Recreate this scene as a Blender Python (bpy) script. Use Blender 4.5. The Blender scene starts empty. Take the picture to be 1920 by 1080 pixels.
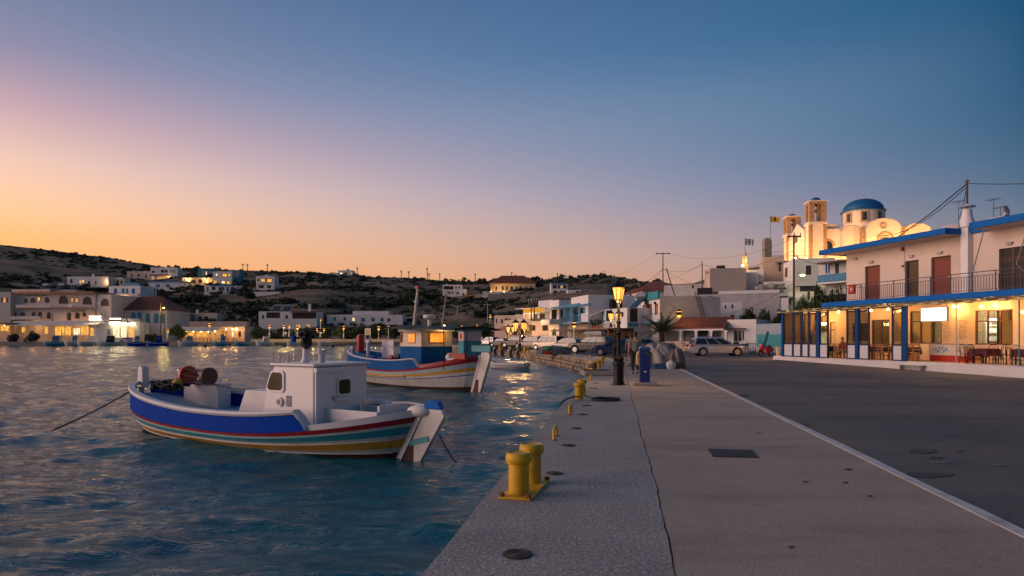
import bpy, bmesh, math, random
import numpy as np
from mathutils import Vector, Matrix
R = math.radians
random.seed(7); np.random.seed(7)
SC = bpy.context.scene
COL = SC.collection

# ---------------------------------------------------------------- camera
F = 1200.0          # focal length in picture units of a 1920 wide frame
HC = 1.5            # eye height above the quay
HOR = 634.0
WATER_Z = -1.0
cam = bpy.data.cameras.new('camera')
camo = bpy.data.objects.new('camera', cam); COL.objects.link(camo)
camo.location = (0, 0, HC); camo.rotation_euler = (R(90), 0, 0)
cam.sensor_width = 36; cam.lens = 36*F/1920
cam.shift_y = (HOR-540)/1920
cam.clip_start = 0.1; cam.clip_end = 5000
SC.camera = camo

# ---------------------------------------------------------------- world: clear sky a little after sunset
def lin(c):
 return tuple(((v/255)/12.92 if v/255 <= .04045 else (((v/255)+.055)/1.055)**2.4) for v in c)
world = bpy.data.worlds.new('World'); SC.world = world; world.use_nodes = True
SUN_AZ = R(-52)     # where the sun went down, left of the view (+Y)
SUN_EL = R(4)
def build_sky():
 nt = world.node_tree; nt.nodes.clear()
 N = nt.nodes.new; L = nt.links.new
 out = N('ShaderNodeOutputWorld'); bg = N('ShaderNodeBackground'); L(bg.outputs[0], out.inputs[0])
 tc = N('ShaderNodeTexCoord'); sp = N('ShaderNodeSeparateXYZ'); L(tc.outputs['Generated'], sp.inputs[0])
 def m(op, a, b=None, clamp=False):
  n = N('ShaderNodeMath'); n.operation = op; n.use_clamp = clamp
  for i, v in enumerate((a, b)):
   if v is None: continue
   if isinstance(v, (int, float)): n.inputs[i].default_value = v
   else: L(v, n.inputs[i])
  return n.outputs[0]
 x, y, z = sp.outputs
 h = m('SQRT', m('ADD', m('MULTIPLY', x, x), m('ADD', m('MULTIPLY', y, y), 1e-6)))
 c = m('DIVIDE', m('ADD', m('MULTIPLY', x, math.sin(SUN_AZ)), m('MULTIPLY', y, math.cos(SUN_AZ))), h)
 e = m('DIVIDE', m('MAXIMUM', z, 0.0), 0.5, True)
 def ramp(stops):
  r = N('ShaderNodeValToRGB'); cr = r.color_ramp
  while len(cr.elements) < len(stops): cr.elements.new(0.5)
  for el, (p, col) in zip(cr.elements, stops): el.position = p/0.5; el.color = (*col, 1)
  L(e, r.inputs[0]); return r.outputs[0]
 def tab(stops):
  ps = [p for p, _ in stops]; cs = np.array([lin(c_) for _, c_ in stops]); g = np.linspace(0, .5, 17)
  return g, np.stack([np.interp(g, ps, cs[:, k]) for k in range(3)], 1)
 g, tA = tab([(0,(255,165,80)),(.119,(255,182,112)),(.131,(255,188,125)),(.163,(251,198,154)),(.206,(240,198,176)),(.236,(222,185,178)),(.266,(205,168,172)),(.289,(186,156,170)),(.334,(142,137,166)),(.381,(120,128,158)),(.5,(78,100,135))])
 g, tB = tab([(0,(205,145,105)),(.095,(212,160,130)),(.111,(210,165,140)),(.16,(195,165,157)),(.207,(174,160,171)),(.268,(145,145,168)),(.326,(120,136,166)),(.394,(86,118,156)),(.467,(72,105,146)),(.5,(66,100,140))])
 g, tC = tab([(0,(140,125,125)),(.1,(125,122,132)),(.153,(100,115,135)),(.197,(72,102,130)),(.264,(52,90,122)),(.322,(40,84,120)),(.387,(25,75,112)),(.5,(20,66,102))])
 k = .5**.72; tB = np.clip((tB-k*k*tA-(1-k)**2*tC)/(2*k*(1-k)), 0, 9)
 A, B, Cc = [ramp(list(zip(g.tolist(), q.tolist()))) for q in (tA, tB, tC)]
 t = m('SUBTRACT', 1.0, m('DIVIDE', m('SUBTRACT', m('ARCCOSINE', m('MULTIPLY', c, .99999)), R(13.3)), R(77.4)), True)
 t.node.use_clamp = True; t = m('POWER', t, .72)
 u = m('SUBTRACT', 1.0, t)
 def sc(col, f):
  n = N('ShaderNodeVectorMath'); n.operation = 'SCALE'; L(col, n.inputs[0]); L(f, n.inputs['Scale']); return n.outputs[0]
 def ad(a, b):
  n = N('ShaderNodeVectorMath'); n.operation = 'ADD'; L(a, n.inputs[0]); L(b, n.inputs[1]); return n.outputs[0]
 total = ad(ad(sc(A, m('MULTIPLY', t, t)), sc(Cc, m('MULTIPLY', u, u))), sc(B, m('MULTIPLY', m('MULTIPLY', t, u), 2.0)))
 # a little of the physical twilight sky on top of the graded one
 sk = N('ShaderNodeTexSky'); sk.sky_type = 'NISHITA'; sk.sun_disc = False
 sk.sun_elevation = SUN_EL; sk.sun_rotation = SUN_AZ
 ms = N('ShaderNodeMixRGB'); ms.blend_type = 'ADD'; ms.inputs[0].default_value = .004
 L(total, ms.inputs[1]); L(sk.outputs[0], ms.inputs[2])
 L(ms.outputs[0], bg.inputs[0]); bg.inputs[1].default_value = 1.0
build_sky()
sun = bpy.data.lights.new('sun_glow', 'SUN'); sun.energy = 1.9; sun.angle = R(40); sun.color = (1.0, .66, .52)
suno = bpy.data.objects.new('sun_glow', sun); COL.objects.link(suno)
_d = Vector((math.sin(SUN_AZ)*math.cos(R(9)), math.cos(SUN_AZ)*math.cos(R(9)), math.sin(R(9))))
_d2 = Vector((math.sin(R(-100))*math.cos(R(14)), math.cos(R(-100))*math.cos(R(14)), math.sin(R(14))))
suno.rotation_euler = _d2.to_track_quat('Z', 'Y').to_euler()
SC.view_settings.view_transform = 'Standard'
try: SC.view_settings.look = 'None'
except Exception: pass
SC.view_settings.exposure = 0.1; SC.view_settings.gamma = 1.0; SC.view_settings.use_curve_mapping = False
SC.cycles.use_denoising = True
SC.cycles.max_bounces = 6; SC.cycles.diffuse_bounces = 2; SC.cycles.glossy_bounces = 3
SC.cycles.transparent_max_bounces = 12; SC.cycles.caustics_reflective = False; SC.cycles.caustics_refractive = False
SC.cycles.sample_clamp_indirect = 4.0

# ---------------------------------------------------------------- helpers
def X_(px, Y): return (px-960)/F*Y
def Z_(py, Y): return HC+(HOR-py)/F*Y
def P(px, py, Y): return Vector((X_(px, Y), Y, Z_(py, Y)))
def G(px, py, z=0.0):
 Y = F*(HC-z)/(py-HOR); return Vector((X_(px, Y), Y, z))

MATS = {}
def pmat(name, col, rough=.7, var=.12, scale=3.0, bump=.0, bscale=None, metal=0.0, spec=.5, stain=None, stain_amt=0, emit=None, es=0):
 if name in MATS: return MATS[name]
 m = bpy.data.materials.new(name); m.use_nodes = True; MATS[name] = m
 nt = m.node_tree; N = nt.nodes.new; L = nt.links.new
 b = nt.nodes['Principled BSDF']
 b.inputs['Roughness'].default_value = rough; b.inputs['Metallic'].default_value = metal
 b.inputs['Specular IOR Level'].default_value = spec
 tc = N('ShaderNodeTexCoord')
 n1 = N('ShaderNodeTexNoise'); n1.inputs['Scale'].default_value = scale; n1.inputs['Detail'].default_value = 5; n1.inputs['Roughness'].default_value = .62
 L(tc.outputs['Object'], n1.inputs['Vector'])
 mr = N('ShaderNodeMapRange'); L(n1.outputs['Fac'], mr.inputs[0]); mr.inputs[1].default_value = .3; mr.inputs[2].default_value = .7
 mx = N('ShaderNodeMixRGB'); L(mr.outputs[0], mx.inputs[0])
 mx.inputs[1].default_value = (*[max(0, c*(1-var)) for c in col], 1); mx.inputs[2].default_value = (*[min(1, c*(1+var)) for c in col], 1)
 last = mx.outputs[0]
 if stain:
  n2 = N('ShaderNodeTexNoise'); n2.inputs['Scale'].default_value = scale*.37; n2.inputs['Detail'].default_value = 8; n2.inputs['Roughness'].default_value = .7
  L(tc.outputs['Object'], n2.inputs['Vector'])
  r2 = N('ShaderNodeMapRange'); L(n2.outputs['Fac'], r2.inputs[0]); r2.inputs[1].default_value = .52; r2.inputs[2].default_value = .72; r2.inputs[4].default_value = stain_amt
  m2 = N('ShaderNodeMixRGB'); L(r2.outputs[0], m2.inputs[0]); L(last, m2.inputs[1]); m2.inputs[2].default_value = (*stain, 1)
  last = m2.outputs[0]
 L(last, b.inputs['Base Color'])
 if bump:
  nb = N('ShaderNodeTexNoise'); nb.inputs['Scale'].default_value = bscale or scale*6; nb.inputs['Detail'].default_value = 6
  L(tc.outputs['Object'], nb.inputs['Vector'])
  bp = N('ShaderNodeBump'); bp.inputs['Strength'].default_value = bump; bp.inputs['Distance'].default_value = .02
  L(nb.outputs['Fac'], bp.inputs['Height']); L(bp.outputs[0], b.inputs['Normal'])
 if emit:
  b.inputs['Emission Color'].default_value = (*emit, 1); b.inputs['Emission Strength'].default_value = es
 return m
def emat(name, col, s):
 if name in MATS: return MATS[name]
 m = bpy.data.materials.new(name); m.use_nodes = True; MATS[name] = m
 nt = m.node_tree; N = nt.nodes.new; L = nt.links.new
 b = nt.nodes['Principled BSDF']; b.inputs['Base Color'].default_value = (.1, .1, .1, 1); b.inputs['Roughness'].default_value = .3
 b.inputs['Emission Color'].default_value = (*col, 1)
 tc = N('ShaderNodeTexCoord'); n1 = N('ShaderNodeTexNoise'); n1.inputs['Scale'].default_value = 1.3; n1.inputs['Detail'].default_value = 3
 L(tc.outputs['Object'], n1.inputs['Vector'])
 mr = N('ShaderNodeMapRange'); L(n1.outputs['Fac'], mr.inputs[0]); mr.inputs[1].default_value = .3; mr.inputs[2].default_value = .7; mr.inputs[3].default_value = s*.55; mr.inputs[4].default_value = s*1.3
 L(mr.outputs[0], b.inputs['Emission Strength'])
 return m
def glassmat(name, tint=(.95, .97, .96), refl=.08):
 m = bpy.data.materials.new(name); m.use_nodes = True; MATS[name] = m
 nt = m.node_tree; nt.nodes.clear(); N = nt.nodes.new; L = nt.links.new
 o = N('ShaderNodeOutputMaterial'); t = N('ShaderNodeBsdfTransparent'); t.inputs[0].default_value = (*tint, 1)
 g = N('ShaderNodeBsdfGlossy'); g.inputs['Roughness'].default_value = .03
 f = N('ShaderNodeLayerWeight'); f.inputs[0].default_value = .35
 mr = N('ShaderNodeMapRange'); L(f.outputs['Fresnel'], mr.inputs[0]); mr.inputs[3].default_value = refl; mr.inputs[4].default_value = .75
 mx = N('ShaderNodeMixShader'); L(mr.outputs[0], mx.inputs[0]); L(t.outputs[0], mx.inputs[1]); L(g.outputs[0], mx.inputs[2]); L(mx.outputs[0], o.inputs[0])
 return m

class MB:
 """collects geometry for ONE mesh object"""
 def __init__(s): s.v = []; s.f = []; s.m = []
 def add(s, vs, fs, m=0):
  o = len(s.v); s.v += [tuple(v) for v in vs]; s.f += [tuple(i+o for i in f) for f in fs]; s.m += [m]*len(fs); return s
 def quad(s, a, b, c, d, m=0): return s.add([a, b, c, d], [(0, 1, 2, 3)], m)
 def ngon(s, pts, m=0): return s.add(pts, [tuple(range(len(pts)))], m)
 def b(s, x0, x1, y0, y1, z0, z1, m=0):
  return s.add([(x0,y0,z0),(x1,y0,z0),(x1,y1,z0),(x0,y1,z0),(x0,y0,z1),(x1,y0,z1),(x1,y1,z1),(x0,y1,z1)],
      [(0,3,2,1),(4,5,6,7),(0,1,5,4),(1,2,6,5),(2,3,7,6),(3,0,4,7)], m)
 def box(s, c, sz, rz=0, rx=0, ry=0, m=0):
  M = Matrix.Translation(c) @ Matrix.Rotation(rz, 4, 'Z') @ Matrix.Rotation(ry, 4, 'Y') @ Matrix.Rotation(rx, 4, 'X')
  x, y, z = [k/2 for k in sz]
  vs = [M @ Vector(p) for p in ((-x,-y,-z),(x,-y,-z),(x,y,-z),(-x,y,-z),(-x,-y,z),(x,-y,z),(x,y,z),(-x,y,z))]
  return s.add(vs, [(0,3,2,1),(4,5,6,7),(0,1,5,4),(1,2,6,5),(2,3,7,6),(3,0,4,7)], m)
 def cyl(s, p0, p1, r0, r1=None, n=10, m=0, cap=True):
  if r1 is None: r1 = r0
  p0 = Vector(p0); p1 = Vector(p1); d = (p1-p0)
  if d.length < 1e-6: return s
  d.normalize(); a = d.orthogonal().normalized(); bb = d.cross(a)
  vs = []
  for p, r in ((p0, r0), (p1, r1)):
   for i in range(n):
    t = 2*math.pi*i/n; vs.append(p + a*(r*math.cos(t)) + bb*(r*math.sin(t)))
  fs = [(i, (i+1) % n, n+(i+1) % n, n+i) for i in range(n)]
  if cap: fs += [tuple(range(n-1, -1, -1)), tuple(range(n, 2*n))]
  return s.add(vs, fs, m)
 def tube(s, pts, r, n=6, m=0):
  pts = [Vector(p) for p in pts]; k = len(pts); vs = []; prev = None
  for i, p in enumerate(pts):
   d = (pts[min(i+1, k-1)]-pts[max(i-1, 0)]).normalized()
   a = d.orthogonal().normalized() if prev is None else (prev - d*prev.dot(d)).normalized()
   prev = a; bb = d.cross(a); rr = r[i] if isinstance(r, (list, tuple)) else r
   for j in range(n):
    t = 2*math.pi*j/n; vs.append(p + a*(rr*math.cos(t)) + bb*(rr*math.sin(t)))
  fs = []
  for i in range(k-1):
   for j in range(n): fs.append((i*n+j, i*n+(j+1) % n, (i+1)*n+(j+1) % n, (i+1)*n+j))
  fs += [tuple(range(n-1, -1, -1)), tuple(range((k-1)*n, k*n))]
  return s.add(vs, fs, m)
 def lathe(s, prof, c=(0, 0, 0), n=16, m=0, sx=1, sy=1):
  vs = []; k = len(prof)
  for r, z in prof:
   for j in range(n):
    t = 2*math.pi*j/n; vs.append((c[0]+sx*r*math.cos(t), c[1]+sy*r*math.sin(t), c[2]+z))
  fs = []
  for i in range(k-1):
   for j in range(n): fs.append((i*n+j, i*n+(j+1) % n, (i+1)*n+(j+1) % n, (i+1)*n+j))
  fs += [tuple(range(n-1, -1, -1)), tuple(range((k-1)*n, k*n))]
  return s.add(vs, fs, m)
 def ball(s, c, r, n=10, k=6, m=0, sx=1, sy=1, sz=1):
  return s.lathe([(max(1e-3, r*math.sin(math.pi*i/k)), -r*sz*math.cos(math.pi*i/k)) for i in range(k+1)], c, n, m, sx, sy)
 def prism(s, pts, y0, y1, m=0):
  """2-D outline (x, z), counter-clockwise seen from -y, pulled from y0 to y1"""
  n = len(pts); vs = [(x, y0, z) for x, z in pts] + [(x, y1, z) for x, z in pts]
  fs = [tuple(range(n)), tuple(range(2*n-1, n-1, -1))] + [(i, n+i, n+(i+1) % n, (i+1) % n) for i in range(n)]
  return s.add(vs, fs, m)
 def slab(s, pts, z0, z1, m=0):
  n = len(pts); vs = [(p[0], p[1], z0) for p in pts] + [(p[0], p[1], z1) for p in pts]
  fs = [tuple(range(n-1, -1, -1)), tuple(range(n, 2*n))] + [(i, (i+1) % n, n+(i+1) % n, n+i) for i in range(n)]
  return s.add(vs, fs, m)
 def build(s, name, mats, parent=None, smooth=False, bevel=0, loc=None, rz=0, auto=None):
  me = bpy.data.meshes.new(name); me.from_pydata(s.v, [], s.f)
  if not isinstance(mats, (list, tuple)): mats = [mats]
  for mt in mats: me.materials.append(mt)
  if len(mats) > 1: me.polygons.foreach_set('material_index', s.m)
  if smooth: me.polygons.foreach_set('use_smooth', [True]*len(s.f))
  me.update()
  if auto:
   me.polygons.foreach_set('use_smooth', [True]*len(s.f)); me.set_sharp_from_angle(angle=R(auto))
  o = bpy.data.objects.new(name, me); COL.objects.link(o)
  if parent is not None: o.parent = parent
  if loc is not None: o.location = loc
  if rz: o.rotation_euler = (0, 0, rz)
  if bevel:
   bm = o.modifiers.new('bevel', 'BEVEL'); bm.width = bevel; bm.segments = 2; bm.limit_method = 'ANGLE'; bm.angle_limit = R(35)
  return o
def tag(o, label=None, cat=None, group=None, kind=None):
 if label: o['label'] = label
 if cat: o['category'] = cat
 if group: o['group'] = group
 if kind: o['kind'] = kind
 return o
def thing(name, label, cat, loc=(0, 0, 0), rz=0, group=None):
 o = bpy.data.objects.new(name, None); COL.objects.link(o); o.empty_display_size = .2
 o.location = loc; o.rotation_euler = (0, 0, rz)
 return tag(o, label, cat, group)
CH = {}
def kids(o):
 return [c for c in bpy.data.objects if c.parent == o]
def dup(root, loc, rz=None, label=None, group=None, scale=None):
 r = root.copy(); COL.objects.link(r); r.location = loc
 if rz is not None: r.rotation_euler = (0, 0, rz)
 if label: r['label'] = label
 if group: r['group'] = group
 if scale is not None: r.scale = (scale,)*3 if isinstance(scale, (int, float)) else scale
 if root.name not in CH:
  CH[root.name] = [(c, kids(c)) for c in kids(root)]
 for c0, gs in CH[root.name]:
  c = c0.copy(); COL.objects.link(c); c.parent = r
  for g0 in gs:
   g = g0.copy(); COL.objects.link(g); g.parent = c
 return r
def plight(name, loc, col, power, parent=None, size=.08):
 l = bpy.data.lights.new(name, 'POINT'); l.energy = power; l.color = col; l.shadow_soft_size = size
 o = bpy.data.objects.new(name, l); COL.objects.link(o); o.location = loc
 if parent is not None: o.parent = parent
 return o
WARM = (1.0, .56, .20)

# ---------------------------------------------------------------- palette
M = dict(
 white=pmat('white_plaster', (.79,.75,.73), .85, .07, .6, .15, 9, stain=(.45,.40,.37), stain_amt=.35),
 whitepaint=pmat('white_paint', (.78,.76,.75), .5, .05, 2),
 cream=pmat('cream_plaster', (.66,.52,.38), .85, .08, .7, .15, 9),
 peach=pmat('peach_plaster', (.66,.50,.40), .85, .08, .5, .15, 9, stain=(.4,.3,.24), stain_amt=.3),
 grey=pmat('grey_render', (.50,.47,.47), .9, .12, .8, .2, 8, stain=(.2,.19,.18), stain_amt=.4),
 stone=pmat('stone', (.34,.28,.22), .9, .3, 2.5, .5, 12),
 blue=pmat('blue_paint', (.006,.13,.46), .6, .12, 3, spec=.12),
 bluelight=pmat('light_blue_paint', (.06,.24,.42), .6, .1, 2),
 teal=pmat('teal_paint', (.03,.26,.30), .6, .1, 2),
 brown=pmat('brown_wood', (.10,.035,.018), .55, .25, 6),
 rust=pmat('red_brown_paint', (.20,.045,.03), .6, .12, 2),
 terra=pmat('terracotta', (.42,.17,.09), .8, .15, 1.5),
 tile=pmat('roof_tiles', (.26,.085,.055), .85, .3, 2.2, .6, 5),
 dark=pmat('dark_void', (.015,.014,.016), .6, .2, 2),
 pane=pmat('window_glass', (.02,.025,.035), .06, .2, 2, spec=.8),
 lit=emat('lit_window', (1.0,.47,.07), 1.0),
 litw=emat('lit_window_white', (1.0,.80,.45), 1.3),
 litdim=emat('lit_window_dim', (1.0,.45,.13), .6),
 bulb=emat('lamp_bulb', (1.0,.62,.22), 22),
 bulbw=emat('lamp_bulb_white', (1.0,.80,.42), 22),
 black=pmat('black_iron', (.008,.008,.008), .5, .2, 8, spec=.25),
 yellow=pmat('yellow_paint', (.66,.37,.008), .5, .14, 9, .12, 40, stain=(.22,.085,.02), stain_amt=.6),
 concrete=pmat('concrete', (.30,.27,.25), .85, .15, 1.2, .2, 30),
 rubber=pmat('rubber', (.012,.012,.013), .7, .2, 8),
 chrome=pmat('bright_metal', (.6,.6,.62), .25, .05, 3, metal=1),
 metal=pmat('grey_metal', (.30,.31,.33), .4, .1, 4, metal=.7),
 wood=pmat('light_wood', (.38,.17,.06), .5, .25, 7),
 pole=pmat('pole_wood', (.10,.075,.06), .85, .25, 5, .3, 18),
 rope=pmat('rope', (.13,.11,.09), .9, .3, 30),
 ropedark=pmat('dark_rope', (.03,.028,.03), .9, .3, 30),
 red=pmat('red_paint', (.42,.02,.015), .4, .12, 4),
 cloth=pmat('white_cloth', (.7,.66,.62), .9, .08, 5),
 skin=pmat('skin', (.42,.22,.15), .55, .06, 9),
 foliage=pmat('foliage', (.045,.075,.03), .7, .5, .9),
 foliage2=pmat('olive_foliage', (.065,.085,.045), .7, .4, .7),
 trunk=pmat('bark', (.10,.07,.05), .9, .3, 6, .3, 20),
)
# ================================================================ SETTING
QS = .1633                       # the quay runs along (QS, 1)
def qx(off, Y): return off + QS*Y
# quay edge after the corner
BEND = [(5.46,41),(5.25,47),(4.42,57),(1.94,75),(-3.5,100),(-12,135),(-36,205)]
FARW = [(-60,207),(-100,208),(-150,212),(-260,216)]

# ---- water: one real swell surface, finer towards the viewer
def water():
 nr, nc = 460, 430
 Ys = 1.6*(230/1.6)**(np.linspace(0, 1, nr)); pxs = np.linspace(-900, 1330, nc)
 Yg, Pg = np.meshgrid(Ys, pxs, indexing='ij'); Xg = (Pg-960)/F*Yg
 Z = np.zeros_like(Xg); rs = np.random.RandomState(3)
 cell = Yg*(2230/nc)/F*1.6
 for i in range(90):
  lam = .30*(7/.30)**(rs.rand()); ang = R(100)+rs.normal()*0.55
  k = 2*math.pi/lam; a = .0046*lam**.56
  w = np.clip((lam/cell-2)/2, 0, 1)
  ph = Xg*math.cos(ang)*k + Yg*math.sin(ang)*k + rs.rand()*6.28
  ph = ph + .8*np.sin(Xg*.35+i)+.8*np.sin(Yg*.27+i*1.7)
  Z += a*w*np.sin(ph)
 co = np.stack([Xg, Yg, Z+WATER_Z], -1).reshape(-1, 3)
 idx = np.arange(nr*nc).reshape(nr, nc)
 fa = np.stack([idx[:-1,:-1], idx[:-1,1:], idx[1:,1:], idx[1:,:-1]], -1).reshape(-1, 4)
 me = bpy.data.meshes.new('water'); me.from_pydata(co.tolist(), [], fa.tolist())
 me.polygons.foreach_set('use_smooth', [True]*len(fa)); me.update()
 m = bpy.data.materials.new('sea_water'); m.use_nodes = True; nt = m.node_tree; N = nt.nodes.new; L = nt.links.new
 b = nt.nodes['Principled BSDF']; b.inputs['Base Color'].default_value = (.010,.115,.150,1)
 b.inputs['Roughness'].default_value = .12; b.inputs['IOR'].default_value = 1.33; b.inputs['Specular IOR Level'].default_value = .5
 tc = N('ShaderNodeTexCoord'); mp = N('ShaderNodeMapping'); mp.inputs['Rotation'].default_value = (0, 0, R(8)); mp.inputs['Scale'].default_value = (.75, 1.5, 1)
 L(tc.outputs['Object'], mp.inputs[0])
 n1 = N('ShaderNodeTexNoise'); n1.inputs['Scale'].default_value = 1.9; n1.inputs['Detail'].default_value = 6; n1.inputs['Roughness'].default_value = .62; n1.inputs['Distortion'].default_value = .6
 L(mp.outputs[0], n1.inputs['Vector'])
 bp = N('ShaderNodeBump'); bp.inputs['Strength'].default_value = .6; bp.inputs['Distance'].default_value = .22
 L(n1.outputs['Fac'], bp.inputs['Height']); L(bp.outputs[0], b.inputs['Normal'])
 me.materials.append(m)
 o = bpy.data.objects.new('water', me); COL.objects.link(o); tag(o, kind='structure')
water()

# ---- ground surfaces
def ground_mat(name, c1, c2, scale, speck=0, stainc=None, stain=.5, bump=.25, streak=None, gran=90):
 m = bpy.data.materials.new(name); m.use_nodes = True; nt = m.node_tree; N = nt.nodes.new; L = nt.links.new
 b = nt.nodes['Principled BSDF']; b.inputs['Roughness'].default_value = .82; b.inputs['Specular IOR Level'].default_value = .35
 tc = N('ShaderNodeTexCoord')
 def noise(sc, det=6, ro=.65, vec=None):
  n = N('ShaderNodeTexNoise'); n.inputs['Scale'].default_value = sc; n.inputs['Detail'].default_value = det; n.inputs['Roughness'].default_value = ro
  L(vec or tc.outputs['Object'], n.inputs['Vector']); return n.outputs['Fac']
 def mr(v, a, bb, c=0, d=1):
  n = N('ShaderNodeMapRange'); L(v, n.inputs[0])
  for i, q in enumerate((a, bb, c, d)): n.inputs[i+1].default_value = q
  return n.outputs[0]
 def mix(f, a, bb, bt='MIX'):
  n = N('ShaderNodeMixRGB'); n.blend_type = bt
  if isinstance(f, float): n.inputs[0].default_value = f
  else: L(f, n.inputs[0])
  for i, q in ((1, a), (2, bb)):
   if isinstance(q, tuple): n.inputs[i].default_value = (*q, 1)
   else: L(q, n.inputs[i])
  return n.outputs[0]
 mp = N('ShaderNodeMapping'); mp.inputs['Rotation'].default_value = (0, 0, math.atan(QS)); mp.inputs['Scale'].default_value = (.45, 1.6, 1); L(tc.outputs['Object'], mp.inputs[0])
 col = mix(mr(noise(scale), .32, .68), c1, c2)
 if stainc:
  col = mix(mr(noise(scale*.6, 8, .7, mp.outputs[0]), .50, .72, 0, stain), col, stainc)
  col = mix(mr(noise(scale*3.1, 6, .7), .60, .74, 0, stain*.6), col, tuple(c*.55 for c in stainc))
 g = noise(gran, 3, .8)
 if speck: col = mix(mr(g, .36, .64, -speck, speck), col, mix(1.0, col, (1.9,1.9,1.9), 'MULTIPLY'))
 if speck:
  d = mr(g, .3, .5, .5*speck+.0, 0); col = mix(d, col, (.02,.02,.022))
 L(col, b.inputs['Base Color'])
 h = N('ShaderNodeMath'); h.operation = 'MULTIPLY_ADD'; L(noise(scale*1.5, 5), h.inputs[0]); h.inputs[1].default_value = 1.2; L(g, h.inputs[2])
 bp = N('ShaderNodeBump'); bp.inputs['Strength'].default_value = bump; bp.inputs['Distance'].default_value = .015
 L(h.outputs[0], bp.inputs['Height']); L(bp.outputs[0], b.inputs['Normal'])
 return m
m_apron = ground_mat('rough_concrete', (.28,.255,.235), (.37,.335,.30), .9, speck=.7, stainc=(.22,.18,.155), stain=.6, bump=.9, gran=30)
m_walk = ground_mat('smooth_concrete', (.34,.265,.205), (.42,.33,.26), .8, speck=.3, stainc=(.22,.165,.14), stain=.75, bump=.4, gran=45)
m_road = ground_mat('asphalt', (.085,.085,.094), (.165,.142,.128), .33, speck=.4, stainc=(.045,.044,.050), stain=.9, bump=.4, gran=60)

YN = -12.0
rs = random.Random(5)
crack = []
Y = YN
while Y < 33:
 crack.append((qx(.40, Y)+rs.uniform(-.008, .008)+.012*math.sin(Y*1.1)+.006*math.sin(Y*4.3), Y)); Y += rs.uniform(.05, .22)
crack.append((qx(.40, 33.2), 33.2))
edge_near = []
Y = YN
while Y < 41:
 edge_near.append((qx(-1.24, Y)+rs.uniform(-.012, .012), Y)); Y += .4 if Y < 20 else 1.2
def sheet(name, pts, z, mat, skirt=None):
 mb = MB(); top = [(x, y, z(x, y) if callable(z) else z) for x, y in pts]; n = len(top)
 mb.v = list(top); mb.f = [tuple(range(n))]; mb.m = [0]
 if skirt:
  mb.v += [(x, y, zz-skirt) for x, y, zz in top]
  mb.f += [(i, n+i, n+(i+1) % n, (i+1) % n) for i in range(n)]; mb.m += [0]*n
 o = mb.build(name, mat);
 bm = bmesh.new(); bm.from_mesh(o.data); bmesh.ops.triangulate(bm, faces=bm.faces); bmesh.ops.recalc_face_normals(bm, faces=bm.faces)
 bm.to_mesh(o.data); bm.free()
 return tag(o, kind='structure')
# rough concrete kerb zone along the water's edge, then round the bend
inner_bend = [(7.6,40),(7.1,48),(6.3,58),(4.1,76),(-1.4,101),(-9.9,136),(-33,204)]
ap = list(edge_near) + BEND + list(reversed(inner_bend)) + [(qx(.40,33.2)-.02, 33.2)] + [(x-.008-.007*abs(math.sin(y*2.3)), y) for x, y in reversed(crack[:-1])]
sheet('quay_apron', ap, 0.0, m_apron, skirt=.16)
wk = [(x+.0, y) for x, y in crack] + [(qx(3.06, 31.2), 31.2)] + [(qx(3.06, YN), YN)]
sheet('walkway', wk, -.003, m_walk, skirt=.1)
# white edge line of the walkway, hand painted
ln = []
for Yq in np.linspace(YN, 31.2, 60): ln.append((qx(3.06, Yq)+.006+rs.uniform(-.008, .008), Yq))
rn = [(x+.125+rs.uniform(-.012, .012), y) for x, y in reversed(ln)]
m_line = pmat('worn_white_line', (.56,.54,.52), .8, .15, 5, .3, 50, stain=(.25,.22,.20), stain_amt=.7)
sheet('edge_line', ln+rn, .004, m_line, skirt=.1)
# restaurant front line
RP0 = Vector((18.6, 45.0, 0)); RD = Vector((.2652, -.9642, 0)); RN = Vector((.9642, .2652, 0))
def road_z(x, y):
 # falls a little towards the restaurant front
 d = (Vector((x, y, 0))-RP0); t = d.dot(RD)
 s = max(0, min(1, 1+d.dot(RN)/9.0))
 return -.004 - .30*max(0, min(1.1, t/16.6))*s
def road():
 mb = MB(); ys = list(np.linspace(YN, 31.2, 30))+list(np.linspace(33.3, 60, 16)); rows = []
 for Yq in ys:
  if Yq < 31.3: x0 = qx(3.06, Yq)+.135
  elif Yq < 40: x0 = qx(.40, 33.2)+.02 if Yq < 34 else 7.55+(Yq-40)*.3
  else: x0 = np.interp(Yq, [40,48,58,76], [7.62,7.12,6.32,4.12])
  rows.append([(x0+(70-x0)*t, Yq) for t in np.linspace(0, 1, 40)**1.5])
 n = 40
 for r in rows: mb.v += [(x, y, road_z(x, y)) for x, y in r]
 for i in range(len(rows)-1):
  for j in range(n-1): mb.f.append((i*n+j, i*n+j+1, (i+1)*n+j+1, (i+1)*n+j)); mb.m.append(0)
 o = mb.build('road', m_road); tag(o, kind='structure')
road()
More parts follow.
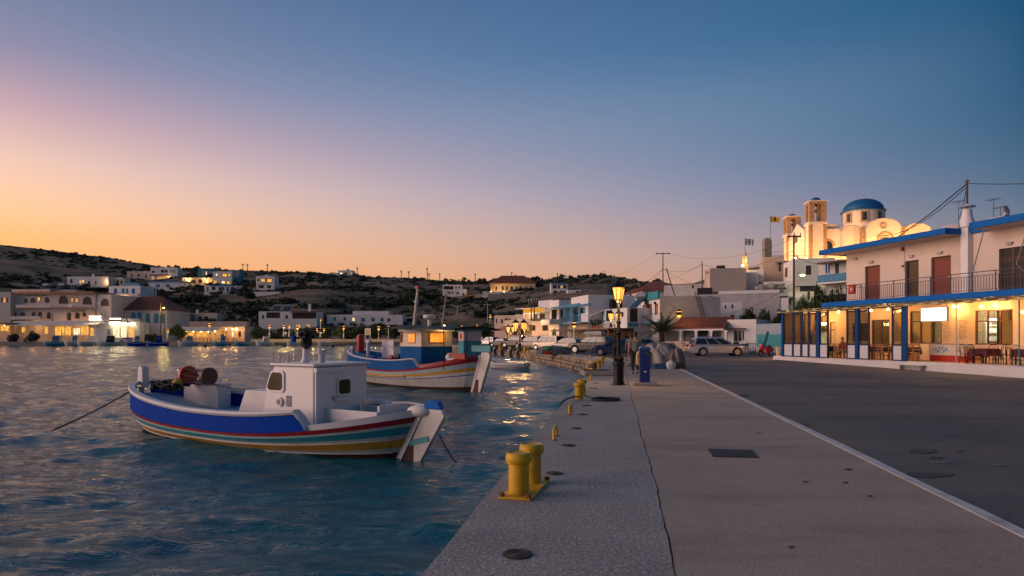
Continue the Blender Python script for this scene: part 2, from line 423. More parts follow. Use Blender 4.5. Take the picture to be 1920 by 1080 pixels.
def stains_and_openings():
 m = pmat('stain_and_opening', (.022,.023,.027), .6, .4, 3, .1, 30); r = random.Random(17)
 for px, py, wx, hy in ((1730,846,26,4),(1738,890,44,5),(1755,858,14,2),(1303,699,10,2),(1396,742,12,2.2),(1502,796,14,3),(1720,720,60,4),(1600,703,40,2),(1660,790,6,1.2),(1800,846,8,1.5),(1510,903,5,1.5),(1585,905,5,1.3),(1483,1026,6,2),(1423,812,4,1),(1630,930,5,1.3),(1590,880,7,1.5)):  # the three beside the white line stand in for small dark openings
  n = 22; w = [1+.25*r.uniform(-1, 1) for _ in range(n)]
  pts = [G(px+wx*w[i]*math.cos(2*math.pi*i/n), py+hy*w[i]*math.sin(2*math.pi*i/n)) for i in range(n)]
  mb = MB(); mb.ngon([(q.x, q.y, max(road_z(q.x, q.y), -.003)+.006) for q in reversed(pts)]); tag(mb.build('road_stain_opening', m), kind='structure')
stains_and_openings()
def scuffs():
 m = pmat('pale_scuff', (.24,.23,.23), .85, .4, 9); r = random.Random(5)
 for px, py, wx, hy in ((1762,867,26,.9),(1870,872,16,.8),(1395,741,9,.7),(1745,714,30,.7),(1690,772,22,.6),(1845,790,30,.7),(1560,745,20,.5)):
  n = 30; w = [1+.5*r.uniform(-1, 1) for _ in range(n)]
  pts = [G(px+wx*w[i]*math.cos(2*math.pi*i/n), py+hy*w[i]*math.sin(2*math.pi*i/n)) for i in range(n)]
  mb = MB(); mb.ngon([(q.x, q.y, max(road_z(q.x, q.y), -.003)+.006) for q in reversed(pts)]); tag(mb.build('road_scuff', m), kind='structure')
scuffs()
back = [(4.1,60.0),(4.1,76),(-1.4,101),(-9.9,136),(-33,204),(-60,205.6)]
sheet('harbour_square', [(6.2,60.0),(70,60.0),(70,240),(-60,240),(-60,207.5),(-33,204.2),(-9.88,136),(-1.38,101),(4.12,76)], -.004, m_road, skirt=.2)
m_prom = pmat('promenade_paving', (.30,.25,.22), .85, .15, .5)
sheet('promenade', [(-36,205)]+FARW+[(-260,245),(-60,245),(-60,207.2),(-36.5,205.2)], .28, m_prom, skirt=1.6)

# ---- stone face of the quay
def quay_wall():
 m_mort = pmat('quay_stone', (.33,.25,.18), .95, .35, 1.6, .9, 7, stain=(.12,.09,.06), stain_amt=.5)
 mb = MB(); pts = [(qx(-1.24, y)+.02, y) for y in (-12, 0, 10, 20, 30, 41)] + BEND[1:]
 for a, b_ in zip(pts[:-1], pts[1:]):
  mb.quad((a[0],a[1],-.05),(b_[0],b_[1],-.05),(b_[0]-.12,b_[1],-2.2),(a[0]-.12,a[1],-2.2))
 o = mb.build('quay_wall', m_mort); tag(o, kind='structure')
 # rough facing blocks on the far stretch, where the camera sees the face
 r = random.Random(11); sb = MB()
 segs = [((5.46,41),(5.25,47)),((5.25,47),(4.42,57)),((4.42,57),(1.94,75)),((1.94,75),(-3.5,100)),((-3.5,100),(-12,135))]
 for (a, b_) in segs:
  a = Vector((*a, 0)); b_ = Vector((*b_, 0)); d = (b_-a); Ls = d.length; d.normalize(); nrm = Vector((-d.y, d.x, 0))
  big = 1 if a.y < 75 else 1.8
  for row in range(4):
   u = r.uniform(0, .2)
   while u < Ls:
    w = r.uniform(.28, .75)*big; h = .30; zc = -.20-row*.29+r.uniform(-.02, .02)
    c = a + d*(u+w/2) + nrm*(.02+.10*row+r.uniform(-.05, .06))
    sz = (w*.96, .4, h*r.uniform(.85, 1.0)); x, y, z = [k/2 for k in sz]
    vs = []
    for p in ((-x,-y,-z),(x,-y,-z),(x,y,-z),(-x,y,-z),(-x,-y,z),(x,-y,z),(x,y,z),(-x,y,z)):
     q = Vector((p[0]*r.uniform(.8, 1.05), p[1]*r.uniform(.8, 1.1), p[2]*r.uniform(.75, 1.05)))
     vs.append(c + d*q.x + nrm*q.y + Vector((0, 0, zc+q.z)))
    sb.add(vs, [(0,3,2,1),(4,5,6,7),(0,1,5,4),(1,2,6,5),(2,3,7,6),(3,0,4,7)])
    u += w
 s = sb.build('facing_stones', m_mort, parent=o, bevel=.04); tag(s, kind='stuff')
quay_wall()

# ---- hills
TC = [(-900,215,820,425),(-300,215,760,440),(0,232,700,460),(100,232,690,472),(190,232,680,482),(280,232,600,498),(400,236,480,507),(600,238,430,513),(700,238,430,521),
   (820,232,430,525),(920,205,430,524),(1000,150,430,522),(1060,132,420,520),(1110,126,400,517),(1160,124,380,519),(1200,118,300,528),(1260,108,200,534),(1300,98,150,531),
   (1340,93,135,517),(1400,89,124,503),(1470,88,121,492),(1600,87,123,490),(1760,84,128,486),(1900,84,130,482),(2700,84,140,470)]
TCa = np.array(TC, float)
def tcol(px): return [float(np.interp(px, TCa[:, 0], TCa[:, i])) for i in (1, 2, 3)]
def terr_z(px, Y):
 Y0, Yr, sky = tcol(px); zr = HC+(HOR-sky)/F*Yr; t = (Y-Y0)/(Yr-Y0)
 return -.5 + (zr+.5)*max(0, t)**1.05 if t <= 1 else zr - (Y-Yr)*.05
def terr_at(px, py):
 """ground point of the hillside seen at this place"""
 Y0, Yr, _ = tcol(px); lo, hi = Y0, Yr
 for _ in range(40):
  mid = (lo+hi)/2
  if HOR-(terr_z(px, mid)-HC)*F/mid > py: lo = mid
  else: hi = mid
 return lo
def hill():
 pxs = np.linspace(-900, 2700, 420); nt_ = 90; rsn = np.random.RandomState(9)
 waves = [(rsn.uniform(.008, .12), rsn.uniform(0, 6.28), rsn.uniform(0, 6.28)) for _ in range(26)]
 v = []; f = []
 for px in pxs:
  Y0, Yr, sky = tcol(px)
  for j in range(nt_+4):
   t = j/nt_ if j <= nt_ else 1+(j-nt_)*.25
   Y = Y0+(Yr-Y0)*t; x = X_(px, Y); z = terr_z(px, Y)
   nz = sum(.035/k*math.sin(k*(x*math.cos(a)+Y*math.sin(a))+ph) for k, a, ph in waves)
   amp = min(1, t*3)*(1 if px < 1150 else .25)*min(1, .35+t)
   v.append((x, Y, z+nz*amp*(.7 if t < .6 else .22)*(.6 if px > 900 else 1)))
 n = nt_+4
 for i in range(len(pxs)-1):
  for j in range(n-1): f.append((i*n+j, (i+1)*n+j, (i+1)*n+j+1, i*n+j+1))
 me = bpy.data.meshes.new('hills'); me.from_pydata(v, [], f); me.polygons.foreach_set('use_smooth', [True]*len(f)); me.update()
 m = bpy.data.materials.new('dry_hillside'); m.use_nodes = True; nt = m.node_tree; N = nt.nodes.new; L = nt.links.new
 b = nt.nodes['Principled BSDF']; b.inputs['Roughness'].default_value = .95; b.inputs['Specular IOR Level'].default_value = .1
 tc = N('ShaderNodeTexCoord'); mp = N('ShaderNodeMapping'); mp.inputs['Scale'].default_value = (.5, .8, 2.2); L(tc.outputs['Object'], mp.inputs[0])
 def noise(sc, det=8, ro=.65):
  n_ = N('ShaderNodeTexNoise'); n_.inputs['Scale'].default_value = sc; n_.inputs['Detail'].default_value = det; n_.inputs['Roughness'].default_value = ro
  L(mp.outputs[0], n_.inputs['Vector']); return n_.outputs['Fac']
 r1 = N('ShaderNodeValToRGB'); L(noise(.07), r1.inputs[0]); cr = r1.color_ramp
 for p, c in ((.36,(.075,.085,.052)),(.46,(.16,.125,.09)),(.56,(.27,.19,.135)),(.7,(.35,.25,.18))):
  e = cr.elements.new(p); e.color = (*c, 1)
 cr.elements.remove(cr.elements[0]); cr.elements.remove(cr.elements[-1])
 r2 = N('ShaderNodeMapRange'); L(noise(.9, 5, .7), r2.inputs[0]); r2.inputs[1].default_value = .5; r2.inputs[2].default_value = .62; r2.inputs[4].default_value = .75
 mx = N('ShaderNodeMixRGB'); L(r2.outputs[0], mx.inputs[0]); L(r1.outputs[0], mx.inputs[1]); mx.inputs[2].default_value = (.055,.066,.042, 1)
 L(mx.outputs[0], b.inputs['Base Color'])
 bp = N('ShaderNodeBump'); bp.inputs['Strength'].default_value = .9; bp.inputs['Distance'].default_value = .8; L(noise(.6, 8, .7), bp.inputs['Height']); L(bp.outputs[0], b.inputs['Normal'])
 me.materials.append(m)
 o = bpy.data.objects.new('hills', me); COL.objects.link(o); tag(o, kind='structure')
hill()

# ---- scrub: uncountable low bushes over the hillside
def leaf_cloud(n, rx, ry, rz, size, rng, lumps=9):
 """leaf faces gathered in clumps through a volume: (verts, faces)"""
 cs = rng.normal(size=(lumps, 3)); cs /= np.linalg.norm(cs, axis=1)[:, None]; cs *= rng.uniform(.25, .75, (lumps, 1)); cs[:, 2] = np.abs(cs[:, 2])*.9+.1
 k = rng.randint(0, lumps, n); d = rng.normal(size=(n, 3)); d /= np.linalg.norm(d, axis=1)[:, None]
 p = cs[k] + d*(rng.uniform(.55, 1, (n, 1))*rng.uniform(.28, .5, lumps)[k][:, None])
 p *= (rx, ry, rz)
 a = rng.normal(size=(n, 3)); a /= np.linalg.norm(a, axis=1)[:, None]; b = np.cross(a, rng.normal(size=(n, 3))); b /= np.linalg.norm(b, axis=1)[:, None]
 s = size*rng.uniform(.6, 1.3, (n, 1)); a *= s; b *= s*.55
 v = np.stack([p-a, p+b, p+a, p-b], 1).reshape(-1, 3); f = np.arange(4*n).reshape(n, 4)
 return v, f
def scrub():
 rng = np.random.RandomState(21); vs = []; fs = []; o = 0; cnt = 0
 base = [leaf_cloud(46, 1, 1, .7, .34, rng, 5) for _ in range(6)]
 patch = [(math.sin(i*1.3)*3, math.cos(i*2.1)*3) for i in range(5)]
 while cnt < 3600:
  px = rng.uniform(-250, 1250); Y0, Yr, sky = tcol(px); t = rng.uniform(.06, 1.0)**.9; Y = Y0+(Yr-Y0)*t
  x = X_(px, Y)
  dens = .5+.5*math.sin(x*.055+1.3*math.sin(Y*.04))*math.cos(Y*.05+1.1*math.sin(x*.03))
  strip = .5+.5*math.sin(Y*.16+.012*x*math.sin(x*.01)+2*math.sin(x*.013))
  if rng.rand() > (dens*.6+strip*.4)**1.6*1.5: continue
  s = rng.uniform(.6, 1.9)*(1+Y/420)*(1.2 if rng.rand() < .15 else 1)
  v, f = base[rng.randint(6)]
  ca, sa = math.cos(cnt), math.sin(cnt)
  w = np.stack([v[:, 0]*ca-v[:, 1]*sa, v[:, 0]*sa+v[:, 1]*ca, v[:, 2]*.75], 1)*s + (x, Y, terr_z(px, Y)+.1)
  vs.append(w); fs.append(f+o); o += len(w); cnt += 1
 V = np.concatenate(vs); Fc = np.concatenate(fs)
 me = bpy.data.meshes.new('scrub'); me.from_pydata(V.tolist(), [], Fc.tolist()); me.update()
 me.materials.append(pmat('scrub_leaves', (.060,.072,.045), .9, .5, .12))
 ob = bpy.data.objects.new('scrub', me); COL.objects.link(ob)
 tag(ob, 'low dark scrub bushes scattered over the dry hillside behind the harbour', 'scrub', kind='stuff')
scrub()
# ================================================================ BUILDINGS
def wall_panel(mb, L, z0, z1, holes, rev, mapf, m=0):
 """front skin of a wall with real openings and reveals; mapf turns (u, inward, z) into local space"""
 us = sorted({0, L, *[v for h in holes for v in (max(0, h[0]), min(L, h[1]))]}); zs = sorted({z0, z1, *[v for h in holes for v in (h[2], h[3]) if z0 < v < z1]})
 for i in range(len(us)-1):
  for j in range(len(zs)-1):
   cu = (us[i]+us[i+1])/2; cz = (zs[j]+zs[j+1])/2
   if us[i+1]-us[i] < 1e-5 or any(h[0] < cu < h[1] and h[2] < cz < h[3] for h in holes): continue
   mb.quad(mapf(us[i],0,zs[j]), mapf(us[i+1],0,zs[j]), mapf(us[i+1],0,zs[j+1]), mapf(us[i],0,zs[j+1]), m)
 for h in holes:
  u0, u1, a, b, arch = h
  if arch:
   ru = (u1-u0)/2; rz = min(ru, (b-a)*.6); uc = (u0+u1)/2; zc = b-rz
   arc = [(uc+ru*math.cos(t), zc+rz*math.sin(t)) for t in np.linspace(0, math.pi, 11)]
   mb.ngon([mapf(u1,0,b)]+[mapf(u,0,z) for u, z in reversed(arc[:6])][::1], m)
   mb.ngon([mapf(u0,0,b)]+[mapf(u,0,z) for u, z in arc[5:]][::-1], m)
   outl = [(u0, a), (u1, a)]+arc
  else: outl = [(u0, a), (u1, a), (u1, b), (u0, b)]
  n = len(outl)
  for i in range(n):
   p, q = outl[i], outl[(i+1) % n]
   mb.quad(mapf(p[0],0,p[1]), mapf(p[0],rev,p[1]), mapf(q[0],rev,q[1]), mapf(q[0],0,q[1]), m)
class House:
 def __init__(s, name, label, cat, A, B, ztop, z0, depth, mat, group=None, sink=0.0):
  """A, B: (picture column, distance) of the two ends of the front; ztop as height or ('py', row at B)"""
  a = Vector((X_(*A), A[1], 0)); b = Vector((X_(*B), B[1], 0)); s.L = (b-a).length
  s.ang = math.atan2(b.y-a.y, b.x-a.x); s.z0 = z0
  if isinstance(ztop, tuple): ztop = Z_(ztop[1], B[1] if len(ztop) < 3 else ztop[2])
  s.H = ztop-z0; s.D = depth; s.mat = mat; s.sink = sink
  s.root = thing(name, label, cat, (a.x, a.y, z0), s.ang, group)
  s.inv = Matrix.Rotation(-s.ang, 3, 'Z'); s.org = Vector((a.x, a.y, z0))
  s.holes = {'f': [], 'r': [], 'l': []}; s.rev = .16; s.roofed = False
 def loc(s, v): return s.inv @ (Vector(v)-s.org)
 def uz(s, px, py, face='f', off=0.0):
  o = s.loc((0, 0, HC)); d = s.inv @ Vector(((px-960)/F, 1, (HOR-py)/F))
  if face == 'f': t = (off-o.y)/d.y; p = o+d*t; return p.x, p.z
  xx = s.L-off if face == 'r' else off
  t = (xx-o.x)/d.x; p = o+d*t; return p.y, p.z
 def mapf(s, face):
  if face == 'f': return lambda u, y, z: (u, y, z)
  if face == 'r': return lambda u, y, z: (s.L-y, u, z)
  return lambda u, y, z: (y, s.D-u, z)
 def opening(s, r, face='f', arch=False):
  u0, z1 = s.uz(r[0], r[1], face); u1, z0 = s.uz(r[2], r[3], face)
  if face == 'r' and u0 > u1: u0, u1 = u1, u0
  lim = s.L if face == 'f' else s.D
  u0 = max(.03, u0); u1 = min(lim-.03, u1); z0 = max(.02, z0); z1 = min(s.H-.03, z1)
  s.holes[face].append((u0, u1, z0, z1, arch)); return u0, u1, z0, z1
 def win(s, r, kind='dark', face='f', arch=False, shut=None, fm=None, bars=(1, 0), name='window', uzr=None, proud=0, depth=None, surround=None):
  """a window or door opening with its own frame and pane"""
  if uzr: u0, u1, z0, z1 = uzr; s.holes[face].append((u0, u1, z0, z1, arch))
  else: u0, u1, z0, z1 = s.opening(r, face, arch)
  mp = s.mapf(face); mb = MB(); w = u1-u0; h = z1-z0; t = min(.07, w*.09); d0 = depth or s.rev
  def bar(a, b, c, d):
   p = [mp(a, d0-.06, c), mp(b, d0-.06, c), mp(b, d0-.06, d), mp(a, d0-.06, d), mp(a, d0-.01, c), mp(b, d0-.01, c), mp(b, d0-.01, d), mp(a, d0-.01, d)]
   mb.add(p, [(0,1,2,3),(7,6,5,4),(0,4,5,1),(1,5,6,2),(2,6,7,3),(3,7,4,0)])
  fm = fm or M['brown']
  if name == 'window' or name == 'door':
   bar(u0, u0+t, z0, z1); bar(u1-t, u1, z0, z1); bar(u0+t, u1-t, z1-t, z1); bar(u0+t, u1-t, z0, z0+t)
   for i in range(bars[0]): c = u0+w*(i+1)/(bars[0]+1); bar(c-t*.4, c+t*.4, z0+t, z1-t)
   for i in range(bars[1]): c = z0+h*(i+1)/(bars[1]+1); bar(u0+t, u1-t, c-t*.4, c+t*.4)
  else: bar(u0, u0+t*.5, z0, z1)
  f = mb.build(name, fm, s.root)
  pm = {'dark': M['pane'], 'lit': M['lit'], 'litw': M['litw'], 'litdim': M['litdim'], 'void': M['dark']}.get(kind, kind)  # void: a dark sheet closes the opening in place of the shade inside
  pb = MB(); pb.quad(mp(u0-.0,d0,z0-.0), mp(u1,d0,z0), mp(u1,d0,z1), mp(u0,d0,z1))
  pb.quad(mp(u0,d0+.03,z0), mp(u0,d0+.03,z1), mp(u1,d0+.03,z1), mp(u1,d0+.03,z0))
  pb.build('door_leaf' if name == 'door' else 'pane', pm, f)
  if surround:
   sb = MB(); q = .09*max(1, s.org.y/120)
   def pb_(a, b, c, d):
    p = [mp(a,-.04,c), mp(b,-.04,c), mp(b,-.04,d), mp(a,-.04,d), mp(a,.0,c), mp(b,.0,c), mp(b,.0,d), mp(a,.0,d)]
    sb.add(p, [(0,1,2,3),(7,6,5,4),(0,4,5,1),(1,5,6,2),(2,6,7,3),(3,7,4,0)])
   if arch:
    ru = w/2; rz = min(ru, h*.6); uc = (u0+u1)/2; zc = z1-rz
    pb_(u0-q, u0, z0, zc); pb_(u1, u1+q, z0, zc); pb_(u0-q, u1+q, z0-q, z0)
    ts = np.linspace(0, math.pi, 9)
    for a_, b_ in zip(ts[:-1], ts[1:]):
     pts = [(uc+(ru+e)*math.cos(tt), zc+(rz+e)*math.sin(tt)) for tt, e in ((a_,0),(a_,q),(b_,q),(b_,0))]
     sb.ngon([mp(u,-.04,z) for u, z in pts])
     sb.quad(mp(pts[1][0],-.04,pts[1][1]), mp(pts[1][0],0,pts[1][1]), mp(pts[2][0],0,pts[2][1]), mp(pts[2][0],-.04,pts[2][1]))
   else:
    pb_(u0-q, u0, z0-q, z1+q); pb_(u1, u1+q, z0-q, z1+q); pb_(u0, u1, z1, z1+q); pb_(u0, u1, z0-q, z0)
   sb.build('surround', surround, f)
  if shut:
   for sd in (0, 1):
    hw = w*.5; c0 = u0-hw if sd == 0 else u1; hb = MB()
    p = [mp(c0+.02,-.05,z0), mp(c0+hw-.02,-.05,z0), mp(c0+hw-.02,-.05,z1), mp(c0+.02,-.05,z1), mp(c0+.02,-.01,z0), mp(c0+hw-.02,-.01,z0), mp(c0+hw-.02,-.01,z1), mp(c0+.02,-.01,z1)]
    hb.add(p, [(0,1,2,3),(7,6,5,4),(0,4,5,1),(1,5,6,2),(2,6,7,3),(3,7,4,0)]); hb.build('shutter', shut, f)
  return (u0, u1, z0, z1)
 def rect(s, r, name, mat, proud=.1, face='f', back=0.0):
  """a box standing proud of the front, given by its outline in the picture"""
  u0, z1 = s.uz(r[0], r[1], face); u1, z0 = s.uz(r[2], r[3], face); mp = s.mapf(face); mb = MB()
  if u0 > u1: u0, u1 = u1, u0
  p = [mp(u0,-proud,z0), mp(u1,-proud,z0), mp(u1,-proud,z1), mp(u0,-proud,z1), mp(u0,back-.003,z0), mp(u1,back-.003,z0), mp(u1,back-.003,z1), mp(u0,back-.003,z1)]
  mb.add(p, [(0,1,2,3),(7,6,5,4),(0,4,5,1),(1,5,6,2),(2,6,7,3),(3,7,4,0)])
  return mb.build(name, mat, s.root)
 def box(s, b, name, mat, m=None):
  mb = MB(); mb.b(*b); return mb.build(name, mat, s.root)
 def railing(s, u0, u1, z, h=1.0, y=-1.0, mat=None, sp=.16, sides=True, y0=0, thick=.018, name='railing'):
  mat = mat or M['blue']; mb = MB(); mb.b(u0, u1, y-.02, y+.02, z+h-.04, z+h); mb.b(u0, u1, y-.015, y+.015, z+.08, z+.11)
  if sides:
   for u in (u0, u1): mb.b(u-.02, u+.02, y+.021, y0-.01, z+h-.04, z+h)
  r = mb.build(name, mat, s.root); n = max(2, int((u1-u0)/sp)); me = None
  for i in range(n+1):
   u = u0+(u1-u0)*i/n
   if me is None:
    b = MB(); b.b(-thick/2, thick/2, -thick/2, thick/2, z+.11, z+h-.04); o = b.build('baluster', mat, r); me = o.data; o.location = (u, y, 0)
   else:
    o = bpy.data.objects.new('baluster', me); COL.objects.link(o); o.parent = r; o.location = (u, y, 0)
  return r
 def flat_roof(s, mat, over=.15, th=.25, name='roof', front=None):
  s.roofed = True; mb = MB(); mb.b(-over, s.L+over, -(front if front is not None else over), s.D+over, s.H+.002, s.H+th); return mb.build(name, mat, s.root)
 def hip(s, mat, rise, over=.3, gable=False):
  s.roofed = True; mb = MB(); a = -over; b = s.L+over; c = -over; d = s.D+over; z = s.H; zt = z+rise; mid = (c+d)/2; k = 0 if gable else min((b-a)/2, (d-c)/2)*.98
  vs = [(a,c,z),(b,c,z),(b,d,z),(a,d,z),(a+k,mid,zt),(b-k,mid,zt),(a,c,z-.12),(b,c,z-.12),(b,d,z-.12),(a,d,z-.12)]
  mb.add(vs, [(0,1,5,4),(1,2,5),(2,3,4,5),(3,0,4),(0,6,7,1),(1,7,8,2),(2,8,9,3),(3,9,6,0),(9,8,7,6)])
  if mat is M['tile']:
   # rows of round tiles as real ridges on the front slope
   n = max(4, int((b-a)/.42)); rid = MB()
   for i in range(n):
    u = a+(b-a)*(i+.5)/n
    e = min(1, (u-a)/max(k, 1e-3), (b-u)/max(k, 1e-3)) if k else 1
    rid.tube([(u, c-.02, z+.01), (u, c+(mid-c)*e*.97, z+rise*e*.97+.01)], .075, 5)
  r = mb.build('roof', mat, s.root)
  if mat is M['tile']: q = rid.build('tile_row', mat, r); q['kind'] = 'stuff'
  return r
 def done(s, back=True):
  mb = MB(); H = s.H
  for face, L in (('f', s.L), ('r', s.D), ('l', s.D)):
   wall_panel(mb, L, -s.sink if s.sink else 0, H, s.holes[face], s.rev, s.mapf(face))
  mb.quad((0,s.D,-s.sink), (0,s.D,H), (s.L,s.D,H), (s.L,s.D,-s.sink))
  if s.roofed: mb.quad((0,0,H), (s.L,0,H), (s.L,s.D,H), (0,s.D,H))
  else:
   e = .2; zr = H-.3; o = [(0,0),(s.L,0),(s.L,s.D),(0,s.D)]; i = [(e,e),(s.L-e,e),(s.L-e,s.D-e),(e,s.D-e)]
   for a in range(4):
    b = (a+1) % 4
    mb.quad((*o[a],H), (*o[b],H), (*i[b],H), (*i[a],H)); mb.quad((*i[a],H), (*i[b],H), (*i[b],zr), (*i[a],zr))
   mb.quad(*[(*q, zr) for q in i])
  s.wall = mb.build('wall', s.mat, s.root); return s
def solar(parent, x, y, z, s=1.0, tank=True):
 mb = MB(); mb.add([(x-.6*s,y-.5*s,z+.1),(x+.6*s,y-.5*s,z+.1),(x+.6*s,y+.5*s,z+1.0*s),(x-.6*s,y+.5*s,z+1.0*s),(x-.6*s,y-.45*s,z+.04),(x+.6*s,y-.45*s,z+.04),(x+.6*s,y+.55*s,z+.94*s),(x-.6*s,y+.55*s,z+.94*s)],
      [(0,1,2,3),(7,6,5,4),(0,4,5,1),(1,5,6,2),(2,6,7,3),(3,7,4,0)])
 o = mb.build('solar_panel', M['pane'], parent)
 if tank:
  t = MB(); t.cyl((x-.7*s,y+.62*s,z+1.15*s), (x+.7*s,y+.62*s,z+1.15*s), .27*s, n=10); t.cyl((x-.5*s,y+.62*s,z), (x-.5*s,y+.62*s,z+1.1*s), .03); t.cyl((x+.5*s,y+.62*s,z), (x+.5*s,y+.62*s,z+1.1*s), .03); t.build('water_tank', M['metal'], o, auto=40)
 return o
def hz(A, B, py0, py1, **k):
 """place a hillside house: distance found from its foot on the slope"""
 px = (A+B)/2; Y = terr_at(px, py1); return (A, Y), (B, Y-k.get('skew', 0)), ('py', py0), min(terr_z(A, Y), terr_z(B, Y), Z_(py1, Y))
# ================================================================ TAVERNA ON THE RIGHT (near building)
def taverna():
 L = 26.0; D = 13.0
 org = RP0.copy(); ang = math.atan2(RD.y, RD.x)
 T = thing('taverna_building', 'white two storey taverna with blue roof edge and glazed warm lit porch along the road', 'building', org, ang)
 inv = Matrix.Rotation(-ang, 3, 'Z')
 def lz(px, py, off):
  o = inv @ (Vector((0, 0, HC))-org); d = inv @ Vector(((px-960)/F, 1, (HOR-py)/F)); t = (off-o.y)/d.y; p = o+d*t; return p.x, p.z
 def lu(px, off): return lz(px, 600, off)[0]
 W = M['white']; BL = M['blue']
 FZ = .24; YW = 3.3; Y2 = 2.7; YS = 1.5; ZS0, ZS1 = 3.55, 3.86; ZR0, ZR1 = 7.05, 7.36
 p_terr = pmat('white_terrace', (.66,.62,.62), .7, .08, 1.2, .1, 20, stain=(.4,.36,.35), stain_amt=.4)
 p_floor = pmat('terrace_floor', (.36,.24,.15), .6, .12, 1.0)
 mb = MB(); mb.b(-.25, L, 0, .35, -1.2, FZ); mb.add([(-.25,-.10,-1.2),(L,-.18,-1.2),(L,0,-1.2),(-.25,0,-1.2),(-.25,-.10,FZ-.05),(L,-.18,FZ-.07),(L,-.001,FZ-.001),(-.25,-.001,FZ-.001)], [(0,1,5,4),(4,5,6,7),(0,4,7,3),(1,2,6,5)])
 mb.build('terrace_curb', p_terr, T)
 mb = MB(); mb.b(-.25, L, .351, YW, -1, FZ-.004); mb.build('terrace_floor', p_floor, T)
 # ---- ground floor back wall (warm plaster), with openings
 p_in = pmat('ochre_plaster', (.68,.50,.32), .8, .08, .8, .12, 9, stain=(.5,.33,.2), stain_amt=.35)
 holes = []; wins = []
 def hole(px0, py0, px1, py1, off=YW):
  u0, z1 = lz(px0, py0, off); u1, z0 = lz(px1, py1, off); z0 = max(z0, FZ+.01); holes.append((u0, u1, z0, z1, False)); return u0, u1, z0, z1
 w1 = hole(1706, 584, 1766, 645); w2 = hole(1828, 582, 1899, 647); d1 = hole(1634, 600, 1668, 655)
 w3 = hole(1556, 604, 1566, 650); w4 = hole(1598, 606, 1628, 648)
 w5 = hole(1476, 606, 1500, 646); w6 = hole(1515, 607, 1545, 648); d2 = (21.2, 22.6, FZ+.01, 2.5); holes.append((*d2, False))
 mb = MB(); wall_panel(mb, L, 0, ZS0, [h for h in holes], .14, lambda u, y, z: (u, YW+y, z));
 mb.quad((0,YW,0),(0,YW+D-YW,0),(0,D,ZS0),(0,YW,ZS0)); mb.quad((0,D,0),(L,D,0),(L,D,ZS0),(0,D,ZS0))
 mb.build('ground_floor_wall', p_in, T)
 p_room = pmat('room_plaster', (.55,.42,.28), .9, .05)
 for nm, (u0, u1, z0, z1), mat_, nb in (('window', w1, glassmat('shop_glass', (.9,.92,.9), .06), (2, 1)), ('window', w2, MATS['shop_glass'], (2, 1)), ('door', d1, MATS['shop_glass'], (1, 1)), ('window', w3, M['litdim'], (0, 1)), ('window', w4, MATS['shop_glass'], (1, 1)), ('window', w5, MATS['shop_glass'], (1, 0)), ('window', w6, MATS['shop_glass'], (1, 0)), ('door', d2, M['brown'], (0, 1))):
  f = MB(); t = .07
  f.b(u0, u0+t, YW+.03, YW+.11, z0, z1); f.b(u1-t, u1, YW+.03, YW+.11, z0, z1); f.b(u0+t, u1-t, YW+.03, YW+.11, z1-t, z1); f.b(u0+t, u1-t, YW+.03, YW+.11, z0, z0+t)
  for i in range(nb[0]): c = u0+(u1-u0)*(i+1)/(nb[0]+1); f.b(c-.04, c+.04, YW+.035, YW+.105, z0+t, z1-t)
  if nb[1]: c = z0+(z1-z0)*.68; f.b(u0+t, u1-t, YW+.04, YW+.10, c-.035, c+.035)
  fo = f.build(nm, M['brown'], T)
  g = MB(); g.b(u0+t*.5, u1-t*.5, YW+.068, YW+.074, z0+t*.5, z1-t*.5); g.build('pane', mat_, fo)
 # rooms behind the glass
 r = MB(); y0 = YW+.16; y1 = YW+3.2
 for a, b in ((.1, 9.2), (9.3, 12.9), (13.0, 18.0), (18.1, L)):
  r.quad((a,y1,FZ),(b,y1,FZ),(b,y1,ZS0),(a,y1,ZS0)); r.quad((a,y0,FZ),(a,y1,FZ),(a,y1,ZS0),(a,y0,ZS0)); r.quad((b,y0,FZ),(b,y1,FZ),(b,y1,ZS0),(b,y0,ZS0)); r.quad((a,y0,FZ),(b,y0,FZ),(b,y1,FZ),(a,y1,FZ))
 r.build('rooms', p_room, T)
 # kitchen shelf and lit strip seen through the right window
 uk0, uk1 = lu(1856, YW+2.6), lu(1888, YW+2.6)
 k = MB()
 for z in (.9, 1.35, 1.8, 2.2): k.b(uk0, uk1, YW+2.3, YW+2.7, z, z+.04)
 for i in range(12):
  u = uk0+.1+(uk1-uk0-.2)*(i % 6)/5; z = (1.39 if i < 6 else 1.84); k.cyl((u, YW+2.45, z), (u, YW+2.45, z+.22), .06, n=8)
 k.b(uk0, uk0+.04, YW+2.3, YW+2.7, FZ, 2.4); k.b(uk1-.04, uk1, YW+2.3, YW+2.7, FZ, 2.4)
 k.build('kitchen_shelf', M['whitepaint'], T)
 kb = MB(); kb.b(uk0+.2, uk1-.2, YW+2.2, YW+2.28, 2.5, 2.58); ks = kb.build('strip_light', emat('strip_light_glow', (.75,1,.85), 8), T)
 plight('kitchen_light', ((uk0+uk1)/2, YW+1.6, 2.5), (.8,1,.85), 110, T, .15)
 # ---- balcony slab and upper floor
 ux0 = 2.59
 mb = MB(); mb.b(ux0, L, YS, Y2+.01, ZS0, ZS1); mb.build('balcony_slab', BL, T, bevel=.01)
 mb = MB(); mb.b(ux0+.9, L, Y2+.011, D, ZS0+.01, ZS1-.01); mb.build('floor_slab', W, T)
 U0 = lu(1587, Y2)
 dh = []; doors = []
 def d_(px0, py0, px1):
  a, z1 = lz(px0, py0, Y2); b, _ = lz(px1, py0, Y2); dh.append((a, b, ZS1+.02, z1, False)); return (a-U0, b-U0, ZS1+.02, z1)
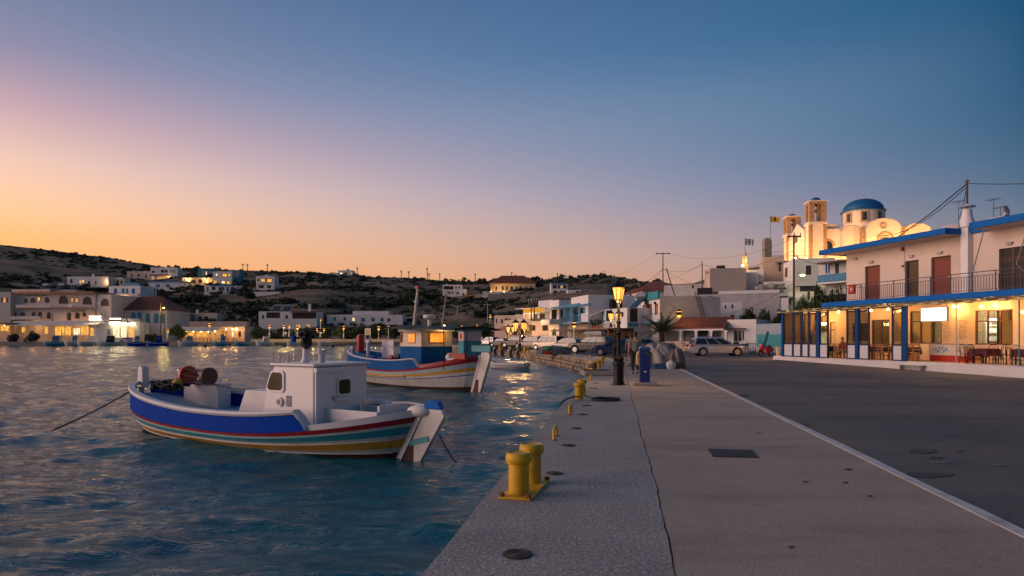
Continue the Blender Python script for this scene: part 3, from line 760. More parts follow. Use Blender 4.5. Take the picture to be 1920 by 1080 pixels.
 D1 = d_(1622, 500, 1650); D2 = d_(1697, 490, 1722.5); D3 = d_(1746, 483, 1783); D4 = d_(1873, 467, 1921); D5 = (20.5-U0, 22.2-U0, ZS1+.02, 6.1); dh.append((20.5, 22.2, ZS1+.02, 6.1, False))
 mb = MB(); wall_panel(mb, L-U0, ZS1-.003, ZR0, [(a-U0, b-U0, c, d, e) for a, b, c, d, e in dh], .22, lambda u, y, z: (U0+u, Y2+y, z))
 mb.quad((U0,Y2,ZS1-.003),(U0,D,ZS1-.003),(U0,D,ZR0),(U0,Y2,ZR0)); mb.quad((U0,D,ZS1),(L,D,ZS1),(L,D,ZR0),(U0,D,ZR0))
 p_up = pmat('upper_plaster', (.70,.58,.50), .85, .06, .5, .12, 9, stain=(.46,.36,.30), stain_amt=.55)
 mb.build('upper_wall', p_up, T)
 for q, (a, b, z0, z1) in enumerate((D1, D2, D3, D4, D5)):
  a += U0; b += U0; f = MB(); t = .06; y = Y2+.12
  f.b(a, a+t, y, y+.1, z0, z1); f.b(b-t, b, y, y+.1, z0, z1); f.b(a+t, b-t, y, y+.1, z1-t, z1)
  if q >= 3:
   m_ = (a+b)/2; f.b(m_-.05, m_+.05, y, y+.08, z0, z1-t)
   for zz in (z0+.7, z0+1.5, z0+1.62): f.b(a+t, m_-.05, y+.01, y+.07, zz, zz+.06); f.b(m_+.05, b-t, y+.01, y+.07, zz, zz+.06)
  fo = f.build('door', M['brown'], T)
  g = MB(); g.b(a+t, b-t, y+.03, y+.06, z0+.01, z1-t)
  mat_ = [M['rust'], M['pane'], M['rust'], M['dark'], M['dark']][q]
  lf = g.build('door_leaf', mat_, fo)
  if q in (0, 2):
   h = MB(); h.box((b-.22, y+.01, z0+1.02), (.16, .03, .03)); h.build('handle', M['chrome'], fo)
  else:
   c = MB(); c.b(a+t, b-t, y+.8, y+.82, z0, z1); c.build('curtain', M['dark'], fo)
 # wall lamps over the doors (unlit)
 for px, py in ((1604, 486), (1634, 492), (1709.5, 481), (1763, 474.5), (1894, 457)):
  u, z = lz(px, py, Y2); m1 = MB(); m1.box((u, Y2-.06, z), (.30, .13, .10)); m1.box((u, Y2-.06, z+.07), (.34, .16, .03)); m1.build('wall_lamp', M['grey'], T, bevel=.015)
 u, z = lz(1694, 467, Y2); m1 = MB(); m1.box((u, Y2-.06, z), (.16, .12, .22)); m1.build('junction_box', M['rust'], T, bevel=.01)
 u, z = lz(1694, 499, Y2); m1 = MB(); m1.box((u, Y2-.05, z), (.12, .1, .1)); m1.build('junction_box', M['dark'], T, bevel=.01)
 m1 = MB(); m1.cyl((lu(1696, Y2), Y2-.02, ZS1+1.6), (lu(1696, Y2), Y2-.02, ZR0), .012, n=6); m1.build('conduit', M['grey'], T)
 # pilaster / chimney pipe
 up = lu(1816, Y2);
 mb = MB(); mb.b(up-.2, up+.22, Y2-.32, Y2-.002, ZS1+.003, ZR1+.1); mb.build('chimney_shaft', M['whitepaint'], T, bevel=.02)
 # roof fascia with a notch
 n0, n1 = lu(1778, YS), lu(1822, YS)
 mb = MB(); mb.b(ux0, n0, YS-.2, D+.3, ZR0, ZR1); mb.b(n0, n1, YS+1.05, D+.29, ZR0+.002, ZR1-.002); mb.b(n1, L, YS-.2, D+.3, ZR0+.01, ZR1+.03)
 mb.build('roof', BL, T, bevel=.012)
 sf = MB(); sf.b(ux0+.1, n0-.1, YS-.1, Y2-.01, ZR0-.012, ZR0-.003); sf.b(n1+.1, L, YS-.1, Y2-.01, ZR0-.004, ZR0+.005); sf.build('soffit', p_up, T)
 # chimney cap
 cx = up; cy = Y2-.1; ch = thing; mb = MB()
 mb.lathe([(.36,0),(.36,.25),(.26,.55),(.22,.9),(.24,.95)], (cx, cy, ZR1+.05), 12); mb.lathe([(.40,1.08),(.42,1.1),(.06,1.22),(.05,1.25)], (cx, cy, ZR1+.05), 12)
 for i in range(4): a = i*1.571; mb.cyl((cx+.2*math.cos(a), cy+.2*math.sin(a), ZR1+.98), (cx+.2*math.cos(a), cy+.2*math.sin(a), ZR1+1.14), .02, n=6)
 mb.build('chimney', M['whitepaint'], T, auto=40)
 mb = MB(); mb.cyl((cx, cy, ZR1+1.25), (cx, cy, ZR1+2.6), .05, n=8); mb.box((cx, cy, ZR1+2.5), (.3, .06, .06)); mb.build('wire_mast', M['pole'], T)
 # roof clutter: antennas, dish
 for px, h in ((1797, 1.9), (1863, 1.6), (1876, 1.1)):
  u = lu(px, 4); mb = MB(); mb.cyl((u, 4, ZR1), (u, 4, ZR1+h), .02, n=6); mb.cyl((u-.35, 4, ZR1+h-.05), (u+.35, 4, ZR1+h-.05), .012, n=5)
  for k in range(5): mb.cyl((u-.3+.15*k, 3.75, ZR1+h-.05), (u-.3+.15*k, 4.25, ZR1+h-.05), .008, n=4)
  mb.build('antenna', M['metal'], T)
 u = lu(1893, 3.2); mb = MB(); mb.cyl((u, 3.2, ZR1), (u, 3.2, ZR1+.35), .03, n=6)
 for i in range(5):
  r0 = .42*math.sin(i*.3+.001); r1 = .42*math.sin((i+1)*.3)
  mb.cyl((u-.30*i*i*.02, 3.1, ZR1+.5), (u-.30*(i+1)**2*.02, 3.05, ZR1+.5), max(.02, r0), r1, n=14, cap=False)
 mb.build('satellite_dish', M['metal'], T)
 u = lu(1786, 2.4); mb = MB(); mb.b(u-.5, u+.5, 2.2, 2.9, ZR1, ZR1+.3); mb.build('roof_box', M['grey'], T, bevel=.02)
 u = lu(1875, 2.6); mb = MB(); mb.b(u-.5, u+.35, 2.4, 3, ZR1+.03, ZR1+.3); mb.build('air_conditioner', M['grey'], T, bevel=.02)
 # balcony railing
 p_rail = pmat('rail_iron', (.055,.045,.07), .5, .1, 5)
 rl0 = lu(1587, YS+.1); rb = MB(); yr = YS+.1
 rb.b(rl0, L, yr-.025, yr+.025, ZS1+.98, ZS1+1.02); rb.b(rl0, L, yr-.015, yr+.015, ZS1+.80, ZS1+.825); rb.b(rl0, L, yr-.015, yr+.015, ZS1+.07, ZS1+.095)
 rb.b(rl0-.02, rl0+.02, yr+.026, Y2-.005, ZS1+.98, ZS1+1.02); rb.b(rl0-.012, rl0+.012, yr+.026, Y2-.005, ZS1+.07, ZS1+.095)
 rail = rb.build('railing', p_rail, T); me = None
 nb = int((L-rl0)/.15)
 for i in range(nb+1):
  u = rl0+.15*i; post = i % 8 == 0
  if post:
   q = MB(); q.b(-.02, .02, -.02, .02, ZS1+.003, ZS1+.98); o = q.build('rail_post', p_rail, rail, loc=(u, yr, 0)); continue
  if me is None:
   q = MB(); q.b(-.009, .009, -.009, .009, ZS1+.095, ZS1+.80); o = q.build('baluster', p_rail, rail, loc=(u, yr, 0)); me = o.data
  else:
   o = bpy.data.objects.new('baluster', me); COL.objects.link(o); o.parent = rail; o.location = (u, yr, 0)
 # bent awning arms on the right wing
 for pts in (((1846, 428), (1825, 505), (1832, 516), (1846, 517)), ((1921, 446), (1906, 495), (1922, 510))):
  mb = MB(); mb.tube([(lz(px, py, YS-.05)[0], YS-.05, lz(px, py, YS-.05)[1]) for px, py in pts], .025, 6); mb.build('awning_arm', M['metal'], T)
 # ---- porch: frame posts, glazed bays
 pd = pmat('porch_frame', (.014,.03,.08), .5, .1, 5, spec=.2); pb = pmat('porch_blue', (.006,.075,.27), .6, .12, 3, spec=.1)
 g_porch = glassmat('porch_glass', (.86,.87,.80), .10)
 p_panel = pmat('white_panel', (.60,.60,.64), .5, .04, 2)
 ZT = 3.30; zp0 = FZ+.07; zp1 = 1.12; wdt = .05
 bays = [(1469.5,1486.5),(1487.5,1502),(1503.5,1516),(1517,1531.5),(1536.5,1552.5),(1588,1605),(1610.5,1629.5),(1673,1692.5)]
 for px0, px1 in bays:
  a, b = lu(px0, .06)+.03, lu(px1, .06)-.01; f = MB()
  for u in (a, b): f.b(u-wdt, u+wdt, .02, .10, FZ, ZT-.1)
  for z in (zp0-.05, zp1, ZT-.2): f.b(a+wdt, b-wdt, .025, .095, z-.045, z+.045)
  fo = f.build('glazed_bay', pd, T, bevel=.006)
  q = MB(); q.b(a+wdt, b-wdt, .045, .075, zp0, zp1-.045); q.build('lower_panel', p_panel, fo)
  q = MB(); q.b(a+wdt, b-wdt, .057, .063, zp1+.045, ZT-.245); q.build('pane', g_porch, fo)
 for px in (1466.8, 1534, 1606.8, 1696):
  u = lu(px, .0); q = MB(); q.b(u-.09, u+.09, -.03, .15, FZ, ZT); q.build('porch_post', pb, T, bevel=.01)
 q = MB(); q.b(lu(1466, 0), lu(1698, 0), .0, .14, ZT-.1+.001, ZT-.005); q.build('head_beam', pd, T)
 # left end glazing of the porch
 u = lu(1466.8, 0); f = MB()
 for y in (.9, 1.8, 2.7): f.b(u-.05, u+.05, y-.04, y+.04, FZ, ZT-.1)
 f.b(u-.04, u+.04, .16, YW, zp1-.04, zp1+.04); fo = f.build('end_bay', pd, T); q = MB(); q.b(u-.03, u+.03, .16, YW, zp1+.041, ZT-.1); q.build('end_wall', p_in, fo); q = MB(); q.b(u-.025, u+.025, .16, YW, FZ, zp1-.041); q.build('lower_panel', p_panel, fo); q = MB(); q.b(u+.2, u+.9, 2.3, 3.0, FZ, 2.0); q.build('drinks_fridge', M['whitepaint'], T, bevel=.02); q = MB(); q.b(u+.9, u+.915, 2.38, 2.92, .5, 1.9); q.build('fridge_glow', M['litw'], T)
 # slim poles of the open terrace, guard rail
 for px in (1793, 1911):
  u = lu(px, .1); q = MB(); q.cyl((u, .1, FZ), (u, .1, ZT), .03, n=8); q.build('canopy_pole', M['teal'] if px > 1900 else M['grey'], T)
 q = MB(); q.tube([(lu(1795, .1), .1, 1.12), (L-4, .1, 1.12)], .018, 6); q.build('guard_rail', M['grey'], T)
 # sloping canopy of ribbed sheet on purlins
 cu0 = lu(1465, 0)-.15; cu1 = L
 sh = MB(); nrib = int((cu1-cu0)/.22)
 for i in range(nrib):
  a = cu0+(cu1-cu0)*i/nrib; b = cu0+(cu1-cu0)*(i+1)/nrib; hgt = .035*(i % 2)
  sh.b(a, b-.001, -.22, YS-.01, ZT+.06+hgt, ZT+.075+hgt)
 p_sheet = pmat('canopy_sheet', (.10,.15,.15), .5, .2, 2)
 c = sh.build('canopy_sheet', p_sheet, T)
 for i in range(15):
  u = cu0+.3+(cu1-cu0-.6)*i/14; q = MB(); q.b(u-.03, u+.03, -.2, YS-.02, ZT, ZT+.058); q.build('rafter', pd, T)
 q = MB(); q.b(cu0, cu1, -.20, -.15, ZT-.06, ZT-.001); q.build('canopy_edge', pmat('canopy_edge', (.30,.27,.12), .5, .3, 12), T)
 # dotted row of little clips along the edge
 for i in range(60):
  u = cu0+.2+(cu1-cu0-.4)*i/59
  if i % 2: continue
  q = MB(); q.b(u-.17, u+.17, -.235, -.205, ZT-.03, ZT+.03); q.build('edge_clip', pmat('edge_clip', (.55,.55,.30), .5, .1, 5), T)
 # ceiling of the porch
 q = MB(); q.quad((cu0, YS, ZS0-.02), (L, YS, ZS0-.02), (L, YW, ZS0-.02), (cu0, YW, ZS0-.02)); q.build('porch_ceiling', p_in, T)
 # wall bulbs; the two leftmost are added to brighten the glazed bays
 for px, py, off, pw in ((1480,592,1.6,50),(1497,592,2.0,50),(1515,590,2.2,55),(1545,588,2.6,45),(1572,585,2.2,16),(1633,582,2.6,14),(1665,580,2.0,16),(1687.5,582,2.6,9),(1788,575,3.0,24),(1797,575,3.0,12),(1841,575,3.0,16),(1866,572,3.0,34),(1918,585,2.6,18)):
  u, z = lz(px, py, off); z = min(z, ZS0-.12); q = MB(); q.ball((u, off, z), .075, 10, 6); o = q.build('bulb', M['bulb'], T, smooth=True)
  plight('bulb_light', (u, off-.18, z-.06), (1.0,.48,.15), pw*2.3, T, .1)
 for u in (20.0, 23.0): plight('bulb_light', (u, 2.0, 3.1), WARM, 30, T, .1)
 for u, w in ((1.5, 14), (4.5, 16), (7.5, 16), (11.2, 22), (15.5, 9)): plight('room_light', (u, YW+1.6, 2.9), WARM, w*3.0, T, .2)
 # painted menu on the wall: lines of handwriting as flat raised strokes
 rr = random.Random(4)
 p_ink = pmat('menu_paint', (.10,.07,.045), .8, .2, 9); p_ink2 = pmat('menu_paint_faded', (.36,.22,.12), .8, .2, 9)
 def menu(px0, py0, px1, py1, n, mat):
  u0, z1 = lz(px0, py0, YW); u1, z0 = lz(px1, py1, YW); m_ = MB()
  for i in range(n):
   z = z1-(z1-z0)*(i+.5)/n; u = u0; hh = (z1-z0)/n*.55; end = u0+(u1-u0)*rr.uniform(.7, 1)
   while u < end:
    if rr.random() < .8: m_.box((u+.02, YW-.006, z+rr.uniform(-.004,.004)), (.008 if rr.random() < .6 else .03, .006, hh*rr.uniform(.5, 1)), ry=rr.uniform(-.4, .4))
    u += rr.uniform(.028, .05)
  return m_.build('wall_menu', mat, T)
 menu(1767, 604, 1785, 640, 11, p_ink2); menu(1798, 600, 1815, 636, 12, p_ink)
 return T, lz, lu, FZ, YW, inv, ang
TV, lz, lu, FZ, YW, Tinv, Tang = taverna()
TM = Matrix.Translation(RP0) @ Matrix.Rotation(Tang, 4, 'Z')
def tw(u, y, z=0): return TM @ Vector((u, y, z))

# hanging light box sign of the taverna (its print is bleached out by its own light)
u0, z1 = lz(1728, 577, .3); u1, z0 = lz(1778, 602, .3)
sg = thing('light_box_sign', 'bright white rectangular light box sign hanging under the taverna canopy', 'sign', tw((u0+u1)/2, .3, (z0+z1)/2), Tang)
w, h = (u1-u0), (z1-z0); mb = MB(); mb.b(-w/2, w/2, -.08, .08, -h/2, h/2); mb.build('case', M['whitepaint'], sg, bevel=.04)
mb = MB(); mb.b(-w/2+.05, w/2-.05, -.086, -.081, -h/2+.05, h/2-.05); mb.build('lit_face', emat('sign_glow', (1,.98,.86), 2.6), sg)
for s in (-1, 1):
 mb = MB(); cx = s*(w/2-.14); cz = h/2-.16
 for i in range(5): a = i*1.257; mb.box((cx+.04*math.cos(a), -.0885, cz+.04*math.sin(a)), (.07, .003, .03), ry=-a)
 mb.build('corner_leaf', pmat('sign_leaf_green', (.05,.22,.08), .6), sg)
for i in range(14):
 u = -w/2+.2+(w-.4)*i/13; mb = MB(); mb.box((u, -.0885, h/2-.08-.012*(i % 3)), (.06, .003, .014), ry=.5*math.sin(i*2)); mb.build('print_mark', pmat('sign_leaf_green', (.05,.22,.08), .6), sg)
for s in (-1, 1): mb = MB(); mb.cyl((s*w*.4, 0, h/2), (s*w*.4, 0, 3.3-(z0+z1)/2), .012, n=5); mb.build('hanger', M['metal'], sg)
plight('sign_light', (0, -.5, -.05), (1,.95,.8), 14, sg, .2)
# red box on the balcony rail
u, z = lz(1599, 543, 1.55)
rb = thing('red_box', 'red metal box with round pale emblem fixed to the balcony railing', 'box', tw(u, 1.52, z), Tang)
mb = MB(); mb.b(-.22, .22, -.10, .06, -.28, .28); mb.build('case', M['red'], rb, bevel=.02)
mb = MB(); mb.b(-.24, .24, -.12, .07, .281, .31); mb.build('lid', M['red'], rb, bevel=.01)
mb = MB(); mb.cyl((0, -.104, .02), (0, -.108, .02), .12, n=16); mb.build('emblem', pmat('pale_pink', (.6,.3,.28), .6), rb)

# ---- chairs, tables, freezer, bench
def chair(name, label, mat, seatmat, arched, group):
 t = thing(name, label, 'chair', (0, 0, 0), 0, group); H = .45
 for x in (-.19, .19):
  for y in (-.18, .18):
   b = MB()
   if arched: b.tube([(x*1.1, y*1.15, 0), (x, y, H-.02)], .019, 6)
   else: b.b(x-.018, x+.018, y-.018, y+.018, 0, H-.02)
   b.build('leg', mat, t)
 b = MB(); b.b(-.21, .21, -.2, .2, H-.02, H+.02); b.build('seat', seatmat, t, bevel=.01)
 b = MB()
 if arched:
  b.tube([(-.19, .19, H), (-.2, .22, H+.28)]+[(.2*math.cos(a), .235, H+.30+.2*math.sin(a)) for a in np.linspace(math.pi, 0, 9)]+[(.2, .22, H+.28), (.19, .19, H)], .02, 6)
  b.tube([(-.1, .20, H)]+[(.1*math.cos(a), .225, H+.24+.13*math.sin(a)) for a in np.linspace(math.pi, 0, 7)]+[(.1, .20, H)], .013, 5)
 else:
  for x in (-.19, .19): b.b(x-.018, x+.018, .17, .206, H+.02, .92)
  for z in (.58, .72, .86): b.b(-.172, .172, .178, .198, z, z+.06)
 b.build('backrest', mat, t)
 b = MB()
 for y in (-.18, .18): b.b(-.17, .17, y-.01, y+.01, .2, .22)
 for x in (-.19, .19): b.b(x-.01, x+.01, -.16, .16, .26, .28)
 b.build('stretcher', mat, t); return t
def table(label, cloth, matleg, group, sz=.8):
 t = thing('dining_table', label, 'table', (0, 0, 0), 0, group)
 b = MB(); b.b(-sz/2, sz/2, -sz/2, sz/2, .70, .735); b.build('tabletop', M['wood'], t)
 for x in (-.32, .32):
  for y in (-.32, .32): b = MB(); b.b(x-.025, x+.025, y-.025, y+.025, 0, .70); b.build('leg', matleg, t)
 return t
def tcloth(label, loc, rz, mat, sz=.8, drop=.33, group=None, mat2=None):
 mb = MB(); n = 24; rings = [(.5*sz+.004, .742), (.5*sz+.02, .735), (.5*sz+.05, .735-drop*.5), (.5*sz+.07, .735-drop)]
 vs = []
 for k, (r, z) in enumerate(rings):
  for i in range(n):
   a = 2*math.pi*i/n; c, s_ = math.cos(a), math.sin(a); q = max(abs(c), abs(s_)); x = c/q*r; y = s_/q*r
   wob = (.03*math.sin(a*8+loc[0]*3)*k/3); vs.append((x*(1+wob), y*(1+wob), z-(.10 if k == 3 and i % 6 == 3 else 0)))
 fs = [tuple(range(n))]
 for k in range(3):
  for i in range(n): fs.append((k*n+i, (k+1)*n+i, (k+1)*n+(i+1) % n, k*n+(i+1) % n))
 mb.add(vs, fs); o = mb.build('tablecloth', mat, None, auto=50); o.location = loc; o.rotation_euler = (0, 0, rz); tag(o, label, 'tablecloth', group); return o
m_wine = pmat('wine_cloth', (.11,.02,.028), .85, .15, 5); m_navy = pmat('navy_cloth', (.02,.025,.09), .9, .15, 5)
m_iron = pmat('chair_iron', (.018,.008,.010), .6, .2, 6, spec=.15)
CA = chair('iron_chair', 'dark arched iron chair at the left of the wine red table on the open terrace', m_iron, m_wine, True, 'dark iron chairs on the open terrace')
CA.location = tw(lu(1818, 1.2), 1.0, FZ); CA.rotation_euler = (0, 0, Tang+R(95))
for px, y, a, lab in ((1827, .55, 175, 'dark arched iron chair in front of the wine red table, left one'), (1868, .6, 190, 'dark arched iron chair in front of the wine red table, right one'), (1874, 1.7, -85, 'dark arched iron chair at the right of the wine red table by the kitchen window'),
      (1900, 1.0, 100, 'dark arched iron chair at the table on the far right edge of the terrace'), (1913, .55, 170, 'dark arched iron chair nearest the teal pole at the right edge')):
 dup(CA, tw(lu(px, y), y, FZ), Tang+R(a), lab)
TA = table('dining table under the wine red cloth below the kitchen window', m_wine, m_iron, 'tables of the taverna')
TA.location = tw(lu(1846, 1.25), 1.25, FZ); TA.rotation_euler = (0, 0, Tang)
tcloth('wine red tablecloth on the table below the kitchen window', tw(lu(1846, 1.25), 1.25, FZ), Tang, m_wine, .84, .36)
t2 = dup(TA, tw(lu(1915, 1.3)+.3, 1.3, FZ), Tang, 'dining table under a wine red cloth at the right edge of the terrace')
tcloth('wine red tablecloth on the table at the right edge of the terrace', tw(lu(1915, 1.3)+.3, 1.3, FZ), Tang, m_wine, .84, .36)
CW = chair('wooden_chair', 'light wooden ladder back chair by the blue post right of the glazed porch', M['wood'], pmat('rush_seat', (.42,.26,.10), .9, .3, 20), False, 'wooden chairs in the porch')
CW.location = tw(lu(1714, 1.2), 1.2, FZ); CW.rotation_euler = (0, 0, Tang+R(-100))
WC = [(1709, .55, 185, 'light wooden chair with its back to the road right of the glazed porch'), (1573, .55, 180, 'light wooden chair in the first porch opening beside the seated woman'), (1561, 1.3, 90, 'light wooden chair at the left of the navy cloth table'),
   (1640, .6, 185, 'light wooden chair in the second porch opening, left of two'), (1655, .62, 175, 'light wooden chair in the second porch opening, right of two'), (1636, 1.6, 95, 'light wooden chair at the left of the second porch table'), (1667, 1.7, -95, 'light wooden chair at the right of the second porch table')]
for px, y, a, lab in WC: dup(CW, tw(lu(px, y), y, FZ), Tang+R(a), lab)
TB = []
for px, y, lab in ((1568.5, 1.35, 'dining table with navy cloth beside the seated woman'), (1651, 1.4, 'dining table with navy cloth in the second porch opening'), (1703, 1.5, 'dining table with navy cloth behind the wooden chairs at the porch end')):
 dup(TA, tw(lu(px, y), y, FZ), Tang, lab); tcloth(lab.replace('dining table with navy cloth', 'navy tablecloth over the table'), tw(lu(px, y), y, FZ), Tang, m_navy, .84, .34)
 c = tcloth(lab.replace('dining table with navy cloth', 'white paper cover on the table'), tw(lu(px, y), y, FZ+.012), Tang, M['cloth'], .66, .0);
 for k in range(3):
  g = MB(); g.lathe([(.03,.745),(.034,.80),(.03,.86),(.028,.86)], (0, 0, 0), 8); o = g.build('drinking_glass', MATS['shop_glass']); o.location = tw(lu(px, y)-.2+.2*k, y+.1*(-1)**k, FZ+.012)
  tag(o, lab.replace('dining table with navy cloth', ['left','middle','right'][k]+' drinking glass on the table'), 'glass', 'glasses on the porch tables')
# freezer chest with a picture of ice creams
u0, z1 = lz(1745, 645, 2.0); u1, _ = lz(1812, 645, 2.0); w = u1-u0
fz = thing('freezer_chest', 'pale chest freezer with a painted sea picture and red base against the terrace wall', 'freezer', tw((u0+u1)/2, 2.2, FZ), Tang)
mb = MB(); mb.b(-w/2, w/2, -.35, .35, .32, .92); mb.build('body', pmat('freezer_white', (.62,.50,.40), .4, .05, 3), fz, bevel=.03)
mb = MB(); mb.b(-w/2+.04, w/2-.04, -.30, .32, .0, .319); mb.build('red_base', M['red'], fz)
mb = MB(); mb.b(-w/2-.02, w/2+.02, -.37, .37, .921, .96); mb.build('lid', M['metal'], fz, bevel=.01)
mb = MB(); n = 18; mb.ngon([(-w*.17+.42*w*.5*math.cos(2*math.pi*i/n)*1.15, -.353, .62+.20*math.sin(2*math.pi*i/n)*(1+.12*math.sin(i*2.3))) for i in range(n)]); mb.build('picture', pmat('sea_picture', (.32,.42,.46), .6, .85, 9), fz)
rr = random.Random(8)
for k in range(7):
 mb = MB(); mb.ball((-w*.17-.35+.12*k, -.356, .58+rr.uniform(-.06,.08)), .05, 8, 4, sy=.1); mb.build('picture_detail', [M['cream'], M['red'], M['teal'], M['yellow']][k % 4], fz)
for k in range(5): mb = MB(); mb.b(w*.27+.07*k, w*.27+.03+.07*k, -.356, -.352, .52, .60+.05*(k % 3)); mb.build('print_stroke', M['rust'], fz)
# grey step bench on the kerb
pb0 = tw(lu(1709, -.32), -.32, 0); pb0.z = road_z(pb0.x, pb0.y)
bn = thing('step_bench', 'small grey slatted step standing on the road against the white terrace kerb', 'bench', pb0, Tang)
for i in range(3): mb = MB(); mb.b(-.75, .75, -.14+.1*i, -.06+.1*i, .24, .27); mb.build('slat', M['grey'], bn)
for s in (-.62, .62): mb = MB(); mb.b(s-.03, s+.03, -.12, .14, 0, .239); mb.build('leg', M['metal'], bn)
mb = MB(); mb.b(-.589, .589, -.02, .02, .1, .13); mb.build('stretcher', M['metal'], bn)
# ================================================================ CHURCH ON THE HILL
def church():
 C0 = P(1520, 490, 122); ang = R(-7.3); z0 = C0.z-1.0; org = Vector((C0.x, C0.y, z0))
 T = thing('church', 'floodlit white church with blue dome and two stone bell towers on the hill top', 'church', org, ang)
 inv = Matrix.Rotation(-ang, 3, 'Z')
 def lz(px, py, off=0.0):
  o = inv @ (Vector((0, 0, HC))-org); d = inv @ Vector(((px-960)/F, 1, (HOR-py)/F)); t = (off-o.y)/d.y; p = o+d*t; return p.x, p.z
 def lx(px, py, x=0.0):
  o = inv @ (Vector((0, 0, HC))-org); d = inv @ Vector(((px-960)/F, 1, (HOR-py)/F)); t = (x-o.x)/d.x; p = o+d*t; return p.y, p.z
 W = pmat('church_plaster', (.74,.66,.58), .85, .07, .5, .15, 6, stain=(.45,.38,.32), stain_amt=.4); ST = pmat('church_stone', (.38,.26,.15), .9, .3, 1.4, .5, 5); DB = pmat('dome_blue', (.008,.115,.29), .55, .12, 1.2)
 bw = lz(1549, 416)[0]; Wd = 16.5
 # nave body with gables on the west front
 u1, zt = lz(1576, 420); _, zn = lz(1560, 420)
 u_end = lz(1746, 440)[0]
 holes = []
 wa = lz(1540, 451); wb = lz(1562, 468); holes.append((wa[0], wb[0], wb[1], wa[1], True))
 ga = lz(1588, 448); gb = lz(1606, 470); holes.append((ga[0], gb[0], gb[1], ga[1], True))
 za = lz(1640, 436, -.6); zb = lz(1672, 456, -.6)
 mb = MB(); zs = lz(1600, 428)[1]
 wall_panel(mb, u_end, 0, zs, holes, .4, lambda u, y, z: (u, y, z))
 mb.quad((0,Wd,0),(0,Wd,zs),(u_end,Wd,zs),(u_end,Wd,0)); mb.quad((u_end,0,0),(u_end,Wd,0),(u_end,Wd,zs),(u_end,0,zs)); mb.quad((0,0,zs),(u_end,0,zs),(u_end,Wd,zs),(0,Wd,zs))
 # west front: openings in the plane x = 0
 fh = []
 for px0, py0, px1, py1 in ((1488, 433, 1495.5, 454), (1508.5, 427, 1513.5, 452), (1475, 447, 1478.5, 470)):
  a = lx(px0, py0); b = lx(px1, py1); fh.append((Wd-a[0], Wd-b[0], b[1], a[1], True))
 fh.append((Wd*.5-1, Wd*.5+1, .4, 3.4, True))
 wall_panel(mb, Wd, 0, zs, fh, .4, lambda u, y, z: (y, Wd-u, z))
 zg = lx(1493, 421, 0)[1]; yl, yr = 2.6, Wd-2.6
 mb.add([(0,yl,zs),(0,yr,zs),(0,(yl+yr)/2,zg),(3,yl,zs),(3,yr,zs),(3,(yl+yr)/2,zg)], [(0,2,1),(3,4,5),(0,3,5,2),(1,2,5,4)])
 # upper nave block between tower and dome
 uA = lz(1551, 419)[0]; uB = lz(1576, 419)[0]; zN = lz(1563, 420)[1]
 mb.b(uA-.5, uB, .4, Wd-.4, zs, zN); body = mb.build('nave', W, T)
 for (u0, u1_, a, b, _) in holes:
  f = MB(); uc = (u0+u1_)/2; w = u1_-u0
  for e in (0, .5): f.b(u0+w*e+.04, u0+w*(e+.5)-.04, .18, .24, a, a+.1)
  f.b(uc-.09, uc+.09, .16, .26, a, b-w*.3)
  ts = np.linspace(0, math.pi, 11)
  for k, l in zip(ts[:-1], ts[1:]):
   r0, r1 = w/2, w/2+.35; zc = b-w/2
   q = [(uc+r*math.cos(t), zc+r*math.sin(t)) for t, r in ((k, r0), (k, r1), (l, r1), (l, r0))]
   f.add([(u, -.07, z) for u, z in q]+[(u, -.003, z) for u, z in q], [(3,2,1,0),(4,5,6,7),(0,1,5,4),(1,2,6,5),(2,3,7,6),(3,0,4,7)])
  fo = f.build('window', ST, T); g = MB(); g.quad((u0,.3,a),(u1_,.3,a),(u1_,.3,b),(u0,.3,b)); g.build('pane', M['pane'], fo)
 for (u0, u1_, a, b, _) in fh:
  f = MB(); c = Wd-(u0+u1_)/2; f.b(.2, .26, c-.05, c+.05, a, b-.1); f.b(.2, .26, c-(u1_-u0)/2, c+(u1_-u0)/2, (a+b)/2-.05, (a+b)/2+.05)
  fo = f.build('window' if a > 1 else 'door', M['teal'], T); g = MB(); g.quad((.3,Wd-u0,a),(.3,Wd-u0,b),(.3,Wd-u1_,b),(.3,Wd-u1_,a)); g.build('pane', M['pane'], fo)
 # barrel vault ends along the side: three round gables standing proud
 def vault(px0, px1, pytop, proud, depth, name, mat=W, edge=True):
  a, _ = lz(px0, 440, -proud); b, _ = lz(px1, 440, -proud); zt = lz((px0+px1)/2, pytop, -proud)[1]; r = (b-a)/2; c = (a+b)/2
  h = r*.62; zc = zt-h; pts = [(a, .0), (b, .0)]+[(c+r*math.cos(t), zc+h*math.sin(t)) for t in np.linspace(0, math.pi, 17)]
  m_ = MB(); m_.prism(pts, -proud, depth); o = m_.build(name, mat, T)
  e = MB()
  ts = np.linspace(0, math.pi, 17)
  for k, l in zip(ts[:-1], ts[1:]):
   q = [(c+(r+d)*math.cos(t), zc+(h+d)*math.sin(t)) for t, d in ((k, -.02), (k, .13), (l, .13), (l, -.02))]
   e.add([(u, -proud-.13, z) for u, z in q]+[(u, depth, z) for u, z in q], [(3,2,1,0),(4,5,6,7),(0,1,5,4),(1,2,6,5),(2,3,7,6),(3,0,4,7)])
  e.build('roof_rim', M['grey'], o); return a, b, zt, c, o
 vault(1579, 1615, 423, .25, Wd-.5, 'side_vault')
 a, b, zt, c, tr = vault(1625, 1689, 410, 1.6, Wd+1.6, 'transept')
 vault(1695, 1744, 419.5, .3, Wd-.5, 'apse_vault')
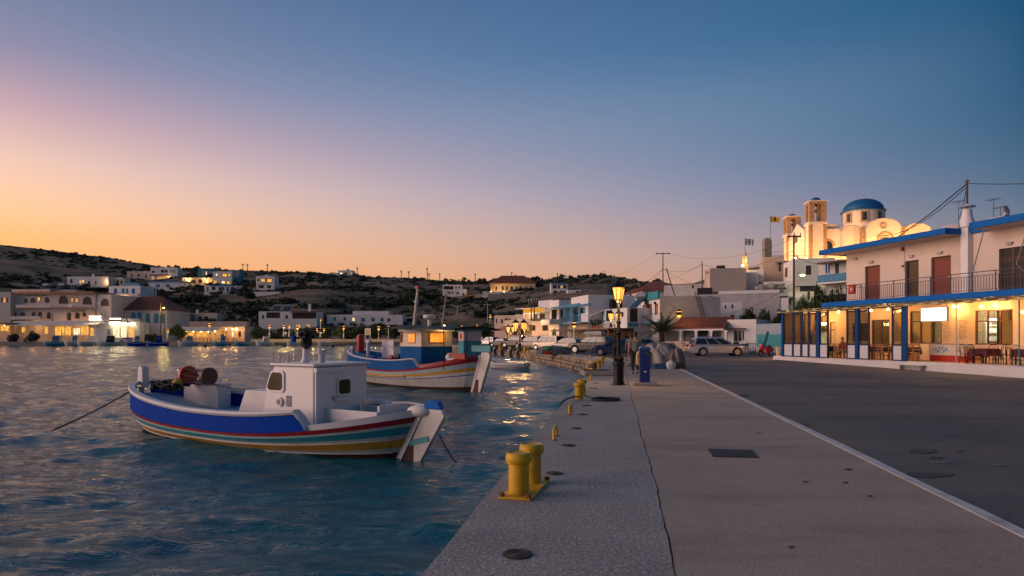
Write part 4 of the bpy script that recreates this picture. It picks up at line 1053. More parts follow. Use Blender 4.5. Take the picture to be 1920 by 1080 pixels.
 for px in (1621, 1692):
  u = lz(px, 440, -1.2)[0]; m_ = MB(); z9 = lz(px, 424, -1.2)[1]
  for k in range(14):
   m_.b(u-.42-.05*(k % 2), u+.42+.05*(k % 2), -1.2-.04*(k % 2), 1, z9*k/14+.015, z9*(k+1)/14-.015)
  m_.b(u-.40, u+.40, -1.17, .98, 0, z9-.03); m_.build('stone_pilaster', ST, T)
 oc = lz(1656, 423, -1.6); f = MB(); ts = np.linspace(0, 2*math.pi, 17)
 for k, l in zip(ts[:-1], ts[1:]):
  q = [(oc[0]+r*math.cos(t), oc[1]+r*math.sin(t)) for t, r in ((k, .42), (k, .6), (l, .6), (l, .42))]
  f.add([(u, -1.7, z) for u, z in q]+[(u, -1.603, z) for u, z in q], [(3,2,1,0),(0,1,5,4),(1,2,6,5),(2,3,7,6),(3,0,4,7)])
 fo = f.build('oculus', ST, tr); g = MB(); g.cyl((oc[0], -1.62, oc[1]), (oc[0], -1.605, oc[1]), .42, n=16); g.build('pane', M['grey'], fo)
 f = MB(); uc = (za[0]+zb[0])/2; w = (zb[0]-za[0]); zc = za[1]-w*.5
 for k, l in zip(np.linspace(0, math.pi, 13)[:-1], np.linspace(0, math.pi, 13)[1:]):
  for r0, r1 in ((w/2-.35, w/2), (w*.2, w*.26)):
   q = [(uc+r*math.cos(t), zc+r*math.sin(t)) for t, r in ((k, r0), (k, r1), (l, r1), (l, r0))]
   f.add([(u, -1.72, z) for u, z in q]+[(u, -1.603, z) for u, z in q], [(3,2,1,0),(0,1,5,4),(1,2,6,5),(2,3,7,6),(3,0,4,7)])
 fo = f.build('arch_window', ST, tr); g = MB(); g.quad((uc-w*.3, -1.612, zc-2), (uc+w*.3, -1.612, zc-2), (uc+w*.3, -1.612, zc+.4), (uc-w*.3, -1.612, zc+.4)); g.build('pane', M['pane'], fo)
 # drum and dome
 ua = lz(1581, 400, Wd/2)[0]; ub = lz(1655.5, 400, Wd/2)[0]; uc = (ua+ub)/2; r = .5*(1655.5-1581)/F*130/1.08; zd = lz(1618, 398.5, Wd/2)[1]; ztop = lz(1618, 373.5, Wd/2)[1]
 m_ = MB(); m_.cyl((uc, Wd/2, zs-.5), (uc, Wd/2, zd), r, n=32); dr = m_.build('drum', W, T, auto=40)
 hd = ztop-zd; m_ = MB(); m_.lathe([(r*1.09, 0), (r*1.09, .18), (r*1.0, .30)]+[(r*1.0*math.cos(t), .3+(hd-.3)*math.sin(t)) for t in np.linspace(.06, 1.5, 14)]+[(.02, hd)], (uc, Wd/2, zd), 40)
 dm = m_.build('dome', DB, T, auto=35)
 m_ = MB(); m_.b(uc-.06, uc+.06, Wd/2-.06, Wd/2+.06, ztop, ztop+1.3); m_.b(uc-.4, uc+.4, Wd/2-.05, Wd/2+.05, ztop+.78, ztop+.92); m_.build('cross', M['whitepaint'], dm)
 for i in range(8):
  a = i*math.pi/4+R(-107); cx, cy = uc+r*math.cos(a), Wd/2+r*math.sin(a)
  f = MB(); f.box((cx+.02*math.cos(a), cy+.02*math.sin(a), zd-1.35), (.12, 1.35, 2.1), rz=a); fo = f.build('drum_window', ST, dr)
  g = MB(); g.box((cx+.05*math.cos(a), cy+.05*math.sin(a), zd-1.35), (.12, .75, 1.55), rz=a); g.build('pane', M['pane'], fo)
 # bell towers
 def tower(x0, x1, y0, y1, zb_, zb2, ztip, label):
  tb = MB(); tb.b(x0, x1, y0, y1, 0, zb_-.5); tb.b(x0-.18, x1+.18, y0-.18, y1+.18, zb_-.5+.002, zb_-.25); tb.b(x0-.08, x1+.08, y0-.08, y1+.08, zb_-.248, zb_)
  tw_ = tb.build('tower', W, T)
  q = MB(); n = 16
  for k in range(n):
   z_a = (zb_-.6)*k/n+.012; z_b = (zb_-.6)*(k+1)/n-.012; e = .04+.05*(k % 2)
   for cx, cy in ((x0, y0), (x1, y0), (x0, y1)):
    q.b(cx-.04 if cx == x0 else cx-.5-e, cx+.5+e if cx == x0 else cx+.04, cy-.04 if cy == y0 else cy-.5-e, cy+.5+e if cy == y0 else cy+.04, z_a, z_b)
  q.build('quoins', ST, tw_)['kind'] = 'stuff'
  bf = MB(); w = x1-x0; d = y1-y0; h = zb2-zb_; pw = w*.3
  for cx in (x0+pw/2, x1-pw/2):
   for cy in (y0+pw/2, y1-pw/2):
    for k in range(8): e = .02*(k % 2); bf.b(cx-pw/2-e, cx+pw/2+e, cy-pw/2-e, cy+pw/2+e, zb_+h*k/8+.012, zb_+h*(k+1)/8-.012)
    bf.b(cx-pw/2+.02, cx+pw/2-.02, cy-pw/2+.02, cy+pw/2-.02, zb_, zb2)
  for yy in (y0, y1-.3): bf.prism([(x0+pw, zb2-.6)]+[(( x0+x1)/2-(w/2-pw)*math.cos(t), zb2-.75+(w/2-pw)*.7*math.sin(t)) for t in np.linspace(.1, math.pi-.1, 7)]+[(x1-pw, zb2-.6), (x1-pw, zb2-.01), (x0+pw, zb2-.01)], yy+.01, yy+.3)
  for xx in (x0, x1-.3): bf.b(xx+.01, xx+.29, y0+pw, y1-pw, zb2-.45, zb2-.01)
  bo = bf.build('belfry', ST, T)
  g = MB(); g.lathe([(.33, 0), (.26, .1), (.2, .4), (.12, .55), (.02, .6)], ((x0+x1)/2, (y0+y1)/2, zb_+h*.5), 12); g.build('bell', M['metal'], bo, auto=40)
  g = MB(); g.b(x0-.15, x1+.15, y0-.15, y1+.15, zb2+.003, zb2+.2); g.build('cornice', W, bo)
  hd = ztip-zb2-.2; rr_ = w*.30; g = MB(); cc = ((x0+x1)/2, (y0+y1)/2, zb2+.2); g.lathe([(rr_*1.05, 0), (rr_*1.05, .12)]+[(rr_*math.cos(t), .12+(hd-.12)*math.sin(t)) for t in np.linspace(.1, 1.5, 8)]+[(.02, hd)], cc, 20); d_ = g.build('tower_dome', DB, T, auto=35)
  g = MB(); g.b(cc[0]-.05, cc[0]+.05, cc[1]-.05, cc[1]+.05, ztip, ztip+.9); g.b(cc[0]-.3, cc[0]+.3, cc[1]-.04, cc[1]+.04, ztip+.5, ztip+.6); g.build('cross', M['whitepaint'], d_)
 ua, zb2 = lz(1513.5, 378.5); ub, zb_ = lz(1549, 414.5); ztip = lz(1530, 368)[1]
 tower(-.3, ub, -.25, -.25+(ub+.3)*.9, zb_, zb2, ztip, '')
 # the far tower stands at the other corner of the west front
 yb, zb_2 = lx(1497, 441); yt, zt2 = lx(1493, 408.5)
 zB = lx(1484, 439, 1.0)[1]; zT = lx(1484, 408.5, 1.0)[1]; zP = lx(1484, 401.5, 1.0)[1]
 tower(-.3, 2.5, Wd-2.5, Wd+.3, zB, zT, zP, '')
 # terrace wall under the church, floodlights on it
 m_ = MB(); m_.b(-9, u_end+4, -7.0, -6.6, -3.5, .4); m_.build('terrace_wall', M['peach'], T)
 m_ = MB(); m_.b(-9, u_end+4, -6.58, Wd+6, -4.5, -.0); m_.build('terrace', M['concrete'], T)
 for i, (x, y, pw, ht) in enumerate(((-3.4, -2.2, 200, .9), (-5.0, 2.4, 700, .9), (-5.2, 8.2, 800, .9), (-5.0, 13.6, 700, .9), (-2.2, -4.4, 120, .6), (3.5, -4.5, 230, .6), (9, -4.8, 420, .6), (14.5, -6.0, 800, .6), (21.5, -5.4, 900, .6))):
  m_ = MB(); m_.cyl((x, y, 0), (x, y, ht), .06, n=8); m_.box((x, y, ht+.12), (.45, .3, .22)); fo = m_.build('floodlight', M['black'], T)
  g = MB(); g.box((x, y, ht+.245), (.4, .26, .02)); g.build('lamp_face', M['bulb'], fo);
  if i < 5: g = MB(); g.ball((x, y, ht+.42), .2, 8, 5); g.build('lamp_globe', M['bulb'], fo)
  plight('floodlight_lamp', (x, y+.1, ht+.6), (1.0,.44,.12), pw*4.2, T, .15)
 m_ = MB()
 for i in range(40): m_.b(-9+.25*i-.015, -9+.25*i+.015, -6.9, -6.87, .402, 1.3)
 m_.b(-9, 1.0, -6.91, -6.86, 1.301, 1.35); q = m_.build('terrace_railing', M['metal'], T)
 # floodlit drum from the roof terrace
 plight('roof_flood', (uc-5.5, Wd/2-5.5, zs+1.0), (1.0,.48,.15), 700, T, .2)
 return T
church()
# free standing stone pillar, flags, little lit bell tower
p = P(1438, 478, 116); pl = thing('stone_pillar', 'dark square stone pillar with stepped top left of the church', 'pillar', (p.x, p.y, p.z-1.2))
w = 13/F*116; h = Z_(447, 116)-p.z+1.2; mb = MB(); n = 9
for k in range(n): e = .03*(k % 2); mb.b(-w/2-e, w/2+e, -w/2-e, w/2+e, h*.9*k/n+.01, h*.9*(k+1)/n-.01)
mb.b(-w/2+.03, w/2-.03, -w/2+.03, w/2-.03, 0, h*.9); mb.build('shaft', M['stone'], pl); mb = MB(); mb.b(-w*.4, w*.4, -w*.4, w*.4, h*.9+.002, h); mb.build('cap', M['stone'], pl)
def flag(name, label, px, pybase, pytop, Y, fw, fh, mats, painter):
 b = P(px, pybase, Y); t = Z_(pytop, Y)-b.z; T = thing(name, label, 'flag', b)
 mb = MB(); mb.cyl((0,0,0), (0,0,t), .07, .05, 8); mb.ball((0,0,t+.06), .1, 8, 5); mb.build('flagpole', M['metal'], T)
 nx, nz = 27, 18; mb = MB(); vs = [(.06+fw*i/nx, .22*math.sin(i*.55)*i/nx, t-.1-fh+fh*j/nz+.10*math.sin(i*.5+.6)*i/nx-.12*(i/nx)**2) for i in range(nx+1) for j in range(nz+1)]
 mb.v = vs
 for i in range(nx):
  for j in range(nz): mb.f.append((i*(nz+1)+j, (i+1)*(nz+1)+j, (i+1)*(nz+1)+j+1, i*(nz+1)+j+1)); mb.m.append(painter(i, nz-1-j, nx, nz))
 mb.build('flag_cloth', mats, T, auto=60)
p_fb = pmat('flag_blue', (.03,.08,.28), .8, .1, 4); p_fw = pmat('flag_white', (.7,.66,.64), .8, .1, 4); p_fy = pmat('flag_yellow', (.78,.42,.02), .8, .1, 4); p_fk = pmat('flag_black', (.03,.02,.02), .8, .1, 4)
def gr(i, j, nx, nz):
 if i < 10 and j < 10: return 1 if (4 <= i < 6 or 4 <= j < 6) else 0
 return (j//2) % 2
def ye(i, j, nx, nz):
 x, y = (i-13.5)/5, (j-8.5)/5; a = abs(x)
 return 1 if (a < .18 and abs(y) < .9) or (abs(y+.3-.5*a) < .3 and a < 1.1) or (a < .35 and abs(y+.8) < .25 and a > .1) else 0
flag('greek_flag', 'blue and white striped flag with corner cross above the lit small bell tower', 1397, 480, 447, 112, 16/F*112, 11/F*112, [p_fb, p_fw], gr)
flag('yellow_flag', 'yellow flag with a black eagle emblem on a tall pole left of the church', 1444.5, 482, 405, 117, 17/F*117, 10.5/F*117, [p_fy, p_fk], ye)
p = P(1397, 506, 112); w = 9/F*112
bt = thing('small_bell_tower', 'small floodlit yellow bell tower under the striped flag', 'bell tower', (p.x, p.y, p.z-1))
mb = MB(); h1 = Z_(494, 112)-p.z+1; mb.b(-w/2, w/2, -w/2, w/2, 0, h1); mb.build('base', M['cream'], bt)
h2 = Z_(481, 112)-p.z+1; mb = MB()
for x in (-1, 1):
 for y in (-1, 1): mb.b(x*w*.3-.12, x*w*.3+.12, y*w*.3-.12, y*w*.3+.12, h1+.003, h2)
mb.build('posts', M['cream'], bt); mb = MB(); mb.b(-w*.45, w*.45, -w*.45, w*.45, h2+.002, h2+.15); mb.lathe([(w*.36, .15), (w*.3, .5), (w*.12, .75), (.02, .8)], (0, 0, h2), 12); mb.build('cap', M['cream'], bt, auto=40)
plight('bell_tower_lamp', (-1.0, -1.6, h1-.3), (1,.62,.15), 170, bt, .1); plight('bell_tower_lamp', (0, 0, h1+.5), (1,.62,.15), 40, bt, .1)
mb = MB(); mb.box((-1.0, -1.6, h1-.55), (.2, .2, .3)); mb.build('lamp_body', M['bulb'], bt)

# ================================================================ TOWN BEHIND THE QUAY
W = M['white']
GR = 'white houses behind the row of parked cars'
# low warm lit building at the far end of the row
h = House('quay_cafe', 'low ochre building lit by street lanterns at the far end of the parked cars', 'building', (946,128), (997,114), ('py', 597), 0, 9, M['cream'], GR)
h.win((951,612,957,640), 'litdim', name='door'); h.win((962,610,969,628), 'dark', fm=M['brown']); h.win((974,608,982,640), 'dark', name='door', fm=M['brown']); h.win((987,606,993,622), 'litdim')
mb = MB(); mb.add([(0,-2.6,3.0),(h.L,-2.6,3.0),(h.L,-.01,3.9),(0,-.01,3.9),(0,-2.6,2.9),(h.L,-2.6,2.9),(h.L,-.01,3.8),(0,-.01,3.8)], [(0,1,2,3),(7,6,5,4),(0,4,5,1),(1,5,6,2),(2,6,7,3),(3,7,4,0)]); mb.build('awning', M['terra'], h.root)
for u in (.1, h.L-.1): mb = MB(); mb.cyl((u,-2.5,0),(u,-2.5,2.9), .05, n=6); mb.build('awning_post', M['wood'], h.root)
h.done()
h = House('cottage', 'small pink white cottage with three arched windows left of the ochre cafe', 'house', (927,150), (981,146), ('py', 590.5), 0, 8, M['peach'], GR)
h.win((930,597,932.5,606), 'dark', arch=True); h.win((939.5,598,943,606), 'dark', arch=True); h.win((946,597,952.5,608), 'dark', name='door', fm=M['rust']); h.win((954,597,957.5,605), 'dark', arch=True); h.done()
h = House('balcony_house', 'white house with a bright yellow balcony awning behind two utility poles', 'house', (981,122), (1034,116), ('py', 577), 0, 9, W, GR)
h.win((985,589,992,600), 'lit', name='door'); h.win((1001,588,1008,600), 'dark', name='door'); h.win((1012,588,1022,597), 'dark')
u0, z0_ = h.uz(980.5, 600); u1, _ = h.uz(1026, 600); zt = h.uz(1000, 588)[1]
mb = MB(); mb.b(u0, u1, -2.0, -.002, z0_-.2, z0_); mb.build('balcony', M['whitepaint'], h.root); h.railing(u0, u1, z0_, 1.0, -1.95, M['whitepaint'], .35, True, 0, .03)
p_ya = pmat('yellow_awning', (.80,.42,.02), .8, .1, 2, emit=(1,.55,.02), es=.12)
for a, b in ((982, 1001), (1003, 1022.5)):
 a = h.uz(a, 583, off=-2.0)[0]; b = h.uz(b, 583, off=-2.0)[0]; zA = h.uz(1000, 578, off=-2.0)[1]; zB = h.uz(1000, 586, off=-2.0)[1]
 mb = MB(); mb.add([(a,-2.0,zA),(b,-2.0,zA),(b,-2.15,zB),(a,-2.15,zB),(a,-1.95,zA),(b,-1.95,zA),(b,-2.1,zB),(a,-2.1,zB)], [(3,2,1,0),(4,5,6,7),(0,1,5,4),(1,2,6,5),(2,3,7,6),(3,0,4,7)]); mb.build('awning', p_ya, h.root)
mb = MB(); mb.b(u0, u1, -2.05, -.002, zA+.02, zA+.12); mb.build('awning_frame', M['whitepaint'], h.root)
h.box((u1-4.6, u1-.6, 2, 7, h.H+.001, h.H+1.6), 'roof_room', W)
mb = MB(); mb.ball((h.L*.3, -1.0, z0_+1.9), .14, 8, 5); mb.build('porch_lamp', M['bulbw'], h.root); plight('porch_lamp_light', (h.L*.3, -1.1, z0_+1.7), WARM, 120, h.root)
h.done()
h = House('cream_house', 'low cream house with two square windows behind the beige van', 'house', (997,108), (1031,103), ('py', 601), 0, 7, M['peach'], GR)
h.win((994.5+1,610,1004,620), 'dark', bars=(2,1)); h.win((1017,610,1027.5,620), 'dark', bars=(2,1)); h.win((1011,628,1028,642), M['grey'], name='door', fm=M['grey'], bars=(0,4)); h.done()
h = House('corner_house', 'white two storey house with projecting planter balcony and small awning', 'house', (1031,101), (1048,97), ('py', 562), 0, 8, W, GR)
h.win((1034,581,1044,598), 'dark', fm=M['brown'], bars=(2,0), name='door'); h.win((1036,616,1043,636), 'void', arch=True); h.win((1051,580,1056,597), 'dark', face='r', name='door')
u0, z0_ = h.uz(1031, 608, off=-1.4); u1, z1_ = h.uz(1048, 597, off=-1.4); mb = MB(); mb.b(0, h.L, -1.5, -.002, z0_, z0_+.15); mb.b(0, h.L, -1.5, -1.35, z0_+.151, z1_); mb.b(h.L-.15, h.L, -1.349, -.003, z0_+.151, z1_); mb.b(0, .15, -1.349, -.003, z0_+.151, z1_); mb.build('planter_balcony', W, h.root)
zA = h.uz(1040, 575)[1]; mb = MB(); mb.add([(.2,-.003,zA),(h.L-.2,-.003,zA),(h.L-.2,-1.6,zA-.7),(.2,-1.6,zA-.7),(.2,-.003,zA-.06),(h.L-.2,-.003,zA-.06),(h.L-.2,-1.6,zA-.76),(.2,-1.6,zA-.76)], [(3,2,1,0),(4,5,6,7),(0,1,5,4),(1,2,6,5),(2,3,7,6),(3,0,4,7)]); mb.build('awning', M['cloth'], h.root)
h.done()
h = House('shutter_house', 'tall white house with blue shutters and a blue beam over its balcony', 'house', (1071,95), (1103,88), ('py', 552.5), 0, 7, W, GR)
h.win((1074,577,1084,604), 'dark', shut=M['bluelight'], fm=M['bluelight'], name='door'); h.win((1087.5,576.5,1094,588), 'dark', shut=M['bluelight'], fm=M['bluelight'])
h.win((1082,613,1099,622), 'dark', fm=M['brown'], bars=(2,0))
u0, z0_ = h.uz(1071, 606); mb = MB(); mb.b(0, h.L, -1.1, -.002, z0_-.16, z0_); mb.build('balcony', M['bluelight'], h.root); h.railing(0, h.L, z0_, .95, -1.05, M['bluelight'], .25, True, 0, .025)
h.rect((1071,607.5,1103,636), 'stone_base', M['stone'], .05)
bu, bz = h.uz(1087, 568, off=-1.6); mb = MB(); mb.b(-4.6, bu, -1.7, -1.5, bz-.25, bz); mb.b(-4.6, bu, -.2, -.003, bz-.24, bz+.01); mb.build('pergola_beam', M['bluelight'], h.root)
h.done()
h = House('blue_panel_wing', 'low wing with blue panelled balcony door beside the tall shutter house', 'house', (1054,99.5), (1071,95.6), ('py', 573), 0, 6, W, GR)
h.win((1057,579,1069.5,603), M['bluelight'], fm=M['bluelight'], bars=(1,1), name='door'); h.win((1060,612,1068,621), 'dark')
u0, z0_ = h.uz(1055, 606); mb = MB(); mb.b(0, h.L-.01, -1.0, -.002, z0_-.16, z0_); mb.build('balcony', M['bluelight'], h.root); h.railing(0, h.L-.02, z0_, .95, -.95, M['bluelight'], .25, True, 0, .025)
h.rect((1054,607.5,1071,636), 'stone_base', M['stone'], .05)
h.done()
h = House('awning_house', 'white house with fabric awning and potted plants on its first floor terrace', 'house', (1103,92), (1176,82), ('py', 577), 0, 7, W, GR)
h.win((1113,588,1119,602), 'dark', name='door', fm=M['bluelight']); h.win((1122,585,1131,606), M['bluelight'], fm=M['brown'], name='door'); h.win((1136,582,1148,602), 'dark', fm=M['bluelight']); h.win((1165,585,1169,594), 'dark', fm=M['rust']); h.win((1143,606,1148,614), 'dark', fm=M['rust'])
a, zA = h.uz(1104, 592, off=-1.8); b, zB = h.uz(1133, 581, off=-.1); a2 = h.uz(1128, 581)[0]
mb = MB(); mb.add([(a,-1.8,zA),(b-.6,-1.8,zA),(b,-.003,zB),(a+.5,-.003,zB),(a,-1.8,zA-.06),(b-.6,-1.8,zA-.06),(b,-.003,zB-.06),(a+.5,-.003,zB-.06)], [(0,1,2,3),(7,6,5,4),(0,4,5,1),(1,5,6,2),(2,6,7,3),(3,7,4,0)]); mb.build('awning', M['cloth'], h.root)
u0, zz = h.uz(1103, 617); mb = MB(); mb.b(0, h.L, -2.0, -.002, zz-.2, zz); mb.build('terrace_slab', W, h.root)
for px in (1110, 1116, 1121, 1127):
 u = h.uz(px, 612, off=-1.5)[0]; mb = MB(); mb.lathe([(.18,0),(.24,.35)], (u,-1.5,zz+.001), 8); o = mb.build('plant_pot', M['terra'], h.root)
 v, f = leaf_cloud(60, .55, .55, .9, .16, np.random.RandomState(px), 5); mb = MB(); mb.add([(u+q[0], -1.5+q[1], zz+.45+q[2]) for q in v], [tuple(q) for q in f]); mb.build('pot_plant_leaves', M['foliage'], o)
mb = MB(); mb.cyl((u+1.2,-1.2,zz+.01),(u+1.2,-1.2,zz+.7),.04,n=6); mb.b(u+.8,u+1.6,-1.6,-.8,zz+.701,zz+.74); mb.build('terrace_table', M['whitepaint'], h.root)
h.win((1181,578,1196,604), 'void', face='r', name='door'); h.rect((1178,605,1196,612), 'teal_band', M['teal'], .08, face='r')
h.box((1, 4.2, 1.2, 4.5, h.H+.001, h.H+1.5), 'covered_heap', M['dark']); h.railing(.2, h.L-.2, h.H, 1.4, .3, M['metal'], 1.4, False, 0, .03, 'wire_fence')
solar(h.root, h.L-1.6, 2.5, h.H, 1.5)
h.done()
h = House('tiled_house', 'white house with red brown hipped tile roof above the side street', 'house', (1168,132), (1206,121), ('py', 545), 0, 11, W, GR)
h.win((1180,549,1184,557), 'dark'); h.win((1192,552,1197,560), 'dark'); h.win((1209,549,1216,556), 'dark', face='r'); h.hip(M['tile'], 2.4, .5); h.done()
h = House('teal_band_house', 'white house with teal cornice, brown shutters, balcony and big blank grey side wall', 'house', (1197,88), (1237,80), ('py', 555), 0, 8, W, GR)
h.win((1205,572,1222.5,592), M['terra'], fm=M['brown'], bars=(1,0)); h.win((1227.5,570,1234,590), M['terra'], fm=M['brown'], bars=(0,0)); h.win((1203,619,1211,634), 'dark', arch=True, fm=M['teal'])
u0, zz = h.uz(1198, 606); mb = MB(); mb.b(0, h.L, -1.2, -.002, zz-.2, zz); mb.build('balcony', M['bluelight'], h.root); h.railing(0, h.L, zz, 1.0, -1.15, M['metal'], .22, True, 0, .03)
h.rect((1197,553.0,1237,560), 'teal_cornice', M['teal'], .25)
for px in (1213, 1230): u, zz2 = h.uz(px, 568); mb = MB(); mb.box((u,-.14,zz2), (.2,.25,.3)); mb.build('wall_lantern', M['black'], h.root)
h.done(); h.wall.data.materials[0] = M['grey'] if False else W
# grey blank side: its own grey slab on the side
mb = MB(); mb.b(h.L+.002, h.L+.03, .02, h.D-.02, 0, h.H-.02); mb.build('side_slab', M['grey'], h.root)
LADDER_H = h
h = House('porch_house', 'long low white house with blue framed porch, white columns and red tiled roof', 'house', (1275,79), (1362,75.5), ('py', 605), 0, 6, W, GR)
mb = MB(); L = h.L; hz_ = h.H-.35
h.win((1300-18,617,1303,641), M['grey'], fm=M['blue'], bars=(0,0)); h.win((1309,617,1327,641), 'void', name='door', fm=M['blue'], bars=(2,0)); h.win((1336,617,1352,641), 'dark', fm=M['blue'], bars=(1,0))
e = MB(); e.add([(-.4,-2.0,2.75),(L+.4,-2.0,2.75),(L+.4,1.5,h.H+.75),(-.4,1.5,h.H+.75),(-.4,-2.0,2.62),(L+.4,-2.0,2.62),(L+.4,1.5,h.H+.6),(-.4,1.5,h.H+.6)], [(0,1,2,3),(7,6,5,4),(0,4,5,1),(1,5,6,2),(2,6,7,3),(3,7,4,0)])
n = int(L/.3); rf = e.build('roof', M['tile'], h.root)
e = MB()
for i in range(n+1): u = -.35+(L+.7)*i/n; e.tube([(u,-2.05,2.76),(u,1.5,h.H+.76)], .07, 5)
q = e.build('tile_row', M['tile'], rf); q['kind'] = 'stuff'
e = MB(); e.b(-.3, L+.3, -1.9, -1.7, 2.4, 2.61); e.build('porch_beam', M['whitepaint'], h.root)
for px in (1277,1305.5,1333.5,1361): u = h.uz(px, 630, off=-1.8)[0]; e = MB(); e.b(u-.12,u+.12,-1.92,-1.68,0,2.399); e.b(u-.2,u+.2,-1.95,-1.66,2.2,2.396); e.build('column', M['whitepaint'], h.root)
h.done()
h = House('porch_annex', 'plain white block with brown door right of the porch house', 'house', (1364,75), (1418,73), ('py', 598.5), 0, 6, W, GR)
h.win((1375.5,619,1391,641), 'dark', name='door', fm=M['whitepaint'], bars=(1,0)); h.win((1391.8,620,1395,638), M['blue'], fm=M['blue'], bars=(0,0)); mb = MB(); u, zz = h.uz(1370, 617); mb.b(u, u+1.7, -.7, -.002, zz, zz+.1); mb.build('door_hood', M['brown'], h.root)
h.done()
h = House('garden_wall', 'tall pale blue garden wall with teal lower part behind the scooter', 'wall', (1418.5,68), (1472,64), ('py', 606), 0, .4, pmat('pale_blue_wall', (.30,.36,.42), .8, .1, 1)); h.rect((1418.5,627,1472,650), 'teal_base', M['teal'], .03); h.done()
h = House('long_grey_house', 'long flat roofed grey white house above the big blank wall', 'house', (1282,101), (1462,96), ('py', 549), 2, 8, M['grey'], GR)
h.win((1327,555,1336,562), 'dark'); h.rect((1347,546,1462,549.5), 'coping', W, .12); h.box((2.0, 4.2, .6, 2.4, h.H+.001, h.H+1.1), 'black_water_tank', M['rubber']); h.done()
h = House('small_white_house', 'small white house with a narrow window left of the dark bushes', 'house', (1352,90), (1392,89), ('py', 566.5), 1, 6, W, GR)
h.win((1359,572,1362,579), 'dark', bars=(0,0)); h.win((1371.5,571,1375,578), 'dark', bars=(0,0)); h.win((1370,590,1377,603), 'dark'); h.done()
h = House('hill_house', 'white flat roofed house with brown door and water tank below the church hill', 'house', (1331.5,110), (1420,107), ('py', 510), Z_(549, 109), 7, W, GR)
h.win((1363,522,1377,540), M['brown'], name='door', fm=M['brown']); h.win((1389.5,515,1394,534), M['rust'], name='door', fm=M['rust']); h.win((1345,533,1351,540), M['blue'], fm=M['blue']); h.win((1322,0,1323,1), uzr=None) if False else None
h.box((.3, 3.8, .5, 6.5, h.H+.001, h.H+.9), 'roof_room', W); h.box((1.0, 2.4, -.1+.4, 1.2, h.H+.902, h.H+1.4), 'water_tank', M['rubber']); h.rect((1377,517,1395,518.5), 'door_canopy', M['rust'], 1.0); h.done()
h = House('pink_end_house', 'narrow pinkish block with four small slits at the left of the hill house', 'house', (1321,109), (1331,106), ('py', 503), Z_(549, 109), 6, M['peach'], GR)
for px in (1322.8, 1325.2, 1327.6): h.win((px,509,px+1.4,514), 'dark', bars=(0,0))
h.done()
h = House('low_grey_block', 'low grey flat block between the big utility pole and the hill house', 'house', (1245,118), (1320,114), ('py', 532), 3, 8, M['grey'], GR); h.win((1297,535,1301,541), 'dark', bars=(0,0)); h.box((10, 13.5, 1, 4, h.H+.001, h.H+1.6), 'stair_head', M['grey']); h.done()
h = House('retaining_tower', 'tall beige retaining wall with railing left of the church terrace', 'wall', (1430,112), (1471,111), ('py', 481), Z_(540, 112), 6, M['peach'])
h.railing(1.8, h.L-.05, h.H, 1.0, .15, M['metal'], .22, False, 0, .025); h.done()
h = House('ivy_house', 'pale house with red shuttered window just under the church terrace', 'house', (1469,108), (1489,101), ('py', 485), Z_(540, 105), 6, W, GR)
h.win((1471.5,503,1476.5,519), M['rust'], fm=M['rust'], bars=(1,0)); h.win((1511,498,1521.5,515), 'dark', face='r', fm=M['brown']); h.done()
h = House('blue_balcony_house', 'dark shaded house with bright blue balcony front below the church', 'house', (1535,93), (1600,88), ('py', 486), Z_(552, 90), 5, M['grey'], GR)
h.win((1548,497,1556,512), M['blue'], fm=M['blue'], name='door'); h.win((1566,495,1573,512), 'dark', fm=M['blue']); u0, zz = h.uz(1533, 531, off=-1.6); u1, zt = h.uz(1590, 514, off=-1.6)
mb = MB(); mb.b(u0, u1, -1.7, -.002, zz-.2, zz); mb.build('balcony', W, h.root)
n = 12
for i in range(n): a = u0+(u1-u0)*i/n; mb = MB(); mb.b(a+.02, a+(u1-u0)/n-.02, -1.66, -1.6, zz+.05, zz+1.1); mb.build('balcony_panel', M['bluelight'], h.root)
for px in (1551, 1588): u = h.uz(px, 500, off=-1.62)[0]; mb = MB(); mb.cyl((u,-1.5,zz+.001),(u,-1.5,h.H-.3), .06, n=6); mb.build('porch_pole', M['whitepaint'], h.root)
mb = MB(); mb.b(u0, u1, -1.8, -.002, h.H-.3+.002, h.H-.12); mb.build('porch_roof', M['brown'], h.root); h.done()
# white garden walls and steps climbing to the church
gw = 0
for (a, b, Y, t, bt_, lab) in ((1432,1500,103,527,548,'long white garden wall below the beige retaining wall'), (1478,1536,99,546,566,'white garden wall with red gate under the ivy covered slope'), (1440,1478,97,558,580,'white stepped wall right of the grey house'), (1395,1432,111,505,522,'low white wall under the small bell tower')):
 h = House('white_wall', lab, 'wall', (a,Y), (b,Y-1.5), ('py', t), Z_(bt_+8, Y), .5, W, 'white garden walls on the church hill')
 if a == 1478: h.win((1514,538+8,1519,562), M['rust'], fm=M['rust'], name='door', bars=(0,0))
 h.done()
# stairs
p0 = P(1462, 592, 96); st = thing('stone_stairs', 'flight of white stone steps climbing the church hill beside a wall', 'stairs', p0, R(30))
for i in range(14): mb = MB(); mb.b(.34*i, .34*i+.4, -.6, .6, .24*i-.6, .24*i+.2); mb.build('step', W, st)
